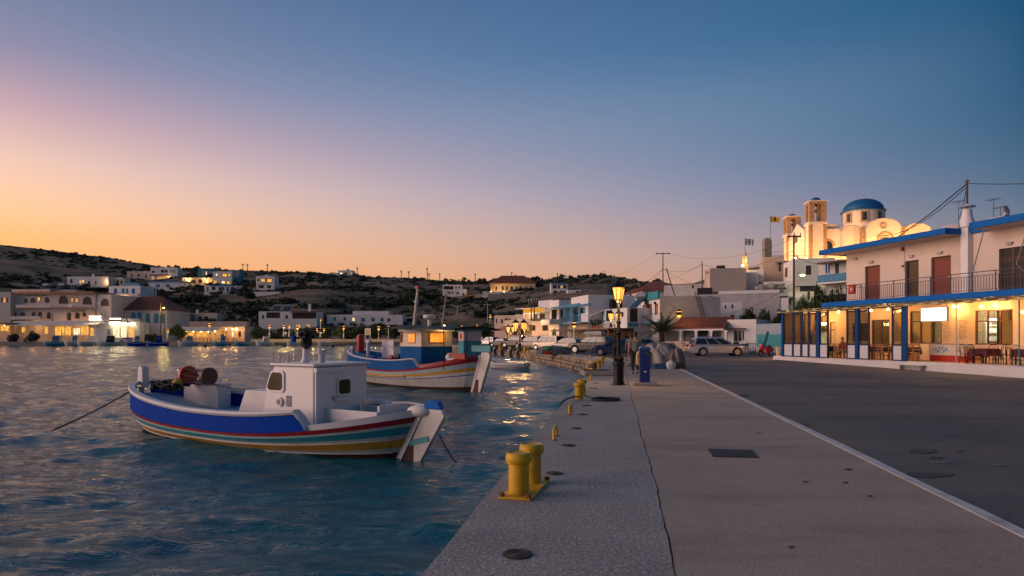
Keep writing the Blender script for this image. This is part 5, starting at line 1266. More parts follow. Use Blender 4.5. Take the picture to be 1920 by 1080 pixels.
# ladder against the blank wall, solar heater at its foot
lh = LADDER_H; u0, z0_ = lh.uz(1318, 597, 'r', .0); u1, z1_ = lh.uz(1304, 553, 'r', .0)
a = lh.root.matrix_basis @ Vector((lh.L+.25, u0, z0_)); b = lh.root.matrix_basis @ Vector((lh.L+.12, u1, z1_+.2)); b.z += .3
ld = thing('ladder', 'dark ladder leaning against the blank grey side wall', 'ladder', a); d = b-a; sd = Vector((lh.inv.transposed() @ Vector((0, .22, 0))))
for s in (-1, 1): mb = MB(); mb.cyl(sd*s, d+sd*s, .04, n=6); mb.build('rail', M['brown'], ld)
for i in range(11): q = d*(i+.5)/11; mb = MB(); mb.cyl(q-sd, q+sd, .03, n=5); mb.build('rung', M['brown'], ld)
p = P(1338, 598, 80); sh_ = thing('solar_heater', 'roof solar water heater with dish beside the ladder', 'solar heater', (p.x, p.y+1.5, p.z-.3)); solar(sh_, 0, 0, 0, 1.3)
mb = MB(); mb.b(-2.2, 2.2, -1, 1.2, -3.2, -.02); mb.build('stand', M['grey'], sh_)
# dark taverna shelter behind the cars
p = G(1032, 651); pg = thing('dark_shelter', 'dark open fronted shelter with flat roof behind the parked cars', 'shelter', (X_(1033, 94), 94, 0), math.atan2(-16, X_(1140, 78)-X_(1033, 94)))
L = math.hypot(16, X_(1140, 78)-X_(1033, 94)); zt = Z_(619, 80)
mb = MB(); mb.b(0, L, 0, 3.6, zt, zt+.22); mb.build('roof', M['brown'], pg); mb = MB(); mb.b(0, L, 3.4, 3.6, 0, zt-.003); mb.build('back_wall', M['brown'], pg)
for i in range(7): mb = MB(); u = .15+(L-.3)*i/6; mb.cyl((u,.1,0),(u,.1,zt-.003), .07, n=6); mb.build('post', M['whitepaint'] if i in (0, 2) else M['wood'], pg)
for i in range(5): mb = MB(); mb.b(.4+i*L/5.2, .4+i*L/5.2+1.3, .8, 1.6, 0, .9+.25*(i % 2)); mb.build('stacked_crate', M['brown'], pg)
# low stone wall by the palm
h = House('low_stone_wall', 'low pale stone wall along the street in front of the porch house', 'wall', (1247,75), (1345,70), 1.15, 0, .5, M['stone'])
h.done(); rr = random.Random(3); me = None; cnt = 0
for row in range(4):
 u = rr.uniform(0, .2)
 while u < h.L-.3:
  w = rr.uniform(.3, .6); q = MB(); q.b(0, w-.03, -.06, -.002, .02+row*.28, .28+row*.28-rr.uniform(.02, .05)); q.build('stone', M['cream' if (cnt % 3) else 'stone'], h.root, loc=(u, 0, 0), bevel=.02); u += w; cnt += 1
# ================================================================ FAR WATERFRONT AND HILLSIDE HOUSES
GH = 'white houses on the hillside across the harbour'
YF = 226.0; ZF = .28
# ---- arcaded hotel
h = House('arcaded_hotel', 'large pale hotel with arched windows and terracotta roof edge at the far left waterfront', 'hotel', (20,YF), (178,YF-3), ('py', 551), ZF, 14, pmat('hotel_plaster', (.66,.56,.50), .85, .06, .4, .1, 6), None)
T_ = M['terra']; Bq = M['brown']
for r in ((44,559,52.5,568),(57,558,67,568),(84,557,93,568)): h.win(r, 'dark', arch=True, fm=Bq)
h.win((69.5,557,75,564), 'lit', arch=True, bars=(0,0), surround=T_)
for r in ((111,555,127,569),(156,557,171.5,571)): h.win(r, 'dark', arch=True, fm=Bq, bars=(2,0), surround=T_)
for r in ((132,558.5,137.5,566),(140,558.5,146.5,566.5)): h.win(r, 'litdim', arch=True, fm=Bq, bars=(0,0), surround=T_)
for r in ((23.5,585,30,595.5),(39,586,47,596),(60,585,66,594),(71.5,585,78,594),(88,586,95,597),(126,586,133,600),(141,586,149,597),(155,586,161.5,593)): h.win(r, 'dark', arch=True, fm=Bq, surround=T_ )
z1 = h.uz(100, 577)[1]; z2 = h.uz(60, 598)[1]; m1 = h.uz(104, 577)[0]; m2 = h.uz(83, 597)[0]; m0 = h.uz(38, 577)[0]
mb = MB(); mb.b(m0, h.L-.2, -1.9, -.002, z1-.25, z1); mb.build('balcony_slab', T_, h.root)
mb = MB(); mb.b(m0, m1, -1.85, -1.7, z1+.001, z1+1.0); mb.build('balcony_parapet', h.mat, h.root); h.railing(m1+.05, h.L-.3, z1, 1.0, -1.75, M['whitepaint'], .45, False, 0, .09)
mb = MB(); mb.b(.2, m2, -1.9, -.002, z2-.2, z2); mb.b(.2, m2, -1.85, -1.7, z2+.001, z2+.9); mb.build('lower_balcony', h.mat, h.root)
mb = MB(); mb.b(h.uz(31,550)[0], h.L+.1, -1.4, 10, h.H+.002, h.H+.75); mb.build('roof', T_, h.root); h.roofed = True
mb = MB(); mb.b(-2, h.uz(82,545)[0], 2.5, 9, h.H+.752, h.H+2.0); mb.build('penthouse', pmat('pink_plaster', (.66,.48,.44), .85, .06), h.root)
mb = MB(); mb.b(h.uz(82.5,545)[0], h.uz(124,545)[0], 4.5, 9, h.H+.752, h.H+1.9); mb.build('penthouse', M['grey'], h.root)
for px in (60, 90, 116): u = h.uz(px, 540)[0]; solar(h.root, u, 5, h.H+2.0, 1.6)
u = h.uz(138, 587)[0]; mb = MB(); mb.b(u-.5, u+1.1, -1.98, -1.86, z1+.1, z1+1.1); mb.build('hotel_sign', M['whitepaint'], h.root)
rr = random.Random(2)
for px in (57, 70, 83, 139, 146, 154, 158):   # carved creeper over the windows
 u, z = h.uz(px, 554.5 if px < 100 else 583.5); v, f = leaf_cloud(50, 1.3, .3, .5, .22, np.random.RandomState(px), 4); mb = MB(); mb.add([(u+q[0], -.35+q[1]*.5, z+q[2]*.5) for q in v], [tuple(q) for q in f]); mb.build('creeper_leaves', M['foliage'], h.root)
for k in range(9): mb = MB(); u, z = h.uz(98.5+.4*math.sin(k), 588+1.8*k); mb.box((u,-.03,z), (.45,.04,.22), ry=.2*math.sin(k*2)); mb.build('hotel_letter', M['brown'], h.root)
# lit ground floor under awnings
for (px0, py0, px1, py1, k) in ((102,612,133,629,'lit'),(137,615,150,628,'litw'),(151,612,193-16,628,'lit'),(66,615,72,629,'litdim'),(82,613,90,626,'lit'),(40,613,48,624,'lit')): h.win((px0,py0,px1,py1), k, fm=Bq, bars=(4 if px1-px0 > 20 else 1, 0))
zA = h.uz(60, 607)[1]; mb = MB(); u0 = h.uz(40, 607)[0]
mb.add([(u0,-7,zA-.5),(h.L+6,-7,zA-.5),(h.L+6,-1.95,zA+.9),(u0,-1.95,zA+.9),(u0,-7,zA-.75),(h.L+6,-7,zA-.75),(h.L+6,-1.95,zA+.65),(u0,-1.95,zA+.65)], [(0,1,2,3),(7,6,5,4),(0,4,5,1),(1,5,6,2),(2,6,7,3),(3,7,4,0)]); mb.build('awning', M['cloth'], h.root)
for k in range(10): u = u0+.3+(h.L+5.4-u0)*k/9; mb = MB(); mb.cyl((u,-6.9,0),(u,-6.9,zA-.76), .08, n=6); mb.build('awning_post', M['whitepaint'], h.root)
for px, pw in ((70,200),(76,200),(120,300),(145,260),(163,260),(179,300)):
 u = h.uz(px, 612)[0]; mb = MB(); mb.ball((u,-2.2,zA-.3), .22, 8, 5); mb.build('lamp_globe', M['bulb'], h.root); plight('awning_lamp', (u,-3.0,zA-.9), (1,.42,.09), pw*.32, h.root, .2)
h.done()
h = House('hotel_wing', 'plain pale wing with one shuttered arched window at the very left edge', 'building', (-60,YF-2), (19.5,YF-2), ('py', 547.5), ZF, 14, MATS['hotel_plaster'])
h.win((5,558,11.5,567.5), 'litdim', arch=True, shut=Bq, fm=Bq, bars=(0,0))
for a, b in ((-40,-20),(0,16),(17.2,19)): h.win((a,611,b,621), 'lit', fm=Bq, bars=(2,0))
mb = MB(); zA = h.uz(0, 606)[1]; mb.b(0, h.L+6, -6, -.003, zA-.4, zA); mb.build('awning', M['brown'], h.root)
for px in (2, 17): u = h.uz(px, 612)[0]; mb = MB(); mb.ball((u,-2,zA-.8), .2, 8, 5); mb.build('lamp_globe', M['bulb'], h.root); plight('awning_lamp', (u,-2.6,zA-1.2), (1,.42,.09), 90, h.root, .2)
h.done()
h = House('hotel_tower', 'tower block with two stacked open arches at the right end of the hotel', 'building', (178.6,YF-2.5), (208.5,YF-4), ('py', 552), ZF, 12, MATS['hotel_plaster'])
h.win((189.5,560,203.5,573), 'void', arch=True, surround=T_, bars=(1,0), fm=Bq); h.win((188.5,582.5,203,597), M['grey'], arch=True, bars=(1,0), fm=Bq)
for r, k in (((201,612,206,628),'litw'),((192,614,199,629),'lit')): h.win(r, k, fm=Bq)
h.done()
# white shop with balustraded terrace on top of its ground floor
h = House('lit_shop', 'brightly lit waterfront shop with balustraded roof terrace and glowing signs', 'shop', (166,YF-8), (262,YF-9), ('py', 604.5), ZF, 5, M['white'])
for r, k in (((211,612,224,633),'litw'),((226,612,237,633),'litw'),((240,613,252,632),'lit'),((201,617,206,628),'dark'),((168,614,176,630),'lit')): h.win(r, k, fm=M['whitepaint'], bars=(2,1))
h.roofed = True; h.railing(.1, h.L-.1, h.H, .001+Z_(597.5,YF-8)-h.H-ZF, .1, M['whitepaint'], .55, False, 0, .16)
for px0, px1 in ((169.5,191.5),(208,228.5)):
 u0, z1 = h.uz(px0, 594 if px0 < 180 else 598); u1, z0 = h.uz(px1, 599 if px0 < 180 else 604); zz = (z0+z1)/2; hh = (z1-z0)
 mb = MB(); mb.b(u0, u1, -.5, -.2, zz-hh*.62, zz+hh*.62); o = mb.build('sign_board', M['brown'] if px0 > 180 else M['whitepaint'], h.root)
 n = 16
 for k in range(n): mb = MB(); u = u0+(u1-u0)*(k+.5)/n; mb.ball((u,-.56,zz+hh*.55), .13, 6, 4); mb.ball((u,-.56,zz-hh*.55), .13, 6, 4); mb.build('sign_bulb', M['bulbw'], o)
 if px0 < 180: mb = MB(); mb.b(u0+.2, u1-.2, -.53, -.505, zz-.25, zz+.25); mb.build('sign_face', M['litw'], o)
for px in (214, 234, 249): u = h.uz(px, 612)[0]; mb = MB(); mb.b(u-.9, u+.9, -.8, -.6, h.H-.6, h.H-.4); mb.build('tube_lamp', M['bulbw'], h.root); plight('shop_lamp', (u,-1.6,h.H-1.0), (1,.68,.3), 45, h.root, .2)
h.done()
h = House('tiled_villa', 'pale villa with red hipped tile roof and blue arched windows beside the hotel', 'house', (209,YF+2), (313,YF), ('py', 581), ZF, 13, pmat('villa_plaster', (.60,.54,.54), .85, .06, .4))
for r in ((211,585,218,597),(222,585,230,597),(246,586,254,597),(258,586,265,600),(289,588,297,605),(301,588,307,605)): h.win(r, M['bluelight'], arch=True, fm=M['teal'], surround=M['bluelight'], bars=(1,0))
h.win((273,587,281.5,608), M['teal'], arch=True, name='door', fm=M['teal']); h.hip(M['tile'], 5.2, .8); h.done()
# ---- hillside houses (front columns, top row, foot row)
def hs(name, label, a, b, t, f, mat=None, wins=(), depth=7, roof=None, skew=0, extra=None, kind='house', group=GH, fm=None):
 A, B, zt, z0 = hz(a, b, t, f, skew=skew); z0 -= .6
 h = House(name, label, kind, A, B, zt, z0, depth, mat or W, group)
 for w in wins:
  r, k = w[0], w[1]; h.win(r, k, fm=fm or M['brown'], **(w[2] if len(w) > 2 else {}))
 if roof: roof(h)
 if extra: extra(h)
 return h.done()
def lamp_at(h, px, py, pw, off=-1.0, col=WARM, r=.25):
 u, z = h.uz(px, py, off=off); mb = MB(); mb.ball((u, off, z), r, 8, 5); mb.build('wall_lamp', M['bulb'], h.root); plight('wall_lamp_light', (u, off-.6, z-.3), col, pw, h.root, .2)
def ex1(h): lamp_at(h, 201, 527, 500)
hs('hill_villa', 'small pale villa with porch lights alone on the left hillside', 126, 203, 518.5, 535, wins=(((131,523,136,531),'dark'),((148.5,525,152,532),'lit'),((154,525,157,530),'litw'),((165,527,169,533),'dark'),((178,527,181,533),'dark')), extra=lambda h: (ex1(h), h.box((h.L*.55, h.L*.6, 2, 2.8, h.H+.001, h.H+1.9), 'chimney', W)))
hs('pavilion_house', 'white house with two small dark roofed pavilions on its terrace', 203, 233, 521.5, 535, wins=(((205,525,209,533),'void'),((211,525,214,533),'void'),((218,526,223,533),'void'),((226,526,230,533),'void')), extra=lambda h: h.rect((214,521,231,523.5),'porch_roof',M['whitepaint'],.8))
hs('peach_cube_house', 'pale cube house with three small windows above the blue door house', 238, 281, 508.5, 526, M['peach'], (((245,513.5,249,521),M['bluelight']),((258,513.5,262,519),'dark'),((272,515,275.5,521),'dark')), extra=lambda h: [h.box((h.L*k, h.L*k+.6, 2, 2.6, h.H+.001, h.H+.9), 'chimney', W) for k in (.2,.72)])
def ex4(h):
 h.rect((283,515.3,318,516.8),'veranda_roof',M['rust'],2.2); lamp_at(h, 319, 520.5, 900); lamp_at(h, 314, 524, 300); h.box((h.L*.42, h.L*.45, 1, 1.6, h.H+.001, h.H+1.2), 'chimney', W); u = h.uz(310.5, 500)[0]; solar(h.root, u, 3, h.H, 1.5)
hs('arched_house', 'large white house with one arched window and lamp lit veranda on the ridge', 282, 333, 501.5, 525, wins=(((284.5,507,290,511.5),'void',dict(arch=True)),((302,506,308,511),'void'),((309.5,506,314,511),'void'),((317.5,506,330,511),M['grey']),((284,518,289,524),'litdim'),((295,518,313,525),'litdim',dict(bars=(3,0)))), extra=ex4)
hs('low_terrace_wing', 'low white terrace wing attached on the right of the arched ridge house', 333, 347, 512, 519, wins=(((336,514,339,517),'dark'),))
hs('blue_roof_house', 'long low white house with bright blue roof edge half hidden by dark bushes', 279, 346, 529.5, 542, wins=(((280,535,282,539),'dark'),((292,533,300,539),M['bluelight']),((311,533,319,539),M['bluelight'])), roof=lambda h: h.flat_roof(M['bluelight'], .4, .9), depth=9)
def ex6(h):
 h.rect((204,551.5,262,553),'balcony_slab',M['whitepaint'],1.6); u0, z = h.uz(205,551.5); u1, _ = h.uz(261,551.5); h.railing(u0, u1, z, 1.1, -1.5, M['bluelight'], .6, False, 0, .06)
 h.rect((228,530.8,259,535.2),'blue_roof_hut',M['bluelight'],-.5,back=4); lamp_at(h, 227.5, 556.5, 800, -.8);
hs('blue_door_house', 'two storey white house with blue doors above a lamp lit orange veranda', 204, 263, 535.5, 568, wins=(((213.5,541,219.5,552),M['blue']),((228,541,234,550),M['teal']),((236,541,240.5,550),M['teal']),((247.5,541,253,552),M['blue']),((210,561,214,566),'lit'),((219,560,232.5,566.5),'lit'),((242,560,248,566),'lit'),((254,556,260,566),'lit',dict(arch=True))), extra=ex6, skew=3)
hs('white_side_block', 'plain white block with two small windows right of the blue door house', 263, 281, 538, 566, wins=(((267,543.5,270,548),'dark'),((272.5,543,276,549),M['bluelight'])))
hs('teal_house_left', 'small teal framed house with lit window on the ridge', 371, 399, 504.5, 521, M['teal'], (((377,507,383,518),M['grey']),((385.5,509,388,516),'litw'),((390,509,397,517),M['grey'])), depth=6, roof=lambda h: h.flat_roof(M['teal'], .3, .4))
def ex7(h): h.box((h.L*.30, h.L*.36, 1, 1.9, h.H+.001, h.H+2.6), 'chimney', M['brown']); solar(h.root, h.L*.55, 3, h.H, 1.4)
hs('red_window_house', 'tall white house with red framed lit windows between the two teal houses', 399, 434.5, 509, 535, wins=(((404,513,408,517),'litw',dict(surround=M['brown'],arch=True)),((417,513,425.5,519),'lit',dict(surround=M['rust'])),((428,513.5,431.5,518),'lit'),((415,526.5,422,531.5),'litw',dict(surround=M['rust'],arch=True)),((424.5,527,431,532.5),'lit',dict(surround=M['rust'],arch=True)),((400.5,526,406,533),'lit')), extra=ex7)
hs('teal_house_right', 'teal framed house with grey wall right of the red window house', 434.8, 450, 507, 533, M['teal'], (((437,510,448,520),M['grey']),((437,524,444,531),'dark')), depth=6)
def ex8(h): lamp_at(h, 350.5, 523, 900); lamp_at(h, 385, 524, 900)
hs('arched_terrace_house', 'low cream house with round arched openings and bright lamps below the teal house', 341, 399, 520.5, 534, M['cream'], (((357.5,523.5,367,531.5),'void',dict(arch=True)),((371.5,523.5,379,531),'void',dict(arch=True)),((381,523.5,386.5,532),'lit',dict(arch=True)),((391,523.5,397,532),'lit')), extra=ex8)
hs('blue_band_house', 'white lower house with blue band and dark blue arches below the red window house', 383, 443, 534.8, 549, wins=(((388,538,391,547),M['blue']),((397,537.5,404,544),'void'),((410,538,421,545),'dark'),((424.5,538,429,547),M['blue']),((432,538,439,547),M['blue'])), extra=lambda h: h.rect((394,534.4,443,536.3),'blue_band',M['blue'],.3))
hs('white_cube_house', 'solitary white two storey cube with two lit windows right of the teal houses', 480, 514.5, 518, 544, wins=(((482.5,522.5,486,527.5),'dark'),((489,522.5,496.5,528.5),'lit',dict(surround=M['rust'])),((500.5,523,509.5,529),'lit',dict(surround=M['rust'])),((485,535,494.5,540),'void'),((501,535,508,540),'void')), extra=lambda h: (h.rect((481.5,531,498,532),'balcony_edge',W,1.0), h.box((h.L*.4, h.L*.6, 2, 3.4, h.H+.001, h.H+.8), 'roof_hut', W)))
hs('white_yard_wall', 'long low white yard wall below the solitary white cube house', 469, 526, 547, 555, depth=.6, kind='wall', group=None)
hs('ridge_house', 'small white house with two lit windows on the skyline above the bushes', 634, 661, 506.8, 517, wins=(((637,511,642,514),'litw'),((657,511,660,513.5),'lit'),((646,511,651,515),'dark')), extra=lambda h: h.box((h.L*.55, h.L*.7, 2, 3.2, h.H+.001, h.H+1.0), 'roof_tank', M['dark']))
hs('ridge_annex', 'low white annex on the skyline left of the small ridge house', 616.5, 633.6, 511.5, 517)
def ex12(h): h.box((0, h.L*.55, -.9, -.003, h.H*.0+h.uz(840,546)[1], h.uz(840,546)[1]+.4), 'terrace_edge', W); h.box((h.L*.12, h.L*.24, 2, 3, h.H+.001, h.H+.7), 'roof_tank', M['grey'])
hs('two_storey_villa', 'white two storey villa with many dark windows alone on the slope', 830, 866, 534, 558.5, wins=(((832,536.5,850,543),'void',dict(bars=(3,0))),((853.5,537,856.5,541),'dark'),((859,537,862.5,541),'dark'),((840.5,547,844.5,551),'dark'),((846.5,547,849.5,551),'dark'),((856.5,547.5,860.5,552),'dark')), extra=ex12)
hs('villa_annex', 'small lower annex with dark door right of the two storey villa', 866.2, 874.5, 542, 558, wins=(((867.5,549,871,557),'dark'),))
def ex13(h): h.hip(M['tile'], 4.6, .6); u0 = h.uz(921, 548, off=-3.0)[0]
hs('school_building', 'long cream school like building with red roof and floodlight on the hilltop', 919.5, 1004, 531, 548, pmat('school_cream', (.66,.50,.30), .85, .06, .5), (((929,537,932,544),'dark'),((941,536.5,944.5,543.5),'dark'),((949,536.5,952.5,543.5),'dark'),((957,537,962,546),'dark',dict(name='door')),((966.5,537,970,543.5),'dark'),((974.5,537,978,543.5),'dark'),((985,537,988,543),'dark'),((994,537,997,543),'dark')), extra=lambda h: (ex13(h), lamp_at(h, 921, 546.5, 2600, -7), lamp_at(h, 945, 547.5, 900, -7)), depth=12)
hs('school_wall', 'low white boundary wall with posts in front of the school like building', 905, 1031, 547.3, 551, depth=.5, kind='wall', group=None, extra=lambda h: [h.box((h.L*k/24, h.L*k/24+.35, -.05, .35, h.H+.001, h.H+.5), 'wall_post', W) for k in range(24)])
hs('school_retaining_wall', 'long brown stone retaining wall below the white boundary wall', 915, 1031, 551.2, 559, M['stone'], depth=1, kind='wall', group=None)
hs('double_arch_house', 'white house with upper veranda and two low arches right of the school wall', 1033, 1064, 531, 557, wins=(((1036,535,1044,541),'void'),((1046,535,1050,541),'void'),((1051.5,535,1055,540),'lit'),((1056.5,535,1062,541),'void'),((1037,545,1046,550.5),'void',dict(arch=True)),((1049,545,1059,550.5),'void',dict(arch=True))), extra=lambda h: h.rect((1033,531.5,1064,533.5),'eave',M['bluelight'],.6))
hs('low_link_house', 'long low white house stepping down right of the double arch house', 1064.3, 1115, 543.5, 556, wins=(((1080,545,1086,552),M['teal']),((1092,546,1098,550),'dark'),((1103,546,1110,549),'dark')), extra=lambda h: h.rect((1088,544,1115,545.2),'awning_roof',M['grey'],1.5))
# lower row along the far shore
hs('long_veranda_house', 'long low white house with shaded verandas, tall chimney and solar tanks', 485, 594, 584, 616, wins=(((491,590,495,598),'dark',dict(arch=True)),((499.5,585.5,525,596.5),'void',dict(bars=(2,0))),((535,591,540,597.5),'dark'),((548,587,593,597.5),'void',dict(bars=(6,1))),((556,608,563,615),'lit',dict(arch=True)),((574,608,581,615),'litdim',dict(arch=True))), depth=9, extra=lambda h: (h.rect((547,584,594,586.5),'veranda_roof',M['brown'],1.0), h.box((h.uz(573.5,580)[0], h.uz(578,580)[0], 3, 3.9, h.H+.001, h.H+3.4), 'chimney', W), solar(h.root, h.uz(513.5,580)[0], 3, h.H, 2.2), solar(h.root, h.uz(533,580)[0], 3, h.H, 2.2)))
hs('long_white_house', 'long white house with row of small blue windows and roof room beyond the trees', 613, 755, 590, 612, wins=(((625.5,594.5,629.5,601),M['bluelight']),((644,595,649,601),'dark'),((660.5,595.5,665,602),'litw'),((677,596,684.5,603),M['bluelight']),((696,596,703,603),M['bluelight']),((713.5,596,719.5,603),M['bluelight']),((726.5,597,732,603),'dark')), depth=10, extra=lambda h: h.box((h.uz(659,586)[0], h.uz(726,586)[0], 2, 8, h.H+.001, h.H+1.6), 'roof_room', W))
hs('pink_flat_house', 'pinkish flat roofed house with two dark square windows above the lit tavern', 364, 407, 587, 603, M['peach'], (((372.5,593.5,378,600),'dark'),((383,593.5,390,600),'dark')), extra=lambda h: h.box((.3, 1.2, 1, 1.8, h.H+.001, h.H+1.5), 'chimney', W))
hs('brown_shed_house', 'reddish brown house front with two small lit windows left of the pink house', 313.5, 356, 588.5, 606, M['stone'], (((322,597.5,325,601.5),'lit'),((326,597.5,329,601.5),'lit'),((334,597,337,602),'dark'),((316,597,319,602),'dark')), roof=lambda h: h.flat_roof(W, .3, .4))
hs('pink_lower_wall', 'long pinkish lower storey under the pink flat roofed house', 355, 462, 602.5, 612, M['peach'], depth=4, kind='building', group=None)
# waterfront taverna with glowing terrace
h = House('glowing_tavern', 'low waterfront tavern glowing orange under two slanted awnings', 'tavern', (341,YF-2), (459,YF-4), ('py', 612.5), ZF, 7, M['cream'])
for a, b, k in ((345,352,'lit'),(354,362,'lit'),(368,376,'lit'),(379,388,'lit'),(391,400,'litdim'),(404,409,'litdim'),(415,420,'dark'),(434,438,'litw'),(447,452,'dark')): h.win((a,621,b,632), k, fm=M['brown'])
zA = h.uz(380, 614)[1]; u1 = h.uz(418, 614)[0]
for a, b in ((0, u1*.5), (u1*.52, u1)):
 mb = MB(); mb.add([(a,-6,zA-1.3),(b,-6,zA-1.3),(b,-.003,zA),(a,-.003,zA),(a,-6,zA-1.45),(b,-6,zA-1.45),(b,-.003,zA-.15),(a,-.003,zA-.15)], [(0,1,2,3),(7,6,5,4),(0,4,5,1),(1,5,6,2),(2,6,7,3),(3,7,4,0)]); mb.build('awning', M['grey'], h.root)
for px, pw in ((349,260),(363,260),(377,260),(391,260),(403,200),(424,500),(443,700),(436,260)):
 u = h.uz(px, 621, off=-2)[0]; z = zA-1.4 if px < 410 else h.uz(px, 617.5)[1]; mb = MB(); mb.ball((u,-2,z), .2 if px < 440 else .4, 8, 5); mb.build('lamp_globe', M['bulb'], h.root); plight('tavern_lamp', (u,-2.8,z-.5), (1,.42,.09), pw*.28, h.root, .2)
h.done()
# ================================================================ UTILITY POLES, STREET LAMPS, WIRES
def upole(label, px, pyb, pyt, Y, arm=None, mat=None, z=None, r=.11, arms=1, lamp=None, group='wooden utility poles'):
 b = P(px, pyb, Y); t = Z_(pyt, Y)-b.z; T = thing('utility_pole', label, 'pole', b, 0, group); rr_ = r*max(1, Y/110)
 mb = MB(); mb.cyl((0,0,0), (0,0,t), rr_, rr_*.7, 8); mb.build('shaft', mat or M['pole'], T)
 if arm:
  w = arm/F*Y
  for k in range(arms):
   zz = t-.25*max(1, Y/110)-k*t*.09; mb = MB(); mb.box((0,-rr_,zz), (w, rr_*1.1, rr_*1.3)); o = mb.build('crossarm', mat or M['pole'], T)
   for s in (-.46, 0, .46): q = MB(); q.cyl((s*w,-rr_,zz+rr_*.7), (s*w,-rr_,zz+rr_*3), rr_*.5, n=6); q.build('insulator', M['grey'], o)
 if lamp:
  mb = MB(); mb.tube([(0,0,t*.8),(.8,-.3,t*.86),(1.3,-.5,t*.85)], .05, 5); o = mb.build('lamp_arm', M['metal'], T); mb = MB(); mb.ball((1.4,-.5,t*.83), .26*max(1,Y/200), 8, 5, sz=.7); mb.build('lamp_globe', emat('pole_lamp_glow', (1,.75,.18), 12), o); plight('pole_lamp', (1.4,-.8,t*.83-.5), (1,.7,.2), lamp, T, .2)
 return b+Vector((0,0,t))
wt = upole('tall utility pole with wide crossarm behind the tiled house', 1243, 540, 473, 112, 27)
mbq = P(1243, 500, 112); q = MB(); q.cyl((.6,0,-2.8),(2.6,.5,-9.0), .09, n=6)
q.build('stay_pole', M['pole'], bpy.data.objects['utility_pole'], loc=(0,0,wt.z-P(1243,540,112).z))
w2 = upole('thin utility pole left of the hill house', 1316.5, 545, 490, 108)
w3 = upole('tall wooden pole with crossarm in front of the church', 1488.5, 590, 440, 84, 24, M['trunk'], r=.16)
w4 = upole('dark pole with crossarm in front of the yellow awning', 996, 601, 563, 108, 10, r=.13, arms=2); upole('dark pole beside another in front of the yellow awning', 1001.5, 601, 561, 107, 10, r=.13, arms=2)
for px, b, t, Y, a, lab in ((455.5,514,494,420,5,'left post of the double pole frame on the skyline'),(464,514,495,420,4,'right post of the double pole frame on the skyline'),(501.5,514,495,420,3,'lone thin pole on the skyline right of the double frame'),(670,516,501,420,3,'thin skyline pole right of the small ridge house'),
   (752.5,524,507,420,3,'skyline pole above the brown slope, leftmost of four'),(766.5,524,508,420,4,'skyline pole above the brown slope, second of four'),(801,530,502,420,3,'tallest skyline pole above the boat mast'),(804.5,530,512,415,5,'short skyline pole with crossarms touching the tallest one'),(824.5,524,512,420,2,'thin skyline pole with a lamp right of the tall pair'),(891,525,513,420,2,'thin skyline pole left of the red roofed school'),
   (959.5,531,510,330,2,'antenna pole behind the red roof of the school'),(1045.5,524,512,400,2,'pale thin pole on the skyline above the double arch house'),(1132,516,507.5,390,1,'short pole on top of the right hill'),(857.5,592,572,235,16,'pale pole with wide crossarm on the dark slope'),(914.5,603,569,190,14,'pole with wide crossarm beside a street lamp on the dark slope'),
   (347,560,522,260,0,'thin pole among bushes below the arched terrace house'),(290,562,540,250,0,'dark pole right of the white side block')):
 upole(lab, px, b, t, Y, a or None, M['pole'] if px not in (857.5, 914.5) else M['grey'], r=.075, group='distant poles on the hillside')
upole('yellow lit wooden pole with a lamp in front of the tiled villa', 301, 634, 566, 216, None, r=.10, lamp=700); upole('leaning dark pole propping the lit wooden pole', 309, 634, 588, 214, None, r=.08)
def wire(a, b, sag, r=.02, lab=None, n=10):
 pts = [Vector(a).lerp(Vector(b), i/n)-Vector((0,0,sag*4*(i/n)*(1-i/n))) for i in range(n+1)]; mb = MB(); mb.tube(pts, r, 4); o = mb.build('overhead_wire', M['black']); tag(o, lab, 'wire', 'overhead wires')
wa = wt-Vector((0,0,.3)); wl = wt-Vector((0,0,2.9))
wire(wl, P(1316.5,497,108), .8, .025, 'overhead wire from the tall crossarm pole to the thin pole'); wire(wl, P(1470,533,100), 2.5, .025, 'sagging overhead wire from the tall pole to the foot of the ivy house')
wire(P(1316.5,496,108), P(1488,470,84), 1.4, .028, 'overhead wire from the thin pole to the tall wooden pole'); wire(P(1316.5,494,108), P(1240,526,112), .5, .02, 'overhead wire descending left from the thin pole')
wire(wl, P(1175,545,118), .6, .022, 'upper of two wires descending left from the tall crossarm pole'); wire(wl, P(1205,540,112), .4, .022, 'lower of two wires descending left from the tall crossarm pole')
wire(wa+Vector((1,0,0)), P(1488,448,84), 1.6, .018, 'long faint wire from the tall crossarm to the pole by the church'); wire(wa-Vector((1,0,0)), P(1010,565,110), 1.2, .015, 'faint wire from the tall crossarm down to the awning poles')
cap = TM @ Vector((lu(1816,2.7), 2.6, 9.75)); wire(P(1488,478,84), cap, 2.6, .03, 'heavy wire from the wooden pole over the roof to the chimney mast'); wire(P(1640,440,60), cap-Vector((0,0,.15)), .9, .022, 'second wire rising over the blue roof edge to the chimney mast')
wire(cap, TM @ Vector((lu(1816,2.7)+9, 4, 8.4)), .25, .025, 'wire from the chimney mast to the right over the roof'); wire(cap, TM @ Vector((lu(1797,4), 4, 8.2)), .3, .015, 'thin wire from the chimney mast to the near antenna')
wire(P(1489,530,84), P(1300,590,92), 1.5, .025, 'wire from the wooden pole down to the long grey house')
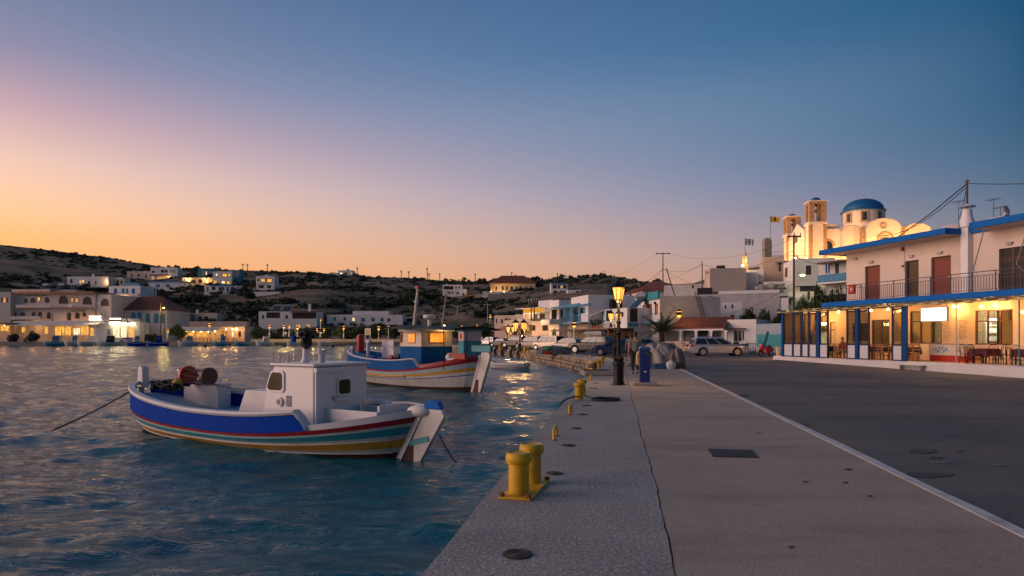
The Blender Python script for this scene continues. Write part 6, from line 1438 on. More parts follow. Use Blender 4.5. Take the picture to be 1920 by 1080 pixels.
# ornate twin lantern post -------------------------------------------------
def lantern(parent, c, s, pw):
 mb = MB()
 for k in range(6):
  a = k*math.pi/3; mb.cyl((c[0]+.11*s*math.cos(a),c[1]+.11*s*math.sin(a),c[2]), (c[0]+.19*s*math.cos(a),c[1]+.19*s*math.sin(a),c[2]+.42*s), .012*s, n=5)
 mb.lathe([(.02,-.10),(.07,-.06),(.13,0),(.12,.012)], c, 6) if s == 1 else mb.lathe([(.02*s,-.10*s),(.07*s,-.06*s),(.13*s,0),(.12*s,.012*s)], c, 6)
 mb.lathe([(.23*s,.42*s),(.24*s,.45*s),(.12*s,.57*s),(.05*s,.60*s),(.06*s,.63*s),(.02*s,.70*s),(.005*s,.76*s)], c, 6)
 o = mb.build('lantern', M['black'], parent)
 mb = MB()
 for k in range(6):
  a, b = k*math.pi/3, (k+1)*math.pi/3
  mb.quad((c[0]+.105*s*math.cos(a),c[1]+.105*s*math.sin(a),c[2]+.01),(c[0]+.105*s*math.cos(b),c[1]+.105*s*math.sin(b),c[2]+.01),(c[0]+.18*s*math.cos(b),c[1]+.18*s*math.sin(b),c[2]+.41*s),(c[0]+.18*s*math.cos(a),c[1]+.18*s*math.sin(a),c[2]+.41*s))
 mb.build('lantern_glass', emat('lantern_glow', (1,.38,.06), 2.4), o)
 mb = MB(); mb.ball((c[0],c[1],c[2]+.2*s), .055*s, 8, 6); mb.build('bulb', M['bulb'], o)
 plight('lantern_light', (c[0], c[1], c[2]-.16*s), (1,.58,.2), pw, parent, .12*s)
def lamp_post(label, px, pyb, pytop, Y, armrot, pw, s=1.0, n=2):
 b = P(px, pyb, Y); H = Z_(pytop, Y)-b.z-.76*s; T = thing('street_lamp', label, 'street lamp', b, 0, 'ornate iron street lamps')
 mb = MB(); mb.lathe([(.30,0),(.30,.02)], (0,0,0), 16); mb.build('base_plate', M['black'], T)
 mb = MB(); mb.lathe([(.20,.021),(.19,.06),(.165,.12),(.165,.62),(.20,.66),(.20,.72),(.15,.78),(.18,.86),(.10,.95),(.075,1.02)], (0,0,0), 12); mb.build('pedestal', M['black'], T, auto=40)
 mb = MB(); mb.lathe([(.075,1.02),(.065,1.6),(.10,1.64),(.10,1.70),(.06,1.76),(.05,H*.72),(.08,H*.73),(.08,H*.745),(.045,H*.76),(.04,H)], (0,0,0), 10); mb.build('column', M['black'], T, auto=40)
 ca, sa = math.cos(armrot), math.sin(armrot); e = .28*s
 mb = MB()
 for sg_ in (-1, 1): mb.tube([(0,0,H-.35*s),(sg_*ca*e*.6,sg_*sa*e*.6,H-.38*s),(sg_*ca*e,sg_*sa*e,H-.2*s),(sg_*ca*e,sg_*sa*e,H-.07*s)], .02*s, 6)
 mb.lathe([(.06*s,H-.3*s),(.03*s,H-.1*s),(.05*s,H-.05*s),(.01*s,H+.25*s)], (0,0,0), 8); mb.build('bracket', M['black'], T)
 for sg_ in (-1, 1): lantern(T, (sg_*ca*e, sg_*sa*e, H), s, pw)
 return T
lamp_post('tall black iron street lamp with glowing twin lantern nearest on the quay', 1160, 722, 522, 20.6, R(75), 60, .92)
lamp_post('black iron street lamp with two glowing lanterns behind the nearest lamp', 1152.5, 671, 579, 48.8, R(8), 110, 1.1)
lamp_post('black iron street lamp with clustered lanterns behind the row of bollards', 974.5, 658, 596, 76, R(8), 190, 1.75)
lamp_post('black iron street lamp by the ochre cafe left of the cream house', 982.8, 648, 602, 100, R(60), 260, 1.6)
lamp_post('black iron street lamp in front of the ochre cafe awning', 957.5, 648, 607, 105, R(20), 330, 1.6)
def white_lamp(label, px, pyb, pyt, Y, pw, s=1.0, col=(1,.58,.18), dbl=False):
 b = P(px, pyb, Y); H = Z_(pyt, Y)-b.z; T = thing('white_lamp_post', label, 'street lamp', b, 0, 'white street lamps'); k = max(1, Y/110)
 mb = MB(); mb.cyl((0,0,0), (0,0,H-.5*s), .10*k, .07*k, 8); mb.lathe([(.16*k,0),(.14*k,.5*s),(.10*k,.7*s)], (0,0,0), 8); mb.build('post', M['whitepaint'] if Y < 150 else M['metal'], T)
 for sx in ((-.7, .7) if dbl else (0,)):
  mb = MB(); mb.lathe([(.10*s,-.5*s),(.22*s,-.05*s),(.20*s,-.04*s)], (sx*s,0,H), 8); mb.lathe([(.26*s,0),(.05*s,.16*s),(.01,.2*s)], (sx*s,0,H), 8); o = mb.build('lamp_head', M['black'], T)
  if dbl: q = MB(); q.tube([(0,0,H-.9*s),(sx*s,0,H-.8*s),(sx*s,0,H-.5*s)], .05*s, 5); q.build('arm', M['whitepaint'], T)
  mb = MB(); mb.lathe([(.11*s,-.5*s),(.21*s,-.04*s),(.2*s,0)], (sx*s,0,H+.005), 8); mb.build('lamp_glass', emat('lamp_glow', (1,.38,.06), 2.8), o)
  plight('white_lamp_light', (sx*s*1.3, -2.2*s, H+.1*s), col, pw*.30, T, .15)
white_lamp('white lamp post glowing in front of the porch house by the palm', 1273.5, 657, 584, 80, 330, 1.5)
white_lamp('unlit looking white lamp post behind the silver hatchback', 1076.5, 645, 605, 80, 5, 1.2)
for px, b, t, pw, s, lab, d in ((505.5,632,610,900,1.9,'white lamp post by the far shore below the long veranda house, first from the left',0),(532,631,610,900,1.9,'white lamp post by the far shore, beside a round white sign',0),(542.5,632,610,700,1.6,'white lamp post by the far shore, right one of a close pair',0),(558,632,611,1300,2.3,'white lamp post with the largest glow by the red shrubs',0),(601,632,616,700,1.6,'twin headed white lamp post before the dark shrubs',1),
  (601.5,618,598,300,1.3,'taller lamp post behind the twin headed one',0),(644.5,634,612,900,1.9,'lamp post lighting the yellow green tree by the far shore',0),(710,640,612.5,1500,2.2,'brightest white lamp post left of the white blue boat cabin',0),(728.5,636,612,800,1.5,'smaller white lamp post right of the brightest one',0),(865.5,634,611,800,1.7,'white lamp post right of the boat awning',0),(894.5,632,609,700,1.6,'lamp post among dark trees above the parked scooters',0),(919.3,604,590.5,600,1.7,'lone street lamp on the dark slope by the crossarm pole',0),
  (315,634,617.5,800,1.8,'lamp post left of the glowing tavern',0),(393,628,606.5,900,1.9,'lamp post in front of the pinkish lower wall',0)):
 white_lamp(lab, px, b, t, 208 if b > 620 else 214, pw, s, (1,.62,.16), bool(d))
mb = MB(); p = P(1502, 516, 95); ws = thing('wall_street_light', 'greenish yellow street light on a bracket below the church', 'street lamp', p)
mb.tube([(-1.2,.6,-.2),(-.8,.2,.6),(0,0,.15)], .05, 5); mb.build('bracket', M['metal'], ws); mb = MB(); mb.ball((.2,0,0), .25, 8, 5, sx=1.6, sz=.6); mb.build('lamp_glass', emat('green_lamp_glow', (.9,1,.2), 9), ws); plight('wall_light', (.2,-.4,-.5), (.9,1,.25), 120, ws, .2)
# ================================================================ BOATS
def vert_mats(*names): return [M.get(n) or MATS[n] for n in names]
p_hullw = pmat('hull_white', (.60,.57,.54), .5, .1, 1.5, .08, 20, stain=(.27,.20,.15), stain_amt=.7)
p_navy = pmat('hull_blue', (.003,.05,.36), .6, .1, 1.2, spec=.03)
p_redb = pmat('hull_red', (.30,.012,.022), .4, .15, 2)
p_tealb = pmat('hull_teal', (.03,.26,.33), .45, .12, 2)
p_yelb = pmat('hull_yellow', (.60,.29,.03), .45, .15, 2)
p_anti = pmat('antifouling', (.07,.022,.016), .75, .3, 2.5, .2, 12)
p_inner = pmat('deck_pale_blue', (.30,.40,.50), .55, .12, 2)
p_deckw = pmat('deck_white', (.62,.60,.60), .5, .08, 2)
p_cab = pmat('cabin_white', (.74,.70,.70), .4, .05, 1.2, stain=(.46,.38,.34), stain_amt=.5)
class Boat:
 def __init__(s, name, label, stern, bow, over, beam, zs3, group=None, cat='boat', rake=.10):
  st = Vector((stern[0], stern[1], WATER_Z)); bo = Vector((bow[0], bow[1], WATER_Z)); s.ang = math.atan2(bo.y-st.y, bo.x-st.x)
  s.L = (bo-st).length*(1+over); s.B = beam; s.zs3 = zs3; s.rake = rake; c = (st+bo)/2
  s.root = thing(name, label, cat, c, s.ang, group); s.inv = Matrix.Rotation(-s.ang, 3, 'Z'); s.org = c
 def lz(s, px, py, off):
  o = s.inv @ (Vector((0,0,HC))-s.org); d = s.inv @ Vector(((px-960)/F, 1, (HOR-py)/F)); t = (off-o.y)/d.y; p = o+d*t; return p.x, p.z
 def ly(s, px, py, x):
  o = s.inv @ (Vector((0,0,HC))-s.org); d = s.inv @ Vector(((px-960)/F, 1, (HOR-py)/F)); t = (x-o.x)/d.x; p = o+d*t; return p.y, p.z
 def zs(s, q):
  a, m, b = s.zs3
  return m+(a-m)*((.45-q)/.45)**2 if q < .45 else m+(b-m)*((q-.45)/.55)**2
 def half(s, q):
  e = abs(q-.47)/(.53 if q > .47 else .47); return s.B/2*max(0, 1-e**2.5)**.72+.035
 def pt(s, q, v, sg, out=0.0):
  """hull surface: v 0 at the sheer, 1 at the waterline, past 1 under water"""
  x = (-.5+q)*s.L*(1-s.rake*min(v, 1.3)*1.0); z = s.zs(q)*(1-v) if v <= 1 else -.45*(v-1)*2
  y = (s.half(q)+out)*(1-.12*v-.16*v**3 if v <= 1 else .72-.9*(v-1))
  return (x, sg*max(.03, y), z)
 def hull(s, bands, n=40, name='hull'):
  mb = MB(); mats = []; qs = [i/n for i in range(n+1)]
  for v0, v1, m in bands:
   if m not in mats: mats.append(m)
   k = mats.index(m); o = .012 if m in (p_redb, p_yelb) else 0
   for sg in (1, -1):
    for a, b in zip(qs[:-1], qs[1:]):
     p = [s.pt(a, v0, sg, o), s.pt(b, v0, sg, o), s.pt(b, v1, sg, o), s.pt(a, v1, sg, o)]
     mb.add(p if sg < 0 else p[::-1], [(0,1,2,3)], k)
   for q in (0, 1):
    p = [s.pt(q, v0, 1, o), s.pt(q, v0, -1, o), s.pt(q, v1, -1, o), s.pt(q, v1, 1, o)]; mb.add(p, [(0,1,2,3)], k)
  return mb.build(name, mats, s.root, auto=35)
 def strip(s, q0, q1, h0, h1, th, mat, name, out=0.0, n=30, cap=None, capm=None, lift=0.0, rnd=0.0):
  """bulwark board standing on the sheer, both sides joined round the end; h: function of q"""
  qs = [q0+(q1-q0)*i/n for i in range(n+1)]
  for sg in (1, -1):
   mb = MB(); ring = []
   for q in qs:
    x, y, z = s.pt(q, 0, sg, out); yi = sg*max(.01, abs(y)-th); a, b = h0(q)+z+lift, h1(q)+z+lift
    ring.append(((x,y,a),(x,y+sg*rnd,(a+b)/2),(x,y,b),(x,yi,b),(x,yi,a)))
   for r0, r1 in zip(ring[:-1], ring[1:]):
    for k in range(5):
     f = [r0[k], r1[k], r1[(k+1) % 5], r0[(k+1) % 5]]; mb.add(f if sg < 0 else f[::-1], [(0,1,2,3)])
   for r in (ring[0], ring[-1]): mb.add(list(r), [(0,1,2,3,4)])
   mb.build(name, mat, s.root, auto=40)
 def deck(s, q0, q1, dz, mat, name, k=.95, n=16):
  mb = MB(); qs = [q0+(q1-q0)*i/n for i in range(n+1)]; vs = []
  for q in qs:
   x, y, z = s.pt(q, 0, 1); vs += [(x, y*k, z+dz(q)), (x, 0, z+dz(q)+.03), (x, -y*k, z+dz(q))]
  mb.add(vs, [(3*i+j, 3*i+3+j, 3*i+4+j, 3*i+1+j) for i in range(n) for j in (0, 1)]); return mb.build(name, mat, s.root)
 def post(s, q, v0, top, w, d, mat, name, ext=0.0, capm=None, rudder=None):
  """stem or stern post following the rake"""
  sgn = 1 if q > .5 else -1; mb = MB(); pts = []
  for v in (1.25, .9, .6, .3, 0): x, _, z = s.pt(q, v, 1); pts.append((x, z))
  x0, z0 = pts[-1]; pts.append((x0+sgn*ext, z0+top))
  for (xa, za), (xb, zb) in zip(pts[:-1], pts[1:]):
   mb.add([(xa-sgn*.05,-w/2,za),(xa+sgn*d,-w/2,za),(xa+sgn*d,w/2,za),(xa-sgn*.05,w/2,za),(xb-sgn*.05,-w/2,zb),(xb+sgn*d,-w/2,zb),(xb+sgn*d,w/2,zb),(xb-sgn*.05,w/2,zb)], [(0,1,5,4),(1,2,6,5),(2,3,7,6),(3,0,4,7),(4,5,6,7),(0,3,2,1)])
  return mb.build(name, mat, s.root)
def boat_front():
 b = Boat('fishing_boat', 'nearest wooden fishing boat with navy bulwark, striped hull and white box cabin', (-2.3,13.4), (-10.3,18.2), .10, 3.05, (.90,.44,.70))
 R_ = b.root
 b.hull([(0,.14,p_redb),(.14,.23,p_hullw),(.23,.42,p_tealb),(.42,.52,p_hullw),(.52,.74,p_yelb),(.74,.86,p_hullw),(.86,1.0,p_anti),(1.0,1.4,p_anti)])
 qc = b.lz(562, 806, 1.42)[0]/b.L+.5; hb = lambda q: .36*min(1, max(0, (q-qc)/.022))*(1+.35*max(0, q-.55)/.45)
 b.strip(qc, .985, lambda q: .005, hb, .07, p_navy, 'bulwark', .01)
 b.strip(qc, 1.0, lambda q: hb(q)+.003, lambda q: hb(q)+.10, .16, p_deckw, 'rail', .035, rnd=.03, n=60)
 b.strip(.0, qc+.01, lambda q: .003, lambda q: .10+.05*max(0,.3-q)/.3, .12, p_deckw, 'toe_rail', .0)
 b.deck(.02, .50, lambda q: .04, p_deckw, 'aft_deck'); b.deck(.45, .97, lambda q: .06+.22*max(0,(q-.8)/.2), p_inner, 'foredeck', .97)
 b.post(1, 0, .50, .16, .16, p_deckw, 'stem');
 x, y, z = b.pt(1, 0, 1); mb = MB(); mb.prism([(x-.28,z+.40),(x+.02,z+.40),(x-.02,z+.95),(x-.10,z+1.02),(x-.26,z+.96)], -.10, .10); mb.build('stem_head', p_deckw, R_, bevel=.03)
 b.post(0, 0, .12, .16, .10, p_hullw, 'stern_post')
 x0, _, z0 = b.pt(0, 0, 1); x1, _, z1 = b.pt(0, 1.25, 1)
 mb = MB(); mb.prism([(x1-.14,z1-.1),(x1-.50,z1-.1),(x0-.66,z0+.02),(x0-.60,z0+.16),(x0-.16,z0+.16)][::-1], -.05, .05); mb.build('rudder', p_hullw, R_, bevel=.01)
 mb = MB(); mb.prism([(x0-.17,z0+.163),(x0-.58,z0+.163),(x0-.52,z0+.32),(x0-.30,z0+.35),(x0-.17,z0+.28)][::-1], -.07, .07); mb.build('rudder_head', p_tealb if False else M['blue'], R_, bevel=.01)
 mb = MB(); mb.prism([(x1-.14,z1-.12),(x1-.51,z1-.12),(x1-.53,z1+.52),(x1-.14+(x0-x1)*.25,z1+.52)][::-1], -.052, .052); mb.build('rudder_foot', p_anti, R_)
 mx, mz = (x0*.55+x1*.45), (z0*.55+z1*.45); mb = MB(); mb.box((mx-.30, 0, mz), (.55, .13, .11), ry=.25); mb.build('rudder_strap', p_tealb, R_)
 # cabin
 cy = .80; xa = b.lz(588.5, 800, cy)[0]; xf = b.lz(490, 790, cy)[0]; xft = b.lz(513, 690, cy)[0]; zt = b.lz(588, 688, cy)[1]; zb = b.lz(588, 808, cy)[1]
 mb = MB(); mb.prism([(xa,zb-.1),(xa,zt),(xft,zt),(xf,zb-.1+.32)] + [(xf, zb-.1)], -cy, cy); mb.build('cabin', p_cab, R_, bevel=.035)
 mb = MB(); mb.prism([(xa-.07,zt+.004),(xa-.07,zt+.06),(xft+.07,zt+.06),(xft+.07,zt+.004)], -cy-.06, cy+.06); mb.build('cabin_roof', p_cab, R_, bevel=.02)
 def onside(r, name, mat, pr, rnd=True, fr=None):
  x0, z1 = b.lz(r[0], r[1], cy); x1, z0 = b.lz(r[2], r[3], cy); mb = MB(); ins = .03
  x0_, x1_ = max(x0, x1), min(x0, x1); c = .06; sl = (xft-xf)/(zt-zb-.2)*(z1-z0)*.85 if fr else 0
  pts = [(x1_+c,z0),(x0_-c,z0),(x0_,z0+c),(x0_+sl,z1-c),(x0_+sl-c,z1),(x1_+c,z1),(x1_,z1-c),(x1_,z0+c)]
  n = len(pts); vs = [(x,cy+.002,z) for x,z in pts]+[(x,cy+pr,z) for x,z in pts]; mb.add(vs, [tuple(range(n,2*n))]+[(i,n+i,n+(i+1)%n,(i+1)%n) for i in range(n)])
  o = mb.build(name, mat, R_); bm = bmesh.new(); bm.from_mesh(o.data); bmesh.ops.recalc_face_normals(bm, faces=bm.faces); bm.to_mesh(o.data); bm.free(); return o
 fr = onside((500,694,534,736), 'side_window', p_cab, .03, fr=True); g = onside((503,697.5,531,732), 'pane', pmat('cabin_glass', (.07,.055,.035), .3, .6, 1.5, spec=.04), .036, fr=True); g.parent = fr
 u, z = b.lz(525.5, 753, cy); mb = MB(); mb.cyl((u,cy+.001,z), (u,cy+.05,z), .10, n=16); o = mb.build('porthole', p_cab, R_, auto=40); mb = MB(); mb.cyl((u,cy+.051,z), (u,cy+.055,z), .065, n=14); mb.build('pane', M['pane'], o)
 u, z = b.lz(541, 752, cy); mb = MB()
 for k in range(3): mb.box((u-.07+.06*k, cy+.012, z), (.025, .02, .24));
 mb.build('vent_slat', M['grey'], R_)
 def onaft(r, name, mat, pr, par=None, c=.05):
  y0, z1 = b.ly(r[0], r[1], xa); y1, z0 = b.ly(r[2], r[3], xa); mb = MB(); y0, y1 = max(y0,y1), min(y0,y1)
  pts = [(y1+c,z0),(y0-c,z0),(y0,z0+c),(y0,z1-c),(y0-c,z1),(y1+c,z1),(y1,z1-c),(y1,z0+c)]; n = 8
  vs = [(xa-.001,y,z) for y,z in pts]+[(xa-pr,y,z) for y,z in pts]; mb.add(vs, [tuple(range(n,2*n))]+[(i,n+i,n+(i+1)%n,(i+1)%n) for i in range(n)])
  o = mb.build(name, mat, par or R_); bm = bmesh.new(); bm.from_mesh(o.data); bmesh.ops.recalc_face_normals(bm, faces=bm.faces); bm.to_mesh(o.data); bm.free(); return o
 d = onaft((590,694,626,798), 'cabin_door', p_cab, .04, c=.01); onaft((621,742,624,750), 'handle', M['metal'], .07, d, .005)
 f = onaft((631,709,657,741), 'aft_window', p_cab, .03); onaft((634,712,655,737), 'pane', MATS['cabin_glass'], .036, f)
 onaft((588,690,640,696), 'door_rail', p_cab, .09, None, .005); onaft((628,746,652,750), 'ledge', p_cab, .06, None, .005)
 for px, w in ((512, .02), (525, .02), (540, .02)):
  x, _ = b.lz(px, 680, .4); mb = MB(); mb.cyl((x,.4,zt+.06), (x,.4,zt+.26), w, n=6); mb.build('rail_stub', M['metal'], R_)
 x, _ = b.lz(572, 680, .2); mb = MB(); mb.lathe([(.12,0),(.09,.05),(.06,.12),(.055,.34),(.04,.36)], (x,.2,zt+.06), 10); mb.build('mast_foot', p_cab, R_, auto=40)
 v, fc = leaf_cloud(90, .22, .22, .34, .12, np.random.RandomState(4), 4); mb = MB(); mb.ball((x-.05,.2,zt+.52), .13, 9, 6, sz=1.3); mb.add([(x-.05+q[0]*.8, .2+q[1]*.8, zt+.50+q[2]*.8) for q in v], [tuple(q) for q in fc]); mb.build('rolled_net', M['ropedark'], R_)
 x, _ = b.lz(603, 682, .1); mb = MB(); mb.lathe([(.07,0),(.07,.2),(.11,.21),(.11,.29),(.06,.30)], (x,.1,zt+.06), 10); mb.build('vent_pipe', M['grey'], R_, auto=40)
 # fore engine hatch against the cabin front
 xh = b.lz(442, 770, .55)[0]; zh = b.lz(460, 731, .55)[1]
 mb = MB(); mb.prism([(xf+.0,zb+.02),(xf+.0,zh),(xh-.35,zh),(xh,zb+.02)], -.55, .55); mb.build('engine_hatch', p_deckw, R_, bevel=.02)
 # fore hatch box and net hauler
 xb0, zb1 = b.lz(404, 721, -.4); xb1, zb0 = b.lz(337, 722, -.4); zd = b.zs(.8)+.2
 mb = MB(); mb.b(xb0+.15, xb1+.1, -.98, -.58, zd-.22, zb1); mb.build('fore_hatch', p_deckw, R_, bevel=.02)
 xw0, zw = b.lz(353, 704, -.4); xw1, _ = b.lz(391, 704, -.4); mb = MB(); r = .27
 mb.cyl((xw0-.03,-.4,zw), (xw0+.08,-.4,zw), r, n=18); mb.cyl((xw0+.08,-.4,zw), (xw0+.14,-.4,zw), r*.8, .1, n=18); mb.build('hauler_disc', pmat('hauler_red', (.50,.04,.015), .45, .15, 4), R_, auto=40)
 mb = MB(); mb.cyl((xw1-.05,-.4,zw), (xw1+.06,-.4,zw), r*.92, n=18); mb.build('hauler_disc', M['brown'], R_, auto=40)
 for k in range(6): a = k*math.pi/3; mb = MB(); mb.cyl((xw1+.06,-.4+.17*math.cos(a),zw+.17*math.sin(a)), (xw0-.03,-.4+.17*math.cos(a),zw+.17*math.sin(a)), .022, n=6); mb.build('hauler_bar', M['ropedark'], R_)
 mb = MB()
 for x in (xw0, xw1): mb.cyl((x,-.52,zb1), (x,-.4,zw), .03, n=6); mb.cyl((x,-.28,zb1), (x,-.4,zw), .03, n=6)
 mb.cyl((xw0+.08,-.4,zw), (xw0+.5,-.4,zw+.15), .03, n=6); mb.build('hauler_stand', M['metal'], R_)
 for v_ in (.23,.52,.86):
  for sg in (1,-1): mb = MB(); mb.tube([Vector(b.pt(q, v_, sg, .008)) for q in np.linspace(.012, .988, 40)], .013, 5); mb.build('rubbing_strake', p_hullw if v_ > .3 else p_tealb, R_)
 # aft coaming and tiller
 xc0 = xa-.02; xc1 = b.lz(722, 770, .3)[0]; zq = b.zs(.2)+.1
 mb = MB(); mb.b(xc1, xc0, .46, .54, zq-.1, zq+.30); mb.b(xc1, xc0, -.54, -.46, zq-.1, zq+.30); mb.b(xc1, xc1+.07, -.459, .459, zq-.1, zq+.42); mb.build('cockpit_coaming', p_deckw, R_, bevel=.015)
 mb = MB(); mb.cyl((xc1+.75,.2,zq-.2), (xc1+.75,.2,zq+.48), .03, n=6); mb.build('engine_lever', M['metal'], R_)
 mb = MB(); mb.b(xc0-.55, xc0-.2, .45, .58, zq-.2, zq+.02); mb.build('locker', p_navy, R_, bevel=.01)
 mb = MB(); mb.tube([(x0-.3,0,z0+.22),(x0+.3,0,z0+.26),(x0+.7,.05,z0+.24)], .022, 6); mb.build('tiller', M['grey'], R_)
 return b
B1 = boat_front()
def on_boat(b, x, y, z): return b.root.matrix_basis @ Vector((x, y, z))
x0, z0 = B1.lz(787, 768, 0)
mb = MB(); mb.ball((0,0,0), .22, 12, 7, sx=1.35, sy=.9, sz=.6); o = mb.build('sail_bundle', M['cloth'], None, smooth=True); o.location = on_boat(B1, x0, 0, B1.zs(.04)+.18); o.rotation_euler = (0, 0, B1.ang); tag(o, 'white rolled cloth bundle lying on the stern of the nearest boat', 'bundle')
t = thing('rope_heap', 'dark tangled rope heap with yellow float on the bow of the nearest boat', 'rope', on_boat(B1, *[B1.lz(318, 726, .25)[0], .25, B1.lz(318, 728, .25)[1]]), B1.ang)
v, f = leaf_cloud(260, .75, .3, .22, .09, np.random.RandomState(8), 8); mb = MB(); mb.add([tuple(q) for q in v], [tuple(q) for q in f])
rr = random.Random(6)
for k in range(14): mb.tube([(rr.uniform(-.7,.7),rr.uniform(-.25,.25),rr.uniform(0,.2)) for _ in range(5)], .02, 5)
mb.build('tangled_rope', M['ropedark'], t); mb = MB(); mb.ball((-.35,0,.12), .15, 10, 7); mb.build('float', M['yellow'], t, smooth=True)
mb = MB(); mb.lathe([(.15,0),(.19,.24),(.20,.25),(.18,.25),(.15,.05),(.01,.04)], (0,0,0), 14); o = mb.build('blue_basket', p_tealb, None, auto=40); xx = B1.lz(480, 768, .95)[0]; o.location = on_boat(B1, xx, .93, B1.zs(.56)+.10); tag(o, 'turquoise plastic basket on the side deck before the nearest boat cabin', 'basket')
t = thing('starfish_rope', 'small bleached coil of rope on the aft rail of the nearest boat', 'rope', on_boat(B1, B1.lz(760, 775, -.6)[0], -.6, B1.zs(.12)+.16))
mb = MB()
for k in range(6): a = k*1.05; mb.tube([(0,0,.05),(.12*math.cos(a),.12*math.sin(a),.10),(.2*math.cos(a),.2*math.sin(a),.03)], .025, 5)
mb.build('coil', M['wood'], t)
def rope(name, label, pts, r, mat, sag=0, n=14):
 P0 = []
 for a, b in zip(pts[:-1], pts[1:]):
  a, b = Vector(a), Vector(b); P0 += [a.lerp(b, i/n)-Vector((0,0,sag*4*(i/n)*(1-i/n))) for i in range(n)]
 mb = MB(); mb.tube(P0+[Vector(pts[-1])], r, 5); o = mb.build(name, mat); return tag(o, label, 'rope', 'mooring ropes')
xb_, yb_, zb_ = B1.pt(1, 0, 1)
rope('mooring_rope', 'mooring rope running from the nearest bow down into the water at far left', [on_boat(B1, xb_, 0, zb_+.45), (X_(62, 16.6), 16.6, WATER_Z-.1)], .022, M['rope'], .08)
rope('mooring_rope', 'thin dark line from the nearest rudder into the water on the right', [on_boat(B1, B1.pt(0,0,1)[0]-.5, 0, .55), (X_(878, 12.4), 12.4, WATER_Z-.1)], .02, M['ropedark'], .12)
rope('mooring_rope', 'long line from the bow stem back to the white cabin of the nearest boat', [on_boat(B1, xb_-.6, 0, zb_+.62), on_boat(B1, B1.lz(405,724,0)[0], 0, B1.lz(405,722,0)[1]), on_boat(B1, B1.lz(505,738,0)[0], 0, B1.lz(505,737,0)[1])], .015, M['ropedark'], .02)

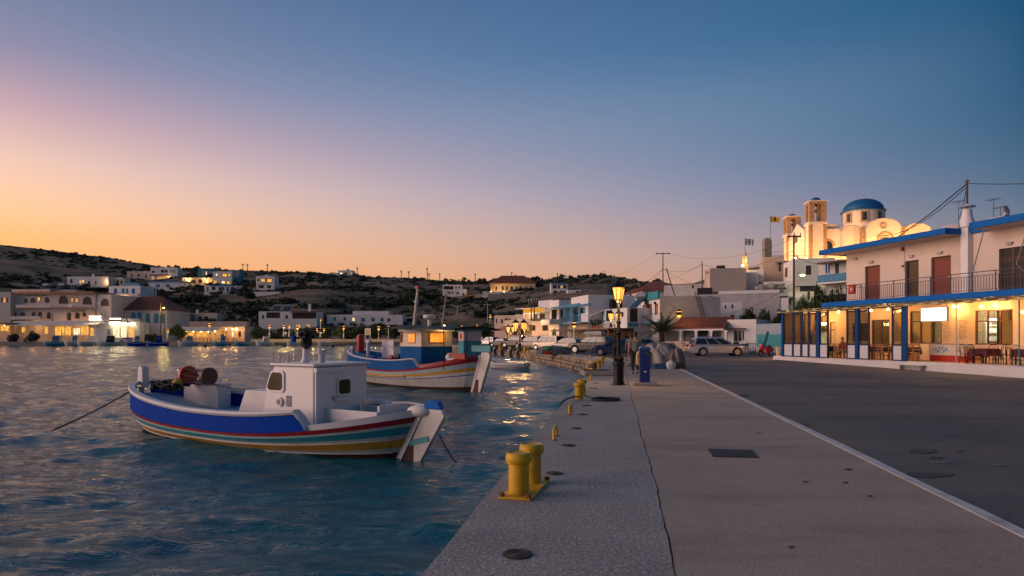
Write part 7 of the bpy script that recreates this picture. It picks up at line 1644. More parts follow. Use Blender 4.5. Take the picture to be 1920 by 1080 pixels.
def boat_second():
 b = Boat('fishing_boat', 'larger wooden fishing boat with blue bulwark and lit orange cabin windows under a dark awning', (-1.85,30.1), (-9.3,38.6), .10, 3.7, (1.55,.88,1.38), rake=.09)
 b.root['label'] = 'larger fishing boat with blue bulwark and orange lit cabin windows under a dark awning'
 R_ = b.root
 p_pale = pmat('hull_pale_blue', (.36,.44,.46), .5, .1, 1.5); p_b2 = pmat('bulwark_blue', (.004,.085,.28), .6, .12, 2, spec=.08); p_ropey = pmat('yellow_rope', (.55,.34,.10), .8, .35, 6, .5, 24)
 b.hull([(0,.09,p_redb),(.09,.26,p_pale),(.26,.36,p_yelb),(.36,.47,p_hullw),(.47,.50,p_navy),(.50,.86,p_hullw),(.86,1.0,p_anti),(1.0,1.4,p_anti)])
 qc = b.lz(780, 684, 1.75)[0]/b.L+.5; hb = lambda q: .46*min(1, max(0, (q-qc)/.03))
 b.strip(qc, .985, lambda q: .005, hb, .08, p_b2, 'bulwark', .012); b.strip(qc, 1.0, lambda q: hb(q)+.003, lambda q: hb(q)+.07, .16, p_deckw, 'rail', .03, rnd=.03, n=60)
 b.strip(0, qc+.01, lambda q: .003, lambda q: .16, .12, p_redb, 'toe_rail')
 mb = MB()
 for sg in (1, -1): mb.tube([Vector(b.pt(q, .33, sg, .05)) for q in np.linspace(.30, .96, 40)], .045, 6)
 mb.build('rope_fender', p_ropey, R_)
 b.deck(.02, .5, lambda q: .05, p_inner, 'aft_deck'); b.deck(.42, .97, lambda q: .05+.25*max(0,(q-.8)/.2), p_inner, 'foredeck', .97)
 b.post(1, 0, .62, .18, .16, p_hullw, 'stem'); b.post(0, 0, .15, .18, .12, p_hullw, 'stern_post')
 x0, _, z0 = b.pt(0, 0, 1); x1, _, z1 = b.pt(0, 1.25, 1)
 mb = MB(); mb.prism([(x1-.16,z1-.1),(x1-.62,z1-.1),(x0-.80,z0+.1),(x0-.72,z0+.30),(x0-.18,z0+.30)][::-1], -.07, .07); mb.build('rudder', p_hullw, R_, bevel=.01)
 mb = MB(); mb.b(x0-.85, x0+.55, -.10, .10, z0+.303, z0+.62); mb.build('rudder_head', p_tealb, R_, bevel=.03)
 mb = MB(); mb.b(x0+.2, x0+1.6, .55, .75, z0-.05, z0+.25); mb.build('red_fender_board', p_redb, R_, bevel=.03)
 mb = MB(); mb.prism([(x1-.16,z1-.12),(x1-.63,z1-.12),(x1-.68,z1+.8),(x1-.1,z1+.8)][::-1], -.073, .073); mb.build('rudder_foot', p_anti, R_)
 # cabin: side toward left, aft wall toward right
 cy = .95; xa, zt = b.lz(790, 622, cy); xf = b.lz(750, 640, cy)[0]; zm = b.lz(790, 650.5, cy)[1]; zb = b.zs(.4)+.05
 xf = min(max(xf, xa+2.0), xa+2.8)
 p_cream = pmat('cabin_cream', (.66,.56,.48), .5, .06, 1.5)
 mb = MB(); mb.b(xa, xf, -cy, cy, zb-.2, zm); mb.build('cabin_lower', p_b2, R_, bevel=.03)
 mb = MB(); mb.prism([(xa+.003,zm+.003),(xa+.003,zt),(xf-.30,zt),(xf-.003,zm+.003)], -cy+.003, cy-.003); up = mb.build('cabin_upper', p_cream, R_, bevel=.03)
 mb = MB(); mb.b(xa-.10, xf+.05, -cy-.1, cy+.1, zt+.003, zt+.16); mb.build('cabin_roof', p_deckw, R_, bevel=.03)
 p_ow = emat('cabin_orange_window', (1.0,.30,.02), .95)
 def sw(px0, py0, px1, py1, mat):
  x0, z1 = b.lz(px0, py0, cy); x1, z0 = b.lz(px1, py1, cy); lo, hi = min(x0,x1), max(x0,x1)
  mb = MB(); mb.b(lo-.05, hi+.05, cy-.002, cy+.02, z0-.05, z1+.05); fo = mb.build('window', M['wood'], R_, bevel=.02); mb = MB(); mb.b(lo, hi, cy+.021, cy+.026, z0, z1); mb.build('pane', mat, fo)
 sw(766, 626, 778, 642, p_ow); sw(751.5, 625.5, 754.5, 641, MATS['cabin_glass'])
 y0, z1 = b.ly(806, 625, xa); y1, z0_ = b.ly(833, 641.5, xa); lo, hi = min(y0,y1), max(y0,y1)
 mb = MB(); mb.b(xa-.02, xa-.001, lo-.07, hi+.07, z0_-.06, z1+.06); fo = mb.build('window', M['wood'], R_, bevel=.02); mb = MB(); mb.b(xa-.026, xa-.021, lo, hi, z0_, z1); mb.build('pane', p_ow, fo)
 for k in (.33, .66): mb = MB(); yy = lo+(hi-lo)*k; mb.b(xa-.03, xa-.0262, yy-.012, yy+.012, z0_, z1); mb.build('glazing_bar', M['wood'], fo)
 u, z = b.ly(833, 613, xa-.25); mb = MB(); mb.ball((xa-.25,u,z), .09, 8, 6); o = mb.build('deck_lamp', M['bulb'], R_); plight('deck_lamp_light', (xa-.5,u,z-.12), WARM, 9, R_)
 plight('cabin_glow', (xa-.35, 0, (z0_+z1)/2), (1,.4,.06), 2, R_)
 # big flat dark awning on poles, forward of and far behind the cabin
 za = zt+.33; n = 14
 p_aw = pmat('awning_green', (.02,.045,.042), .75, .25, 2); mb = MB(); vs = []
 xs = np.linspace(xf+.6, x0+.3, n)
 for i, x in enumerate(xs):
  w = 1.5; zz = za+.05*math.sin(i*.9)-.22*max(0, (i-4)/n)*(1 if i < 11 else .4)
  for y in (-w, -w*.5, 0, w*.5, w): vs.append((x, y, zz-.14*(abs(y)/w)**2))
 m_ = len(vs); vs += [(x,y,z-.05) for x,y,z in vs]; fs = []
 for i in range(n-1):
  for j in range(4): q = (i*5+j, i*5+j+1, (i+1)*5+j+1, (i+1)*5+j); fs += [q, tuple(m_+k for k in reversed(q))]
 for i in range(n-1):
  for j in (0, 4): fs.append((i*5+j, (i+1)*5+j, m_+(i+1)*5+j, m_+i*5+j))
 mb.add(vs, fs); mb.build('awning', p_aw, R_)
 for x in (x0+1.0, x0+2.8):
  for y in (-1.35, 1.35) if x < x0+1.5 else (-1.35,): mb = MB(); mb.cyl((x,y,b.zs(.25)), (x,y,za-.25), .02, n=6); mb.build('awning_pole', M['black'], R_)
 # masts and radar
 xm, zmt = b.lz(783.5, 541, 0); xm0, zm0 = b.lz(776, 606, 0); mb = MB(); mb.cyl((xm0,0,zm0-.3), (xm,0,zmt), .10, .07, 8); mb.cyl((xm0*.4+xm*.6,0,zm0*.4+zmt*.6), (xm0*.35+xm*.65,0,zm0*.35+zmt*.65), .13, n=8); mb.build('mast', pmat('mast_paint', (.55,.48,.44), .5, .2, 3), R_)
 mb = MB(); mb.box((xm,0,zmt+.06), (.30,.2,.14)); mb.build('masthead_lamp', p_redb, R_)
 xq, zq = b.lz(838, 545, -.4); xq0, zq0 = b.lz(828, 605, -.4); mb = MB(); mb.cyl((xq0,-.4,zq0-.3), (xq,-.4,zq), .05, .03, 7); mb.build('antenna_mast', M['metal'], R_)
 xr, zr = b.lz(805, 594, 0); mb = MB(); mb.lathe([(.09,-.5),(.10,-.15),(.30,-.08),(.33,.02),(.30,.1),(.02,.12)], (xr,0,zr), 14); mb.build('radar_dome', p_deckw, R_, auto=40)
 # foredeck gear: net drum post, white bits
 xp, zp = b.lz(690, 640, 0); zdk = b.zs(.75)+.1; mb = MB(); mb.cyl((xp,0,zdk), (xp,0,zp), .10, n=10); mb.cyl((xp-.25,0,zp), (xp+.25,0,zp), .10, n=10); mb.build('bollard_post', p_deckw, R_)
 xg, zg = b.lz(737, 645, -.9); mb = MB(); mb.b(min(xg, xp), max(xg, xp), -1.0, -.92, zdk+.2, zg+.2); mb.build('side_board', p_deckw, R_)
 for px, py, y, s_, mt in ((702,672,.2,.22,p_navy),(735,671,.3,.26,p_redb)): x_, z_ = b.lz(px, py, y); mb = MB(); mb.ball((x_,y,z_), s_, 8, 6, sx=1.4, sz=.6); mb.build('folded_net', mt, R_)
 for k, (px, y) in enumerate(((656,.0),(662,.25),(668,-.2),(740,.5),(746,.2))): x_, z_ = b.lz(px, 652, y); mb = MB(); mb.tube([(x_,y,z_-.5),(x_+.1*(-1)**k,y+.1,z_-.1),(x_+.2,y+.2,z_+.12)], .035, 5); mb.build('stanchion', p_deckw, R_)
 return b
B2 = boat_second()
xx, zz = B2.lz(676, 640, .2); t = thing('red_sack', 'upright red cloth roll standing on the bow of the larger boat', 'sack', on_boat(B2, xx, .2, zz-.6), B2.ang); mb = MB(); mb.lathe([(.20,0),(.24,.2),(.22,.55),(.26,.8),(.17,1.0),(.03,1.04)], (0,0,0), 10); mb.build('roll', M['red'], t, auto=50)
for k in range(2): mb = MB(); mb.tube([(.2*math.cos(a), .2*math.sin(a), .3+.35*k) for a in np.linspace(0, 6.28, 11)], .03, 5); mb.build('binding', M['rope'], t)
t = thing('white_cushion', 'pale bundled cover at the stern deck beside the blue cabin of the larger boat', 'bundle', on_boat(B2, B2.lz(852,665,.6)[0], .6, B2.zs(.2)+.2), B2.ang); mb = MB(); mb.ball((0,0,.1), .32, 10, 6, sx=1.3, sz=.7); mb.build('cover', M['cloth'], t, smooth=True); mb = MB(); mb.ball((.25,.1,.3), .2, 8, 5); mb.build('fold', M['cloth'], t, smooth=True)
rope('mooring_rope', 'mooring line from the larger bow into the water behind the nearest cabin', [on_boat(B2, B2.pt(1,0,1)[0], 0, 1.5), (X_(600, 34), 34, WATER_Z-.1)], .03, M['ropedark'], .25)
rope('mooring_rope', 'slack dark line lying in the water right of the larger stern', [(X_(947,28), 28, WATER_Z+.12), (X_(957,25.5), 25.5, WATER_Z+.08), (X_(968,24), 24, WATER_Z+.02)], .03, M['ropedark'], 0)
# small teal boat cabin seen past the stern of the larger boat
b = Boat('small_cabin_boat', 'small boat with pink white cabin over turquoise base behind the larger stern', (-3.4,47), (-5.4,51), .1, 1.7, (.9,.7,1.0))
b.hull([(0,.2,p_redb),(.2,.8,p_tealb),(.8,1.0,p_hullw),(1.0,1.4,p_anti)], 20); b.deck(.03,.97,lambda q: .03,p_deckw,'deck'); b.strip(0,1,lambda q:.003,lambda q:.12,.1,p_deckw,'rail')
x0, z1 = b.lz(849, 622, .7); x1, _ = b.lz(869, 622, .7); zz = b.lz(860, 639, .7)[1]; lo, hi = min(x0,x1), max(x0,x1); hi = lo+1.0
mb = MB(); mb.b(lo, hi, -.7, .7, .5, zz); mb.build('cabin_lower', p_tealb, b.root, bevel=.02); mb = MB(); mb.b(lo+.002, hi-.002, -.698, .698, zz+.002, z1); mb.build('cabin_upper', pmat('pink_white', (.62,.46,.42), .5, .06, 2), b.root, bevel=.02); mb = MB(); mb.b(lo-.1, hi+.1, -.8, .8, z1+.002, z1+.1); mb.build('cabin_roof', p_tealb, b.root)
mb = MB(); mb.ball(((lo+hi)/2,.71,(zz+z1)/2), .22, 10, 6, sy=.1); mb.build('life_ring', M['red'], b.root)
# white dinghy under the far quay wall
b = Boat('white_dinghy', 'low white open dinghy moored under the stone quay wall', (1.3,50.5), (-1.7,53.5), .1, 1.7, (.50,.42,.60), 'small boats'); b.hull([(0,.2,p_deckw),(.2,.9,p_hullw),(.9,1.0,p_anti),(1,1.4,p_anti)], 20); b.strip(0,1,lambda q:.003,lambda q:.07,.10,p_deckw,'rail'); b.deck(.04,.96,lambda q:-.25,M['grey'],'floor',.9)
for q in (.3, .6): x, y, z = b.pt(q,0,1); mb = MB(); mb.b(x-.15,x+.15,-y*.93,y*.93,z-.08,z-.03); mb.build('thwart', M['wood'], b.root)
# row of small moored boats along the far shore
def far_boat(px, w, label, hullm, cabm, top=None, cab=True):
 Y = 203; x = X_(px, Y); L = w/F*Y
 b = Boat('moored_boat', label, (x+L*.42,Y-.4), (x-L*.42,Y-3), .1, 2.2, (.9,.7,1.15), 'small boats moored along the far shore')
 b.hull([(0,.15,p_deckw),(.15,.7,hullm),(.7,1.0,hullm),(1.0,1.4,p_anti)], 16); b.deck(.03,.97,lambda q:.02,p_deckw,'deck'); b.strip(0,1,lambda q:.003,lambda q:.18,.12,hullm if hullm is not p_hullw else p_deckw,'rail')
 b.root.scale = (1.0, 1.3, 1.35)
 if cab:
  mb = MB(); mb.prism([(-L*.18,.7),(L*.14,.7),(L*.08,2.3),(-L*.18,2.3)], -.75, .75); c = mb.build('cabin', cabm, b.root, bevel=.04); mb = MB(); mb.b(-L*.21,L*.12,-.85,.85,2.303,2.42); mb.build('cabin_roof', top or cabm, b.root)
  for x0_ in (-L*.12, L*.0): mb = MB(); mb.b(x0_,x0_+L*.08,.752,.77,1.5,2.1); mb.b(x0_,x0_+L*.08,-.77,-.752,1.5,2.1); mb.build('window', M['pane'], c)
  mb = MB(); mb.cyl((-L*.25,0,.7),(-L*.25,0,4.0), .06, n=6); mb.build('mast', M['metal'], b.root)
 else:
  for x0_ in (-L*.2, L*.15): mb = MB(); mb.b(x0_,x0_+.3,-.7,.7,.62,.72); mb.build('thwart', M['wood'], b.root)
for a in ((111,38,'teal grey cabin boat, leftmost of the boats along the far shore',p_tealb,p_inner),(146,28,'white boat with tall wheelhouse before the hotel awning',p_hullw,p_deckw),(168,24,'small white open boat beside the tall wheelhouse boat',p_hullw,p_deckw,None,False),(212,42,'white boat with dark canopy in front of the lit shop',p_hullw,M['dark'],M['dark']),
    (262,30,'small blue boat with white cabin right of the lit shop',p_navy,p_deckw),(302,36,'blue boat with piled tarpaulin below the yellow lit pole',p_navy,p_navy),(359,36,'white boat with dark blue stripe before the glowing tavern',p_hullw,p_deckw),(421,30,'turquoise boat with mast before the glowing tavern',p_tealb,p_inner),(458,24,'short turquoise open boat right of the glowing tavern',p_tealb,p_deckw,None,False),
    (501,32,'large white boat with cabin below the white lamp posts',p_hullw,p_deckw,p_navy),(553,20,'small white boat with blue cover right of the lamp posts',p_hullw,p_navy),(611,22,'small white open boat farthest right along the far shore',p_hullw,p_deckw,None,False)): far_boat(*a)
for px, Y in ((534,180),(624,178),(385,176)):
 mb = MB(); mb.ball((0,0,0), .5, 8, 6); o = mb.build('mooring_buoy', M['rubber']); o.location = (X_(px,Y), Y, WATER_Z+.25); tag(o, {534:'dark buoy floating off the far shore below the lamp posts',624:'dark buoy floating right of the last far boat',385:'dark buoy floating off the glowing tavern'}[px], 'buoy', 'buoys')
# ================================================================ CARS
p_tyre = M['rubber']; p_rim = pmat('wheel_rim', (.45,.45,.47), .3, .08, 6, metal=.8); p_cg = pmat('car_glass', (.012,.016,.022), .05, .2, 2, spec=.9)
p_hl = pmat('headlight', (.6,.55,.48), .1, .1, 8, spec=.9); p_tl = pmat('tail_light', (.45,.015,.02), .2, .1, 8, emit=(1,.03,.03), es=.02)
def car(name, label, loc, rz, paint, kind, group, scale=1.0, opts=()):
 """x forward, y left; kinds differ in outline"""
 T = thing(name, label, 'car', loc, rz, group)
 if scale != 1: T.scale = (scale,)*3
 K = {  # length, width, belt, roof, wheel positions, radius, outline above the belt, bonnet line
  'wagon': (4.55, 1.80, .92, 1.50, (1.30,-1.36), .32, [(-2.16,.92),(-1.98,1.34),(-1.80,1.46),(-.9,1.50),(.05,1.46),(1.12,.94)], [(1.12,.94),(1.85,.84),(2.16,.70)]),
  'suv': (4.35, 1.82, 1.02, 1.66, (1.30,-1.32), .36, [(-2.02,1.02),(-1.86,1.50),(-1.70,1.63),(-.6,1.66),(.15,1.60),(.98,1.05)], [(.98,1.05),(1.85,.98),(2.08,.80)]),
  'van': (4.15, 1.75, 1.05, 1.80, (1.32,-1.30), .31, [(-1.98,1.05),(-1.93,1.70),(-1.80,1.79),(-.2,1.80),(.45,1.72),(1.20,1.08)], [(1.20,1.08),(1.80,.95),(2.02,.72)]),
  'hatch': (3.95, 1.68, .92, 1.44, (1.25,-1.22), .30, [(-1.86,.92),(-1.66,1.28),(-1.45,1.42),(-.5,1.44),(.1,1.40),(.95,.94)], [(.95,.94),(1.66,.84),(1.92,.68)]),
  'sedan': (4.40, 1.74, .90, 1.42, (1.32,-1.30), .31, [(-1.55,.92),(-.95,1.34),(-.70,1.41),(-.2,1.42),(.25,1.38),(1.05,.92)], [(1.05,.92),(1.85,.82),(2.12,.68)]),
 }[kind]
 L, Wd, zb, zr, (wf, wr), r, gh, bon = K; x0 = -L/2; x1 = L/2; w = Wd/2; gz = .22
 low = [(x0+.06, gz+.08)]
 def arc(cx): return [(cx-(r+.06)*math.cos(t), r+(r+.06)*math.sin(t)) for t in np.linspace(-.25, math.pi+.25, 11)]
 low += [(x0+.12, gz)]+arc(wr)+arc(wf)+[(x1-.12, gz),(x1, gz+.14),(x1-.02,.55)]
 up = list(reversed(bon)); tail = [(gh[0][0]-.02, zb), (x0+.0,.62)] if kind != 'sedan' else [(gh[0][0], zb), (x0+.06,.90),(x0,.66)]
 outline = low+up+tail
 mb = MB(); n = len(outline)
 def yy(x, z):
  e = max(0, abs(x)-L*.36)/(L*.14); return w*(1-.10*e*e)*(1-.04*max(0, .45-z))
 for sg in (1, -1):
  pass
 mb.v = [(x, yy(x,z), z) for x, z in outline]+[(x, -yy(x,z), z) for x, z in outline]
 mb.f = [tuple(range(n-1,-1,-1)), tuple(range(n,2*n))]+[(i,(i+1)%n,n+(i+1)%n,n+i) for i in range(n)]; mb.m = [0]*len(mb.f)
 body = mb.build('body', paint, T, bevel=.035)
 bm = bmesh.new(); bm.from_mesh(body.data); bmesh.ops.recalc_face_normals(bm, faces=bm.faces); bm.to_mesh(body.data); bm.free()
 # cabin
 wr_ = w*.80; gl = gh; m_ = len(gl)
 def gy(z): return w*.985-(w*.985-wr_)*(z-zb)/(zr-zb)
 mb = MB(); mb.v = [(x, gy(max(z,zb)), z-.002) for x, z in gl]+[(x, -gy(max(z,zb)), z-.002) for x, z in gl]
 mb.f = [tuple(range(m_)), tuple(range(2*m_-1,m_-1,-1))]+[(i,m_+i,m_+(i+1)%m_,(i+1)%m_) for i in range(m_)]; mb.m = [0]*len(mb.f)
 cab = mb.build('cabin', paint, T, bevel=.03); bm = bmesh.new(); bm.from_mesh(cab.data); bmesh.ops.recalc_face_normals(bm, faces=bm.faces); bm.to_mesh(cab.data); bm.free()
 # side windows: quads between pillars following the leaning side
 zt = zr-.11; zl = zb+.03
 def edge_x(z, front):
  pts = gl if front else gl
  seg = gl[-2:] if front else gl[:2]
  (xa,za),(xb,zb_) = seg; t = (z-za)/(zb_-za); return xa+(xb-xa)*t
 fr_t, fr_b = edge_x(zt, True)-.10, edge_x(zl, True)-.16; bk_t, bk_b = edge_x(min(zt, gl[1][1]), False)+.12, edge_x(zl, False)+.16
 if 'panelvan' in opts: bk_t = bk_b = .05
 div = [0, .5, 1] if kind in ('hatch','sedan') or 'panelvan' in opts else [0, .36, .69, 1]
 if 'panelvan' in opts: div = [0, 1]
 for sg in (1, -1):
  for a, b in zip(div[:-1], div[1:]):
   pb = [bk_b+(fr_b-bk_b)*(a+.015), bk_b+(fr_b-bk_b)*(b-.015)]; pt_ = [bk_t+(fr_t-bk_t)*(a+.015), bk_t+(fr_t-bk_t)*(b-.015)]
   q = MB(); o = .006; e = .02
   q.add([(pb[0],sg*(gy(zl)+o),zl),(pb[1],sg*(gy(zl)+o),zl),(pt_[1],sg*(gy(zt)+o),zt),(pt_[0],sg*(gy(zt)+o),zt),(pb[0],sg*(gy(zl)-e),zl),(pb[1],sg*(gy(zl)-e),zl),(pt_[1],sg*(gy(zt)-e),zt),(pt_[0],sg*(gy(zt)-e),zt)], [(0,1,2,3),(0,4,5,1),(1,5,6,2),(2,6,7,3),(3,7,4,0)] if sg < 0 else [(3,2,1,0),(1,5,4,0),(2,6,5,1),(3,7,6,2),(0,4,7,3)])
   q.build('side_window', p_cg, T)
 def screen(seg, nm, k):
  (xa,za),(xb,zb_) = seg; d = Vector((xb-xa,0,zb_-za)); nr = Vector((-d.z,0,d.x)).normalized(); q = MB()
  if nr.x*(1 if k else -1) < 0: nr = -nr
  pa, pb = .10, .92; A = Vector((xa,0,za))+d*pa; B = Vector((xa,0,za))+d*pb; o = nr*.036
  q.quad(A+o+Vector((0,gy(max(A.z,zb))*.88,0)), A+o-Vector((0,gy(max(A.z,zb))*.88,0)), B+o-Vector((0,gy(max(B.z,zb))*.86,0)), B+o+Vector((0,gy(max(B.z,zb))*.86,0))); q.build(nm, p_cg, T)
 screen(gl[-2:], 'windscreen', True)
 if 'panelvan' not in opts: screen(gl[:2], 'rear_window', False)
 # wheels
 for x in (wf, wr):
  for sg in (1, -1):
   q = MB(); q.cyl((x,sg*(w-.20),r), (x,sg*(w-.012),r), r, n=20); wh = q.build('wheel', p_tyre, T, bevel=.02)
   q = MB(); q.cyl((x,sg*(w-.0115),r), (x,sg*(w-.006),r), r*.66, n=18)
   for k in range(5):
    a = k*1.2566+.3; q.box((x+r*.36*math.cos(a), sg*(w-.0), r+r*.36*math.sin(a)), (r*.56, .02, r*.20), ry=-a)
   q.cyl((x,sg*(w-.006),r), (x,sg*(w+.008),r), r*.16, n=8); q.build('rim', p_rim, wh)
   q = MB(); q.cyl((x,sg*(w-.011),r), (x,sg*(w-.0112),r), r*.68, n=18)
   q = MB(); q.cyl((x,sg*(w-.28),r), (x,sg*(w-.205),r), r+.055, n=16); q.build('wheel_well', M['dark'], T)
 # lamps, bumper strips, mirrors, handles, plate
 for sg in (1, -1):
  q = MB(); q.add([(x1-.02,sg*w*.52,.62),(x1-.02,sg*w*.90,.62),(x1-.42,sg*(yy(x1-.42,.7)+.012),.78),(x1-.15,sg*w*.55,.795),(x1-.1,sg*w*.52,.60),(x1-.1,sg*w*.86,.60),(x1-.45,sg*w*.9,.74),(x1-.2,sg*w*.5,.72)], [(0,1,2,3),(3,2,1,0),(0,4,5,1),(1,5,6,2),(2,6,7,3),(3,7,4,0)]); q.build('headlight', p_hl, T)
  zt0, zt1 = (.70,.92) if kind not in ('van','suv') else (.80,1.12)
  q = MB(); q.b(x0-.03, x0+.14, sg*w*.70 if sg > 0 else -w*.93, w*.93 if sg > 0 else -w*.70, zt0, zt1); q.build('tail_light', p_tl, T, bevel=.015)
  q = MB(); q.box((edge_x(zl,True)-.22, sg*(w+.10), zb+.09), (.11,.18,.13)); q.build('mirror', paint, T, bevel=.03)
  for hx in (.15, -.85): q = MB(); q.box((hx, sg*(w*.985+.012), zb-.10), (.18,.03,.035)); q.build('door_handle', p_rim if paint.name in ('car_silver',) else paint, T)
  q = MB(); q.b(wr+r+.12, wf-r-.12, sg*w-.012 if sg > 0 else -w-.012, sg*w+.012 if sg > 0 else -w+.012, .30, .40); q.build('sill_strip', M['dark'] if kind in ('suv','van') else paint, T)
  for hx in (.62,-.32): q = MB(); q.b(hx-.006, hx+.006, sg*(w-.004) if sg > 0 else -w-.003, w+.003 if sg > 0 else -(w-.004), .36, zb-.02); q.build('door_gap', M['dark'], T)
 q = MB(); q.b(x1-.06, x1+.015, -w*.42, w*.42, .34, .52); q.build('grille', M['dark'], T, bevel=.01)
 q = MB(); q.b(x0-.05, x0+.06, -w*.80, w*.80, .36, .54); q.build('rear_bumper', M['dark'] if kind in ('suv','van') else paint, T, bevel=.03)
 q = MB(); q.b(x0-.062, x0-.0502, -.26, .26, .58, .69); q.build('number_plate', M['whitepaint'], T)
 if 'rails' in opts:
  for sg in (1, -1): q = MB(); q.tube([(-1.5,sg*wr_*.92,zr-.01),(-1.4,sg*wr_*.92,zr+.05),(.0,sg*wr_*.92,zr+.05),(.2,sg*wr_*.92,zr-.03)], .02, 6); q.build('roof_rail', p_rim, T)
 if 'box' in opts:
  q = MB(); q.prism([(-1.25,zr+.10),(.55,zr+.10),(.70,zr+.22),(.40,zr+.40),(-1.15,zr+.44),(-1.3,zr+.30)], -.42, .42); q.build('roof_box', M['grey'], T, bevel=.05)
  for x in (-.9,.2): q = MB(); q.b(x-.03,x+.03,-.6,.6,zr+.03,zr+.098); q.build('roof_bar', M['black'], T)
 if 'spare' in opts: q = MB(); q.cyl((x0-.03,0,.95),(x0-.22,0,.95),.34,n=18); q.build('spare_wheel', M['black'], T, bevel=.03)
 return T
def paint(name, col, met=.35): return pmat(name, col, .26, .05, 2, metal=met, spec=.6)
c_silver = paint('car_silver', (.46,.49,.55), .5); c_white = paint('car_white', (.62,.58,.56), 0); c_black = paint('car_black', (.018,.018,.02), .1); c_navy = paint('car_navy', (.015,.03,.09), .3); c_beige = paint('car_beige', (.45,.38,.30), .2); c_olive = paint('car_olive', (.05,.042,.032), .15); c_grey = paint('car_grey', (.14,.12,.10), .2); c_teal = paint('car_teal', (.10,.22,.26), .4)
CG = 'cars parked in a row along the quay'
p = G(1352, 667.5); car('parked_car', 'silver estate car standing side on between net heap and taverna', (p.x, p.y+.8, -.004), R(-4), c_silver, 'wagon', 'parked cars', 1.06, ('rails',))
def row(px, pyb, rz, label, pt_, kind, sc=1.0, opts=()): p = G(px, pyb); car('parked_car', label, (p.x, p.y+.6, -.004), R(rz), pt_, kind, CG, sc, opts)
row(1160, 667, 160, 'dark navy blue car, nearest of the quay row, behind the lamp posts', c_navy, 'sedan')
row(1110, 662.5, 146, 'dark olive sport utility car with grey roof box in the quay row', c_olive, 'suv', 1.05, ('box','rails'))
row(1063, 658.5, 140, 'white hatchback with dark rear window in the quay row', c_white, 'hatch', 1.04)
row(1028, 656, 138, 'beige white high roofed van in the quay row', c_beige, 'van', 1.02)
row(996, 654, 136, 'grey beige compact car left of the high roofed van', c_grey, 'van', .98)
row(967, 652.5, 134, 'black sport utility car left of the grey compact car', c_black, 'suv', 1.12, ('spare',))
row(938, 650, 134, 'small dark car left of the black sport utility car', c_black, 'hatch', 1.04)
row(917, 648.6, 134, 'silver white sport utility car left of the small dark car', c_silver, 'suv', 1.05)
row(898, 647.6, 134, 'dark van at the far end of the quay row', c_olive, 'van', 1.0); row(884, 647, 134, 'pale car farthest in the quay row behind the larger boat', c_white, 'hatch', 1.0)
p = G(1207, 657.5); car('parked_car', 'pale teal blue car half hidden behind the walking people', (p.x, p.y+1, -.004), R(172), c_teal, 'sedan', 'parked cars')
for px, Y, rz, pt_, lab in ((905,135,150,c_white,'small white car before the dark trees, left one'),(926,132,150,c_silver,'small silver car before the dark trees, right one')): car('parked_car', lab, (X_(px,Y), Y, 0), R(rz), pt_, 'hatch', 'parked cars')
for px, Y, pt_, kd, lab in ((236,212,c_white,'hatch','small white car parked before the lit shop'),(530,214,c_grey,'suv','dark grey car parked on the far shore behind the sea wall'),(622,214,c_white,'hatch','white car parked at the right end of the far shore'),(654,214,c_navy,'van','dark van parked on the far shore under the yellow green tree')): car('parked_car', lab, (X_(px,Y), Y, ZF), R(180), pt_, kd, 'parked cars', 1.0)

# ================================================================ SCOOTER, BICYCLES
def scooter(name, label, loc, rz, col, group=None):
 T = thing(name, label, 'scooter', loc, rz, group); r = .23
 for x in (-.60, .66):
  q = MB(); q.cyl((x,-.055,r),(x,.055,r), r, n=18); w = q.build('wheel', p_tyre, T, bevel=.015); q = MB(); q.cyl((x,-.06,r),(x,.06,r), r*.6, n=14); q.build('rim', p_rim, w)
 q = MB(); q.prism([(-.85,.50),(-.70,.40),(-.30,.32),(-.18,.34),(-.10,.70),(-.45,.74),(-.82,.68)], -.16, .16); q.build('rear_body', col, T, bevel=.04)
 q = MB(); q.prism([(-.75,.745),(-.12,.71),(.0,.73),(-.05,.79),(-.40,.82),(-.78,.80)], -.13, .13); q.build('seat', M['rubber'], T, bevel=.03)
 q = MB(); q.prism([(-.18,.24),(.34,.24),(.34,.32),(-.18,.32)], -.17, .17); q.build('footboard', col, T, bevel=.02)
 q = MB(); q.prism([(.34,.24),(.44,.26),(.60,.78),(.52,1.0),(.44,1.0),(.36,.5)], -.17, .17); q.build('front_shield', col, T, bevel=.03)
 q = MB(); q.tube([(.66,0,r),(.56,0,.6),(.46,0,1.02)], .03, 7); q.tube([(.42,-.32,1.05),(.46,0,1.03),(.42,.32,1.05)], .018, 6); q.build('fork_and_handlebar', M['black'], T)
 q = MB(); q.prism([(.44,.48),(.90,.42),(.92,.46),(.62,.60)], -.08, .08); q.build('front_mudguard', col, T, bevel=.02)
 q = MB(); q.ball((.58,0,.92), .09, 10, 6); q.build('headlight', p_hl, T); q = MB(); q.b(-.90,-.85,-.09,.09,.58,.66); q.build('tail_light', p_tl, T)
 for s in (-1, 1): q = MB(); q.cyl((.43,s*.26,1.05),(.40,s*.30,1.24), .008, n=5); q.ball((.40,s*.30,1.26), .06, 8, 5, sx=.3); q.build('mirror', M['black'], T)
 q = MB(); q.cyl((-.85,-.2,.28),(-.35,-.2,.24), .05, n=8); q.build('exhaust', p_rim, T)
 q = MB(); q.cyl((0,0,.24),(.02,.22,.01), .015, n=5); q.build('kick_stand', M['metal'], T); return T
p = G(1438, 668); scooter('scooter', 'red motor scooter with dark seat parked at the corner of the taverna', (p.x, p.y+.3, 0), R(208), pmat('scooter_red', (.55,.015,.02), .3, .1, 3))
p = G(1461, 663); scooter('scooter', 'blue grey scooter partly hidden behind the taverna corner', (p.x-.3, p.y+2.5, 0), R(100), p_inner, 'scooters')
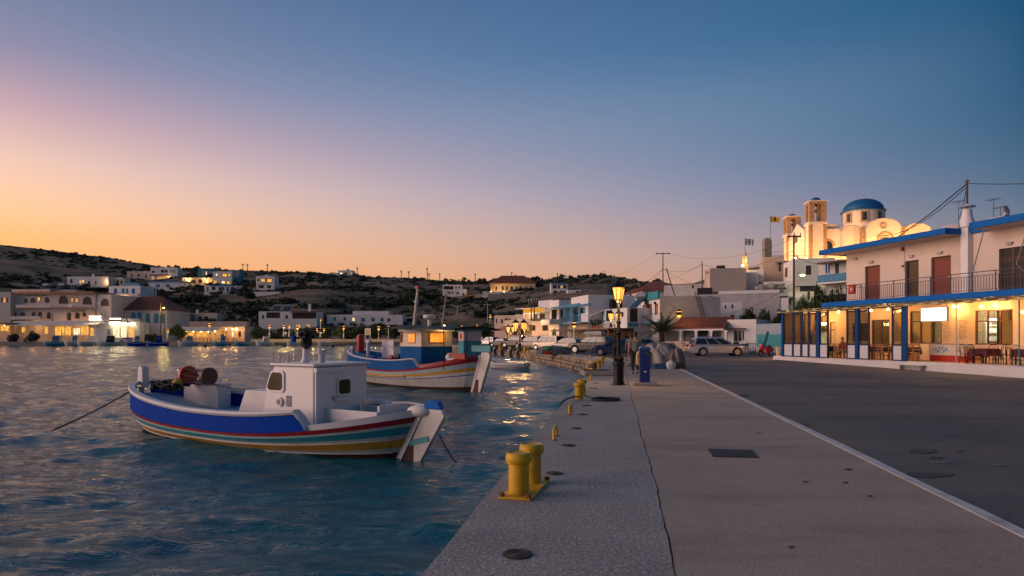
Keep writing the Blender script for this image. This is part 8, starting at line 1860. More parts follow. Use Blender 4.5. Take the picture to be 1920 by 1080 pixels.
for i, (px, Y) in enumerate(((872,118),(878,116),(884,114.5))): scooter('scooter', ['white scooter, left of three behind the larger boat stern','white scooter, middle of three behind the larger boat stern','white scooter, right of three behind the larger boat stern'][i], (X_(px,Y), Y, 0), R(200+15*i), M['whitepaint'], 'scooters')
def bicycle(label, loc, rz, col):
 T = thing('bicycle', label, 'bicycle', loc, rz, 'bicycles in the rack'); r = .34
 for x in (-.52, .54):
  q = MB(); q.tube([(x+r*math.cos(a),0,r+r*math.sin(a)) for a in np.linspace(0, 2*math.pi, 21)], .022, 5); w = q.build('wheel', p_tyre, T)
  q = MB(); q.tube([(x+r*.93*math.cos(a),0,r+r*.93*math.sin(a)) for a in np.linspace(0, 2*math.pi, 17)], .008, 4)
  for k in range(8): a = k*math.pi/4; q.cyl((x,0,r),(x+r*.93*math.cos(a),0,r+r*.93*math.sin(a)), .004, n=3)
  q.build('rim', p_rim, w)
 q = MB()
 for a, b in (((-.52,r),(-.18,.86)),((-.52,r),(-.02,.30)),((-.02,.30),(-.20,.92)),((-.02,.30),(.36,.82)),((-.18,.82),(.36,.86)),((.34,1.0),(.54,r))): q.cyl((a[0],0,a[1]),(b[0],0,b[1]), .018, n=6)
 q.build('frame', col, T)
 q = MB(); q.box((-.22,0,.95), (.26,.12,.06)); q.build('saddle', M['rubber'], T, bevel=.02); q = MB(); q.tube([(.30,-.26,1.06),(.36,0,1.02),(.30,.26,1.06)], .014, 6); q.build('handlebar', p_rim, T)
 q = MB(); q.cyl((-.02,-.06,.30),(-.02,-.04,.30), .09, n=12); q.cyl((-.02,-.1,.30),(.12,-.1,.22), .012, n=5); q.build('crank', p_rim, T); return T
bl = ['leftmost bicycle of the rack, against the silver car front','second bicycle of the rack from the silver car','third bicycle of the rack from the silver car','fourth bicycle of the rack from the silver car','fifth bicycle of the rack, nearest the red scooter']
for i in range(5): p = G(1404+i*4.6, 664); bicycle(bl[i], (p.x, p.y+.2*i, 0), R(70), [c_navy, c_black, p_redb, c_black, c_teal][i])

# ================================================================ QUAY FURNITURE
def bollard_pair(label, pa, pb_, h, r, plate=True):
 a = G(*pa); b = G(*pb_) if pb_ else None
 T = thing('double_bollard' if b is not None else 'bollard', label, 'bollard', a, 0, 'yellow mooring bollards')
 pts = [Vector((0,0,0))]+([b-a] if b is not None else [])
 if plate:
  c = sum(pts, Vector())/len(pts); d = (pts[-1]-pts[0]); ang = math.atan2(d.y, d.x) if d.length > 0 else 0
  mb = MB(); mb.box((c.x,c.y,.0125), (d.length+3.4*r, 3.1*r, .025), rz=ang); pl = mb.build('base_plate', M['yellow'], T, bevel=.006)
  for sx in (-1, 1):
   for sy in (-1, 1):
    q = c+Matrix.Rotation(ang,3,'Z') @ Vector((sx*(d.length/2+1.45*r), sy*1.3*r, .026)); mb = MB(); mb.cyl(q, q+Vector((0,0,.03)), .028, n=6); mb.build('bolt', pmat('rusty_bolt', (.18,.07,.02), .8, .3, 12), pl)
 for k, q in enumerate(pts):
  mb = MB(); mb.lathe([(r,.026),(r,h*.72),(r*1.22,h*.765),(r*1.30,h*.82),(r*1.30,h*.88),(r*1.2,h*.94),(r*1.05,h*.965),(r*.98,h*.945),(.01,h*.95)], q, 24); mb.build('bollard_post', M['yellow'], T, auto=40)
 return T
bollard_pair('nearest yellow double bollard bolted to the quay edge', (973,930), (997,908), .43, .098)
bollard_pair('second yellow double bollard with rope coil beside it', (1086,750), (1091,742), .44, .10, False)
T = bollard_pair('yellow bollard wrapped in dark rope on a raised stone block', (1111,704), None, .36, .13, False); T.location.z = .22
p = T.location; blk = thing('mooring_block', 'low rough concrete block carrying the rope wrapped yellow bollard', 'block', (p.x+.1, p.y, 0)); mb = MB(); mb.box((.1,0,.105), (1.25,.8,.21), rz=.1); mb.build('block_stone', M['concrete'], blk, bevel=.05); mb = MB(); mb.tube([(-.5,-.35,.22),(-.1,-.3,.23),(.3,-.34,.23),(.6,-.2,.22)], .03, 6); mb.build('wire_rope', M['ropedark'], blk)
mb = MB()
for k in range(4): mb.tube([(.16*math.cos(a),.16*math.sin(a),.10+.045*k+.02*math.sin(a*2+k)) for a in np.linspace(0, 6.3, 14)], .028, 5)
o = mb.build('rope_wrapping', M['rope'], None); o.location = T.location; tag(o, 'turns of rope wound round the yellow bollard on the stone block', 'rope', 'mooring ropes')
bollard_pair('yellow bollard with dark rope heap past the stone block', (1122,690), None, .40, .14, False); bollard_pair('farthest yellow bollard of the near quay row', (1129.5,684), None, .46, .12, False)
bollard_pair('yellow double bollard on the far quay below the white hatchback', (1047,664.5), (1055,664.5), .45, .16); bollard_pair('yellow double bollard on the far quay below the beige car', (985,659), (990.5,659), .5, .19); bollard_pair('yellow double bollard farthest along the bend by the iron lamp', (938,654.5), (943.5,654.5), .5, .2)
def staple(label, px, pyb, h, gap, r=.016):
 a = G(px, pyb); T = thing('mooring_staple', label, 'mooring ring', a, math.atan2(1, QS)); mb = MB(); mb.tube([(0,0,0),(0,0,h-.04),(gap*.2,0,h),(gap*.8,0,h),(gap,0,h-.04),(gap,0,0)], r, 8); mb.build('hoop', M['yellow'], T, auto=60); tag(T, None, None, 'yellow mooring staples')
 for x in (0, gap): mb = MB(); mb.cyl((x,0,.001),(x,0,.008), r*2.2, n=8); mb.build('foot_plate', pmat('rusty_bolt', (.18,.07,.02)), T)
staple('nearest small yellow mooring staple past the first double bollard', 1038.5, 825.5, .165, .42, .022); staple('second small yellow mooring staple before the second double bollard', 1067.5, 777.5, .17, .5, .024); staple('small yellow mooring staple in front of the stone block', 1107, 713, .16, .3, .028)
staple('small yellow staple below the white hatchback on the far quay', 1078, 669, .2, .5, .05); staple('small yellow staple below the olive car on the far quay', 1106, 671.5, .2, .5, .05); staple('small yellow staple at the corner of the far quay', 1122.5, 694, .26, .3, .03)
def pad(label, px, py, wpx, name='drain_cover', z=0.0):
 a = G(px, py); r = wpx/2/F*a.y; T = thing(name, label, 'manhole cover', a, 0, 'round dark covers along the quay edge'); mb = MB(); mb.lathe([(r,.001),(r,.006),(r*.95,.010),(.01,.010)], (0,0,0), 22); c = mb.build('cover', pmat('dark_cover', (.040,.032,.028), .75, .3, 9, .6, 30), T)
 mb = MB()
 for rr_ in (r*.72, r*.42): mb.tube([(rr_*math.cos(t),rr_*math.sin(t),.010) for t in np.linspace(0, 6.2832, 25)], .004, 4)
 mb.build('raised_ring', M['brown'], c)
for px, py, w, lab in ((970,1040,57,'nearest round rusty cover at the bottom of the picture'),(1040,888,31,'round dark cover beside the nearest yellow double bollard'),(1066,835.5,27,'round dark cover right of the first yellow staple'),(1080.5,803.5,21,'round dark cover beyond the first yellow staple'),(1092,777.5,20,'round dark cover right of the second yellow staple'),(1099.5,760.5,19,'round dark cover just before the second double bollard'),(1113,728,17,'round dark cover near the rope coil'),(1117,718.5,12,'farthest small round cover near the stone block')): pad(lab, px, py, w)
# rectangular grating
cs = [G(1327,842), G(1410,844.5), G(1423,858.5), G(1337,856.5)]; T = thing('drain_grating', 'dark rectangular drain grating set in the walkway', 'grating', cs[0])
mb = MB(); mb.slab([(c-cs[0])[:2] for c in reversed(cs)], .0005, .004); mb.build('frame', M['dark'], T)
for k in range(22):
 t0, t1 = (k+.12)/22, (k+.75)/22; q = [cs[0].lerp(cs[1], t0), cs[0].lerp(cs[1], t1), cs[3].lerp(cs[2], t1), cs[3].lerp(cs[2], t0)]; mb = MB(); mb.slab([(c-cs[0])[:2] for c in reversed(q)], .0042, .008); mb.build('grating_bar', M['black'], T)
# rope coil and mooring lines on the quay
a = G(1090, 752); mb = MB(); rr = random.Random(2); pts = []
for k in range(70): t = k/69; pts.append((a.x+.15+2.0*F/1200*.0+1.1*t*.0+(.45+.33*math.cos(t*26))*1.0, a.y+.10+.20*math.sin(t*26)*1.6, .025+.02*t+.006*(k % 2)))
mb.tube(pts, .022, 5); o = mb.build('rope_coil', M['ropedark'], None); tag(o, 'flat coil of dark rope lying right of the second double bollard', 'rope', 'mooring ropes')
rope('mooring_rope', 'dark rope from the second double bollard over the quay edge into the water', [(a.x-.05,a.y,.10),(qx(-1.26,a.y-.5),a.y-.5,.03),(qx(-1.5,a.y-1),a.y-1,-1.05)], .018, M['ropedark'], -.04)
rope('mooring_rope', 'rope trailing from the second double bollard back to its coil', [(a.x+.1,a.y+.2,.12),(a.x+.35,a.y+.1,.03),(a.x+.8,a.y-.1,.03)], .02, M['rope'], .01)
# black tyres hung on the quay face
for i, px in enumerate((935.5,947.5,963,978)):
 Y = float(np.interp(px, [918,991,1053], [100,75,57])); Y = {0:92,1:87,2:81.5,3:77.5}[i]; xq = float(np.interp(Y, [57,75,100], [4.42,1.94,-3.5])); x = X_(px, Y); mb = MB()
 x = xq-.35; mb.tube([(0, .0+.42*math.cos(t), .52*math.sin(t)) for t in np.linspace(0, 6.2832, 19)], .20, 8); o = mb.build('tyre_fender', M['rubber'], None, smooth=True); o.location = (x, Y, -.42); o.rotation_euler = (0, 0, R(62)); tag(o, ['black tyre fender on the quay face, first from the left','black tyre fender on the quay face, second from the left','black tyre fender on the quay face, third from the left','black tyre fender on the quay face, nearest the white dinghy bow'][i], 'tyre', 'tyre fenders on the far quay')
# blue service pedestal
b0 = G(1208.5, 722.5); T = thing('service_pedestal', 'blue steel service pedestal with beige side covers on a concrete plinth', 'pedestal', b0, R(-6)); H = 70/88.5*1.5*1.0
mb = MB(); mb.b(-.36,.36,-.26,.26,-.002,.10); mb.build('plinth', M['concrete'], T, bevel=.02)
pbm = pmat('pedestal_blue', (.008,.030,.17), .4, .15, 3, .04, 30, stain=(.03,.05,.12), stain_amt=.4)
mb = MB(); mb.b(-.155,.155,-.14,.14,.101,.56); mb.build('base_door', pbm, T, bevel=.012); mb = MB(); mb.b(-.165,.165,-.15,.15,.561,1.13); mb.build('body', pbm, T, bevel=.015)
mb = MB(); mb.prism([(-.18,1.131),(.18,1.131),(.19,1.17),(.13,1.23),(-.13,1.23),(-.19,1.17)], -.17, .17); mb.build('cap', pmat('pedestal_cap', (.03,.10,.26), .5, .12, 4), T, bevel=.015)
for s in (-1, 1): mb = MB(); mb.prism([(s*.166,.62),(s*.255,.66),(s*.255,1.00),(s*.20,1.08),(s*.166,1.08)][::s], -.11, .11); mb.build('side_cover', pmat('beige_cover', (.55,.38,.20), .55, .1, 4), T, bevel=.015)
mb = MB(); mb.b(-.035,.045,-.1425,-.1405,.42,.46); mb.build('label_plate', M['whitepaint'], T)
mb = MB(); mb.tube([(-.10,-.158,1.05),(-.02,-.162,1.0),(.08,-.16,1.03),(.12,-.158,1.08)], .008, 5); v, f = leaf_cloud(30, .06, .02, .08, .04, np.random.RandomState(1), 3); mb.add([(.08+q[0], -.165+q[1]*.3, .98+q[2]) for q in v], [tuple(q) for q in f]); mb.build('cord', M['rope'], T)
# net heap under cloth
def heap(name, label, loc, rx, ry, h, mat, seed, rz=0, cat='net heap', wr=.10, freq=5):
 rng = np.random.RandomState(seed); n, k = 56, 26; mb = MB(); vs = []
 ph = rng.uniform(0, 6.28, (14,)); fr = rng.randint(2, 15, (14,)); fz = rng.uniform(1, 11, (14,))
 for j in range(k+1):
  t = j/k; zz = h*math.sin(t*math.pi/2)**.8; rr_ = max(.0, math.cos(t*math.pi/2))**.55
  for i in range(n):
   a = 2*math.pi*i/n; w = sum(math.sin(fr[m]*a+fz[m]*t+ph[m])/(.5*fr[m]+1.5) for m in range(14))*wr
   vs.append((rx*rr_*math.cos(a)*(1+w), ry*rr_*math.sin(a)*(1+w), max(0, zz*(1+w*.5))+ (0.0 if j == 0 else .0)))
 fs = [(j*n+i, j*n+(i+1) % n, (j+1)*n+(i+1) % n, (j+1)*n+i) for j in range(k) for i in range(n)]
 mb.add(vs, fs); T = thing(name, label, cat, loc, rz); T2 = mb.build('cloth_cover', mat, T, smooth=True); return T
p_net = pmat('net_cloth', (.40,.34,.31), .95, .18, 2.2, .9, 16, stain=(.22,.16,.14), stain_amt=.6)
b1 = G(1246, 691); T = heap('net_heap', 'large heap of fishing nets covered with greyish beige cloth', (b1.x, b1.y+1.0, 0), .98, .95, 1.22, p_net, 3, .3, wr=.115)
mb = MB(); rr = random.Random(9)
for k in range(16):
 a0 = rr.uniform(3.2, 6.2); pts = []
 for j in range(9): t = j/8*1.45; pts.append((.99*math.cos(t)**.55*math.cos(a0+.25*math.sin(j*.9+k)), .96*math.cos(t)**.55*math.sin(a0+.25*math.sin(j*.9+k)), 1.23*math.sin(t)**.8+.02))
 mb.tube(pts, .012, 5)
mb.build('lashing_rope', M['ropedark'], T)
T = heap('brown_net_bundle', 'lower brown net bundle with rope at the right of the big cloth covered heap', (G(1268,691).x, G(1268,691).y+.45, 0), .52, .5, .95, pmat('net_brown', (.26,.20,.17), .95, .4, 5, .9, 30), 5, wr=.15)
mb = MB(); rr = random.Random(4)
for k in range(26): mb.tube([(rr.uniform(-.5,.5),rr.uniform(-.62,-.4),rr.uniform(.02,.35)) for _ in range(4)], .011, 4)
mb.build('loose_cord', M['rope'], T)
T = heap('blue_tarpaulin', 'crumpled blue tarpaulin at the foot of the big net heap', (G(1238,692).x, G(1238,692).y+.25, 0), .46, .26, .24, pmat('tarp_blue', (.02,.10,.22), .45, .3, 4, .3, 9), 8, cat='tarpaulin', wr=.22); mb = MB(); mb.tube([(-.4,-.2,.1),(-.1,-.24,.2),(.2,-.2,.12)], .012, 5); mb.build('tie_cord', M['ropedark'], T)
T = heap('white_sack', 'small white tied sack leaning on the brown net bundle', (G(1259,692).x, G(1259,692).y+.1, 0), .17, .13, .36, M['cloth'], 12, cat='sack', wr=.24); mb = MB(); mb.tube([(.06*math.cos(a),.06*math.sin(a),.44) for a in np.linspace(0,6.3,9)], .014, 5); mb.v = [(x, y, z-.12) for x, y, z in mb.v]; mb.build('tie', M['rope'], T)
# gear pile on far quay between cars and edge
T = heap('gear_pile', 'pile of fishing gear with green net on the far quay before the white hatchback', (X_(1038,59), 59.4, 0), 1.5, .9, .75, pmat('gear_grey', (.16,.15,.15), .9, .4, 4, .8, 14), 14, wr=.16); q = MB(); q.ball((-.5,-.75,.55), .36, 10, 6, sz=.6); q.build('green_net', pmat('green_net', (.04,.22,.08), .9, .4, 8), T, smooth=True); q = MB(); q.b(-.9,-.35,-1.05,-.6,.0,.28); q.build('red_crate', M['red'], T, bevel=.02)
T = heap('yellow_net_pile', 'low yellowish net pile on the quay behind the larger boat stern', (X_(885,108), 108, 0), 1.6, .8, .8, pmat('yellow_net', (.35,.28,.08), .95, .4, 3, .8, 12), 15, wr=.16); q = MB(); q.tube([(-1,-.7,.3),(0,-.8,.5),(1,-.6,.3)], .04, 5); q.build('head_rope', M['rope'], T)
# planters and bits by the porch house
for px, pyb, Y, s, lab in ((1381,651,60,1.0,'white planter with dense green bush in front of the teal wall'),(1398,648,66,.8,'small planter bush beside the brown door')):
 b = P(px, 640, Y); b.z = 0; T = thing('planter', lab, 'planter', b, 0, 'planters'); q = MB(); q.b(-.3*s,.3*s,-.3*s,.3*s,0,.7*s); q.build('pot', M['bluelight'], T, bevel=.02); v, f = leaf_cloud(160, .5*s, .5*s, .5*s, .10, np.random.RandomState(px), 6); q = MB(); q.add([(a[0],a[1],a[2]+.7*s) for a in v], [tuple(a) for a in f]); q.build('leaves', M['foliage'], T)
p = G(1467, 670); T = thing('white_post', 'small white square post at the left corner of the taverna kerb', 'post', (p.x-.1, p.y+.6, 0)); q = MB(); q.b(-.11,.11,-.11,.11,0,.75); q.build('shaft', M['cream'], T, bevel=.01); q = MB(); q.b(-.13,.13,-.13,.13,.751,.80); q.build('cap', M['cream'], T, bevel=.01)
p = G(1387, 660); T = thing('barrel_pair', 'dark blue water drum beside the bicycles', 'drum', (X_(1391,62), 62, 0)); q = MB(); q.lathe([(.29,0),(.30,.05),(.29,.3),(.31,.32),(.29,.34),(.29,.6),(.31,.62),(.29,.64),(.30,.88),(.28,.9)], (0,0,0), 16); q.build('barrel', p_navy, T, auto=40); q = MB(); q.cyl((0,0,.901),(0,0,.93),.22,n=14); q.build('lid', p_navy, T)
q = MB(); q.prism([(-.15,0),(.15,0),(.75,2.1),(.5,2.15)], -.06, .06); o = q.build('teal_board', M['teal'], None); o.location = (X_(1428,63), 63, 0); tag(o, 'leaning teal board against the pale blue garden wall', 'board')
T = thing('round_sign', 'small round white traffic sign on a post at the far shore', 'sign', (X_(535.5,212), 212, ZF)); q = MB(); q.cyl((0,0,0),(0,0,2.6),.06,n=6); q.build('post', M['metal'], T); q = MB(); q.cyl((0,-.08,2.9),(0,-.02,2.9),.5,n=16); q.build('disc', M['whitepaint'], T)
T = thing('notice_board', 'white framed notice board standing on the far shore behind the larger boat bow', 'notice board', (X_(689.5,208), 208, ZF)); q = MB(); q.b(-.95,.95,-.08,.08,2.2,4.4); q.build('board', M['whitepaint'], T); q = MB(); q.b(-.75,.75,-.10,-.082,2.4,4.2); q.build('panel', M['peach'], T)
for s in (-.8,.8): q = MB(); q.b(s-.08,s+.08,-.05,.05,0,2.199); q.build('leg', M['whitepaint'], T)
h = House('sea_wall', 'low pale sea wall along the far shore right of the tavern', 'wall', (470,206.5), (770,204.5), ZF+.9, ZF, .5, M['peach']); h.done()
# far diners' furniture reads as one dark mass of tables under the awning
for i, (px, lab) in enumerate(((352,'dark dining table, left under the glowing tavern awning'),(364,'dark dining table, second under the glowing tavern awning'),(378,'dark dining table, third under the glowing tavern awning'),(392,'dark dining table, fourth under the glowing tavern awning'),(408,'dark dining table, fifth, before the tavern door'),(424,'dark dining table, sixth, outside the tavern wall'),(440,'dark dining table, rightmost outside the tavern'))): dup(TA, (X_(px,214), 214, ZF), .2, lab, 'tables of the far tavern', 1.6)
# ================================================================ TREES AND PLANTS
TREE = {}
def crown_mesh(kind):
 if kind not in TREE:
  cfg = {'round': (1500, 1, 1, .95, .085, 13), 'bush': (1000, 1, 1, .8, .10, 9), 'loose': (900, 1, 1, 1.1, .085, 10)}[kind]
  L_ = []
  for sd in range(3):
   v, f = leaf_cloud(*cfg[:5], np.random.RandomState(40+sd+len(kind)), cfg[5]); me = bpy.data.meshes.new('crown'); me.from_pydata(v.tolist(), [], f.tolist()); me.update(); L_.append(me)
  TREE[kind] = L_
 return TREE[kind]
p_dk = pmat('dark_evergreen', (.030,.048,.028), .8, .5, .8); p_yg = pmat('yellow_green', (.085,.11,.03), .75, .4, .8)
tcount = 0
def tree(label, px, pyb, pyt, wpx, Y=None, kind='bush', mat=None, group='trees and bushes of the harbour', z=None, name='tree'):
 global tcount; tcount += 1
 if Y is None: Y = terr_at(px, pyb)
 z0 = terr_z(px, Y) if z is None else z
 if z is None: z0 = min(z0, Z_(pyb, Y))
 x = X_(px, Y); h = Z_(pyt, Y)-z0; w = wpx/2/F*Y
 T = thing(name, label, 'tree' if name == 'tree' else 'bush', (x, Y, z0), tcount*1.3, group)
 th = h*(.35 if kind == 'round' else .12); q = MB(); q.cyl((0,0,-.3),(0,0,th*1.3), w*.09, w*.06, 7)
 for k in range(4): a = k*1.6; q.cyl((0,0,th), (.45*w*math.cos(a),.45*w*math.sin(a),th+(h-th)*.45), w*.05, w*.02, 5)
 q.build('trunk', M['trunk'], T)
 me = crown_mesh(kind)[tcount % 3]; mt = mat or M['foliage']; me2 = me.copy() if me.materials and me.materials[0] is not mt else me
 if not me.materials: me.materials.append(mt)
 elif me2 is not me: me2.materials.clear(); me2.materials.append(mt)
 o = bpy.data.objects.new('crown', me2); COL.objects.link(o); o.parent = T; hh = (h-th); o.location = (0,0,th-.05*hh); o.scale = (w*.85, w*.85, hh*.86)
for a in ((333,634,599,40,212,'round',p_yg,'rounded olive tree left of the glowing tavern',ZF),(281,634,612,30,214,'bush',p_dk,'dark shrub below the right half of the tiled villa',ZF),(62,634,612,30,214,'bush',p_dk,'dark shrub before the left part of the hotel ground floor',ZF),(26,634,616,26,214,'bush',p_dk,'low dark shrub near the left edge before the hotel',ZF),
    (486,632,606,48,212,'round',M['foliage'],'broad green tree right of the glowing tavern',ZF),(522,632,612,40,213,'bush',p_dk,'dark bush behind the first white lamp posts',ZF),(548,632,610,36,214,'bush',M['foliage'],'green bush between close lamp posts below the long veranda house',ZF),(581,632,606,46,213,'round',p_dk,'dark round tree below the tall chimney house',ZF),(612,634,604,40,214,'round',M['foliage'],'green tree left of the yellow lit tree',ZF),
    (640,634,602,42,212,'round',p_yg,'yellow green tree lit by its lamp post',ZF),(672,636,604,46,213,'round',M['foliage'],'green tree before the long white house, left one',ZF),(700,636,606,44,214,'round',p_dk,'dark tree behind the notice board',ZF),(742,636,600,52,213,'round',p_dk,'dark tree at the right end of the long white house',ZF),(786,636,594,60,214,'round',p_dk,'large dark tree behind the boat mast',0),(822,636,594,54,205,'round',M['foliage2'],'large olive tree behind the boat awning',0),(858,640,600,44,190,'round',p_dk,'dark tree right of the boat awning',0),
    (905,646,603,54,160,'round',p_dk,'big dark tree left of the pink white cottage',0),(932,646,606,44,156,'round',p_dk,'dark tree touching the pink white cottage',0),(881,644,608,40,176,'round',M['foliage2'],'olive tree above the parked scooters',0)):
 tree(a[7], a[0], a[1], a[2], a[3], a[4], a[5], a[6], z=a[8])
for px, b, t, w, lab in ((456,552,524,44,'dark tree mass right of the teal framed house'),(470,560,538,30,'dark bush below the white cube house'),(350,566,543,50,'dark hedge bush below the arched terrace house, left one'),(378,565,540,46,'dark hedge bush below the arched terrace house, right one'),(310,572,548,44,'dark bush below the blue roof house'),(335,570,550,34,'dark bush between the two hedges'),
 (411,568,556,12,'small lone tree on the bare brown field'),(342,574,564,30,'low dark mound bush on the field, left one'),(378,576,567,24,'low dark mound bush on the field, right one'),(455,588,572,62,'broad dark bush on the lower field, left one'),(488,588,572,56,'broad dark bush on the lower field, right one'),(540,572,552,70,'large dark thicket right of the white yard wall'),(585,580,556,76,'largest dark thicket on the middle slope'),(628,578,558,50,'dark thicket right of the largest one'),
 (640,560,549,30,'dark round bush on the brown slope'),(555,548,527,44,'dark bush left of the rocky ridge slope'),(680,530,514,30,'dark tree on the ridge right of the small ridge house'),(695,546,530,36,'dark bush below the ridge trees'),(720,575,556,64,'wide dark thicket left of the boat masthead'),(765,572,550,70,'wide dark thicket behind the boat masthead'),(800,560,545,60,'dark thicket left of the two storey villa'),(835,572,556,60,'dark thicket below the two storey villa'),
 (885,566,551,56,'dark thicket right of the two storey villa'),(930,574,556,64,'dark thicket below the school retaining wall, left one'),(985,574,558,70,'dark thicket below the school retaining wall, right one'),(910,596,572,60,'dark bush mass on the lower slope, left one'),(955,596,574,60,'dark bush mass on the lower slope, right one'),(1010,568,556,50,'dark bush below the double arch house'),(927,547,537,10,'small round tree left of the school door'),(934.5,548,536,6,'narrow cypress at the school front'),
 (990,547,532,28,'dark tree hiding the right end of the school'),(1010,540,522,24,'dark tree behind the school'),(1041,528,519,10,'small ridge tree above the double arch house'),(225,520,514,30,'dark bush on the left hillside by the pale cube'),(150,545,535,70,'dark bushes under the small hill villa, left one'),(188,547,536,50,'dark bushes under the small hill villa, right one'),(285,552,540,24,'dark bush right of the white side block'),(260,527,519,22,'dark tree under the pale cube house'),(338,514,508,18,'small bush beside the low terrace wing')):
 tree(lab, px, b, t, w, None, 'bush', p_dk if w != 12 else M['foliage'], name='bush' if t > 540 or w > 30 else 'tree')
for px, b, t, w, Y, z, lab in ((1400,606,563,44,80,1.0,'dark dense tree left of three above the blue garden wall'),(1432,606,566,40,78,1.0,'dark dense tree in the middle above the blue garden wall'),(1462,606,564,40,76,1.0,'dark dense tree right of three above the blue garden wall'),(1540,585,520,52,84,1.5,'leafy bush under the blue balcony'),(1572,590,512,46,80,1.0,'tall leafy bush against the taverna corner'),(1532,545,496,24,92,5,'climbing bush left of the blue balcony'),(1506,575,548,52,92,3,'dark bush on the rocky slope under the ivy house'),(1477,575,545,40,98,4,'dark bush left of the red gate'),(1418.5,509,485,24,111.5,10.5,'fig tree growing over the wall by the small bell tower'),(1550,585,560,50,76,.5,'low bush beneath the blue balcony bush')):
 tree(lab, px, b, t, w, Y, 'round' if w > 36 else 'bush', p_dk if px < 1500 else M['foliage'], z=z)
tree('small round hedge before the cream house', 995, 640, 626, 15, 92, 'bush', M['foliage2'], z=1.6 if False else 0, name='bush')
# rocks on the slope under the church
rr = random.Random(12)
for i, lab in enumerate(('pale jagged rock outcrop on the church slope, left piece','pale jagged rock outcrop on the church slope, middle piece','pale jagged rock outcrop on the church slope, right piece')):
 px = (1440,1455,1468)[i]; Y = 103; bm = bmesh.new(); bmesh.ops.create_icosphere(bm, subdivisions=3, radius=1)
 for v in bm.verts: n_ = .22*math.sin(v.co.x*5+i)+.2*math.sin(v.co.y*6+2*i)+.18*math.sin(v.co.z*9+i); v.co *= 1+n_+rr.uniform(-.07,.07); v.co.x *= 1.5; v.co.z *= .8
 me = bpy.data.meshes.new('rock'); bm.to_mesh(me); bm.free(); me.materials.append(pmat('pale_rock', (.36,.31,.28), .95, .25, 1.2, .6, 5)); o = bpy.data.objects.new('rock', me); COL.objects.link(o); o.location = P(px, 541, Y); tag(o, lab, 'rock', 'rock outcrops')
# palms
def palm(label, px, pyb, pyt, Y, wpx, z=0.0, nf=34, trunkh=.42):
 x = X_(px, Y); h = Z_(pyt, Y)-z; w = wpx/2/F*Y; T = thing('palm_tree', label, 'palm', (x, Y, z), 0, 'palms'); th = h*trunkh; rng = random.Random(px)
 q = MB(); n = 12; r0 = .34*h/5.4
 q.lathe([(r0*(1.15-.25*i/n+(.10 if i % 2 else 0)), th*i/n) for i in range(n+1)], (0,0,0), 12); q.build('trunk', M['trunk'], T)
 for k in range(nf):
  a = k*2.39996+rng.uniform(-.2,.2); el = rng.uniform(.05, 1.40)*(.55+.45*((k % 5)/4)); ln = w*rng.uniform(.95, 1.25); q = MB(); pts = []
  for i in range(9):
   t = i/8; s = ln*t; ang = el-.95*t*t*(1.25-.5*el); pts.append(Vector((0,0,th*.98)) + Vector((math.cos(a)*s*math.cos(el*.75), math.sin(a)*s*math.cos(el*.75), s*math.sin(el)-.34*ln*t*t*(1.0-.35*el))))
  q.tube(pts, [.035-.028*i/8 for i in range(9)], 4)
  sd = Vector((-math.sin(a), math.cos(a), 0))
  for i in range(1, 25):
   t = .12+.87*i/24; j = min(7, int(t*8)); c = pts[j].lerp(pts[j+1], t*8-j); d = (pts[j+1]-pts[j]).normalized(); lf = .30*h/5.4*(1-.55*t)*rng.uniform(.8,1.1)*1.9
   for s in (-1, 1):
    e = c+sd*s*lf*.75+d*lf*.55+Vector((0,0,-.10*lf)); q.add([c-d*.04, c+d*.04, e], [(0,1,2)])
  q.build('frond', M['foliage2'], T)
palm('palm tree with arching fronds beside the porch house', 1240, 642, 576, 78, 88, .2, 76, .42)
palm('smaller palm half hidden behind the iron lamp posts', 1178, 648, 607, 72, 44, 0, 26, .35); palm('tiny palm on the terrace left of the church', 1462, 492, 476, 110, 18, 13.0, 20, .4)

# ================================================================ PEOPLE
def skin_obj(name, V, E, mat, parent, sub=1, root=0):
 me = bpy.data.meshes.new(name); me.from_pydata([v[:3] for v in V], E, []); me.update(); o = bpy.data.objects.new(name, me); COL.objects.link(o); o.parent = parent
 md = o.modifiers.new('skin', 'SKIN'); md.use_smooth_shade = True
 if not me.skin_vertices: bpy.context.view_layer.objects.active = o
 if not me.skin_vertices:
  with bpy.context.temp_override(object=o, active_object=o): bpy.ops.mesh.customdata_skin_add()
 for i, v in enumerate(V): r = v[3]; me.skin_vertices[0].data[i].radius = r if isinstance(r, tuple) else (r, r); me.skin_vertices[0].data[i].use_root = (i == root)
 s = o.modifiers.new('sub', 'SUBSURF'); s.levels = s.render_levels = sub; me.materials.append(mat); return o
def hand(V, E, wi, w, d, side):
 """palm and five unequal bent fingers from the wrist; d points along the hand, side to the thumb"""
 d = Vector(d).normalized(); s = Vector(side).normalized(); n = d.cross(s); w = Vector(w)
 p = w+d*.065; V.append((*p, .026)); pi = len(V)-1; E.append((wi, pi))
 for k, (o, l) in enumerate(((-.028,.055),(-.010,.07),(.010,.075),(.028,.068))):
  a = p+d*.03+s*o; b = a+d*l*.55+n*.008; c = b+d*l*.4+n*.025; q = len(V); V += [(*a,.010),(*b,.009),(*c,.007)]; E += [(pi,q),(q,q+1),(q+1,q+2)]
 a = w+d*.03+s*.035; b = a+d*.03+s*.025; q = len(V); V += [(*a,.011),(*b,.009)]; E += [(wi,q),(q,q+1)]
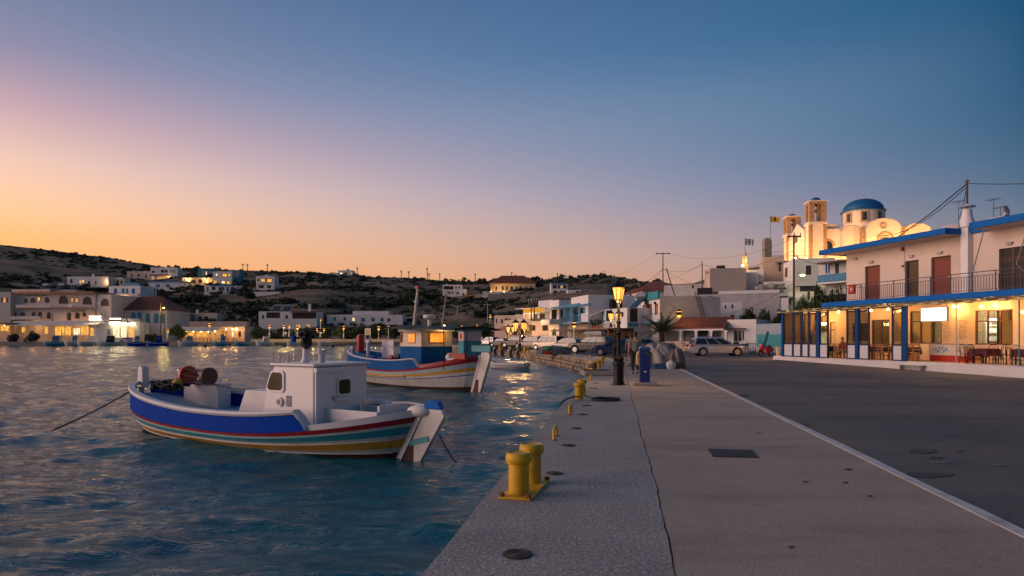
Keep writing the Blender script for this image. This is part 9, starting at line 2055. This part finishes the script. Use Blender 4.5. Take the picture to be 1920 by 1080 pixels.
def person(name, label, loc, rz, J, hairm, shirt, lower, shoe, sleeves=.55, short=False, skirt=False, bun=False):
 """J: joints by name; x is the way the person faces"""
 T = thing(name, label, 'person', loc, rz); V = []; E = []; ix = {}
 R0 = dict(pelvis=.125, waist=.115, chest=.135, neck=.052, chin=.062, head=.088, crown=.075, sl=.062, sr=.062, el=.042, er=.042, wl=.028, wr=.028, hl=.085, hr=.085, kl=.058, kr=.058, al=.038, ar=.038, tl=.032, tr=.032)
 for k, p in J.items(): ix[k] = len(V); V.append((*p, R0[k] if k not in ('chest','pelvis','waist') else (R0[k], R0[k]*.9)))
 for a, b in (('pelvis','waist'),('waist','chest'),('chest','neck'),('neck','chin'),('chin','head'),('head','crown'),('chest','sl'),('chest','sr'),('sl','el'),('el','wl'),('sr','er'),('er','wr'),('pelvis','hl'),('pelvis','hr'),('hl','kl'),('kl','al'),('al','tl'),('hr','kr'),('kr','ar'),('ar','tr')): E.append((ix[a], ix[b]))
 h = Vector(J['head'])
 q = len(V); V += [(h.x+.098,h.y,h.z-.02,.012)]; E.append((ix['head'], q))                       # nose
 for s in (-1, 1): q = len(V); V += [(h.x-.01,h.y+s*.088,h.z-.015,.016)]; E.append((ix['head'], q))   # ears
 for a, b in (('el','wl'),('er','wr')): hand(V, E, ix[b], J[b], Vector(J[b])-Vector(J[a]), (1,0,.2))
 body = skin_obj('body', V, E, M['skin'], T, 2)
 m = MB()
 for s in (-1, 1): m.ball((h.x+.078,h.y+s*.032,h.z+.005), .012, 8, 5)
 m.build('eyes', M['dark'], T); m = MB(); m.box((h.x+.080,h.y,h.z-.062), (.012,.045,.010)); m.build('mouth', M['rust'], T)
 m = MB(); m.ball((h.x-.022,h.y,h.z+.035), .108, 14, 9, sx=1.02, sy=.92, sz=1.0)
 if bun: m.ball((h.x-.12,h.y,h.z+.06), .055, 10, 6); m.ball((h.x-.09,h.y,h.z-.03), .07, 10, 6)
 else: m.ball((h.x-.05,h.y,h.z-.01), .085, 10, 6)
 m.build('hair', hairm, T, smooth=True)
 g = 1.13; sv = []; se = []; six = {}
 for k in ('pelvis','waist','chest','sl','sr'): six[k] = len(sv); r = R0[k]*g+.012; sv.append((*J[k], (r*1.04, r*.92) if k in ('pelvis','waist','chest') else r))
 six['hem'] = len(sv); p = Vector(J['pelvis']); sv.append((p.x,p.y,p.z-.06 if not skirt else p.z-.01,(.145,.125))); nk = Vector(J['chest']).lerp(Vector(J['neck']), .62); six['col'] = len(sv); sv.append((*nk,.075))
 se += [(six['hem'],six['pelvis']),(six['pelvis'],six['waist']),(six['waist'],six['chest']),(six['chest'],six['col']),(six['chest'],six['sl']),(six['chest'],six['sr'])]
 if sleeves:
  for a, b in (('sl','el'),('sr','er')): c = Vector(J[a]).lerp(Vector(J[b]), sleeves); sv.append((*c,.060)); se.append((six[a], len(sv)-1))
 skin_obj('shirt', sv, se, shirt, T, 2, 2)
 lv = []; le = []; lx = {}
 for k in ('pelvis','hl','hr','kl','kr','al','ar'):
  p = Vector(J[k])
  if short and k in ('kl','kr'): p = Vector(J['h'+k[1]]).lerp(p, .85)
  if short and k in ('al','ar'): continue
  if k in ('al','ar'): p = Vector(J['k'+k[1]]).lerp(p, .92)
  lx[k] = len(lv); lv.append((*p, {'pelvis':.142,'hl':.105,'hr':.105,'kl':.078,'kr':.078,'al':.062,'ar':.062}[k]*(1.2 if skirt else 1)))
 le += [(lx['pelvis'],lx['hl']),(lx['pelvis'],lx['hr']),(lx['hl'],lx['kl']),(lx['hr'],lx['kr'])]
 if not short: le += [(lx['kl'],lx['al']),(lx['kr'],lx['ar'])]
 skin_obj('skirt' if skirt else ('shorts' if short else 'trousers'), lv, le, lower, T, 2)
 for k in 'lr':
  a, t = Vector(J['a'+k]), Vector(J['t'+k]); v = [(*(a-Vector((.05,0,.045))),.045),(*(a+Vector((.02,0,-.045))),.047),(*(t+Vector((.03,0,-.012))),.040)]; skin_obj('shoe', v, [(0,1),(1,2)], shoe, T, 1)
 return T
walk = dict(pelvis=(0,0,.95), waist=(.01,0,1.10), chest=(.03,0,1.34), neck=(.04,0,1.50), chin=(.06,0,1.57), head=(.06,0,1.64), crown=(.05,0,1.70), sl=(.02,.19,1.40), sr=(.03,-.19,1.40), el=(-.10,.25,1.14), er=(.10,-.25,1.13), wl=(-.04,.27,.90), wr=(.26,-.24,.95),
   hl=(0,.09,.90), hr=(0,-.09,.90), kl=(.14,.10,.49), kr=(-.04,-.10,.49), al=(.20,.10,.085), ar=(-.30,-.10,.14), tl=(.34,.11,.05), tr=(-.19,-.11,.06))
a = G(1191, 701.5); person('person', 'person in grey green shirt and dark trousers walking away along the quay', a, R(78), walk, pmat('hair_brown', (.05,.025,.015), .7, .2, 20), pmat('shirt_grey_green', (.16,.19,.16), .9, .12, 6), pmat('trousers_dark', (.022,.026,.024), .9, .15, 6), M['brown'])
w2_ = dict(walk); w2_.update(kl=(-.03,.10,.49), kr=(.15,-.10,.49), al=(-.28,.10,.14), ar=(.21,-.10,.085), tl=(-.17,.11,.06), tr=(.35,-.11,.05), el=(.10,.25,1.13), er=(-.11,-.25,1.13), wl=(.24,.25,.95), wr=(-.06,-.26,.90))
a = G(1183, 685); person('person', 'person in lavender shirt and bare legs walking ahead of the one in grey green', a, R(92), w2_, pmat('hair_red', (.10,.03,.018), .7, .2, 20), pmat('shirt_lavender', (.27,.22,.30), .9, .12, 6), pmat('shorts_red_brown', (.22,.09,.07), .9, .15, 6), M['brown'], short=True)
sit = dict(pelvis=(0,0,.56), waist=(.02,0,.70), chest=(.06,0,.93), neck=(.09,0,1.08), chin=(.13,0,1.14), head=(.13,0,1.21), crown=(.12,0,1.27), sl=(.06,.17,.99), sr=(.06,-.17,.99), el=(.20,.22,.76), er=(.22,-.22,.76), wl=(.44,.14,.79), wr=(.46,-.12,.79),
     hl=(.02,.10,.53), hr=(.02,-.10,.53), kl=(.44,.11,.52), kr=(.44,-.11,.52), al=(.40,.11,.09), ar=(.34,-.11,.09), tl=(.53,.12,.05), tr=(.47,-.12,.05))
yy_ = .62; person('person', 'woman with tied up hair in dark red top sitting at the porch table', tw(lu(1582, yy_), yy_, FZ), Tang+R(180), sit, pmat('hair_blond', (.30,.15,.06), .7, .25, 20), pmat('top_dark_red', (.22,.035,.03), .85, .2, 6), pmat('skirt_print', (.20,.11,.07), .85, .7, 12), M['brown'], sleeves=0, skirt=True)
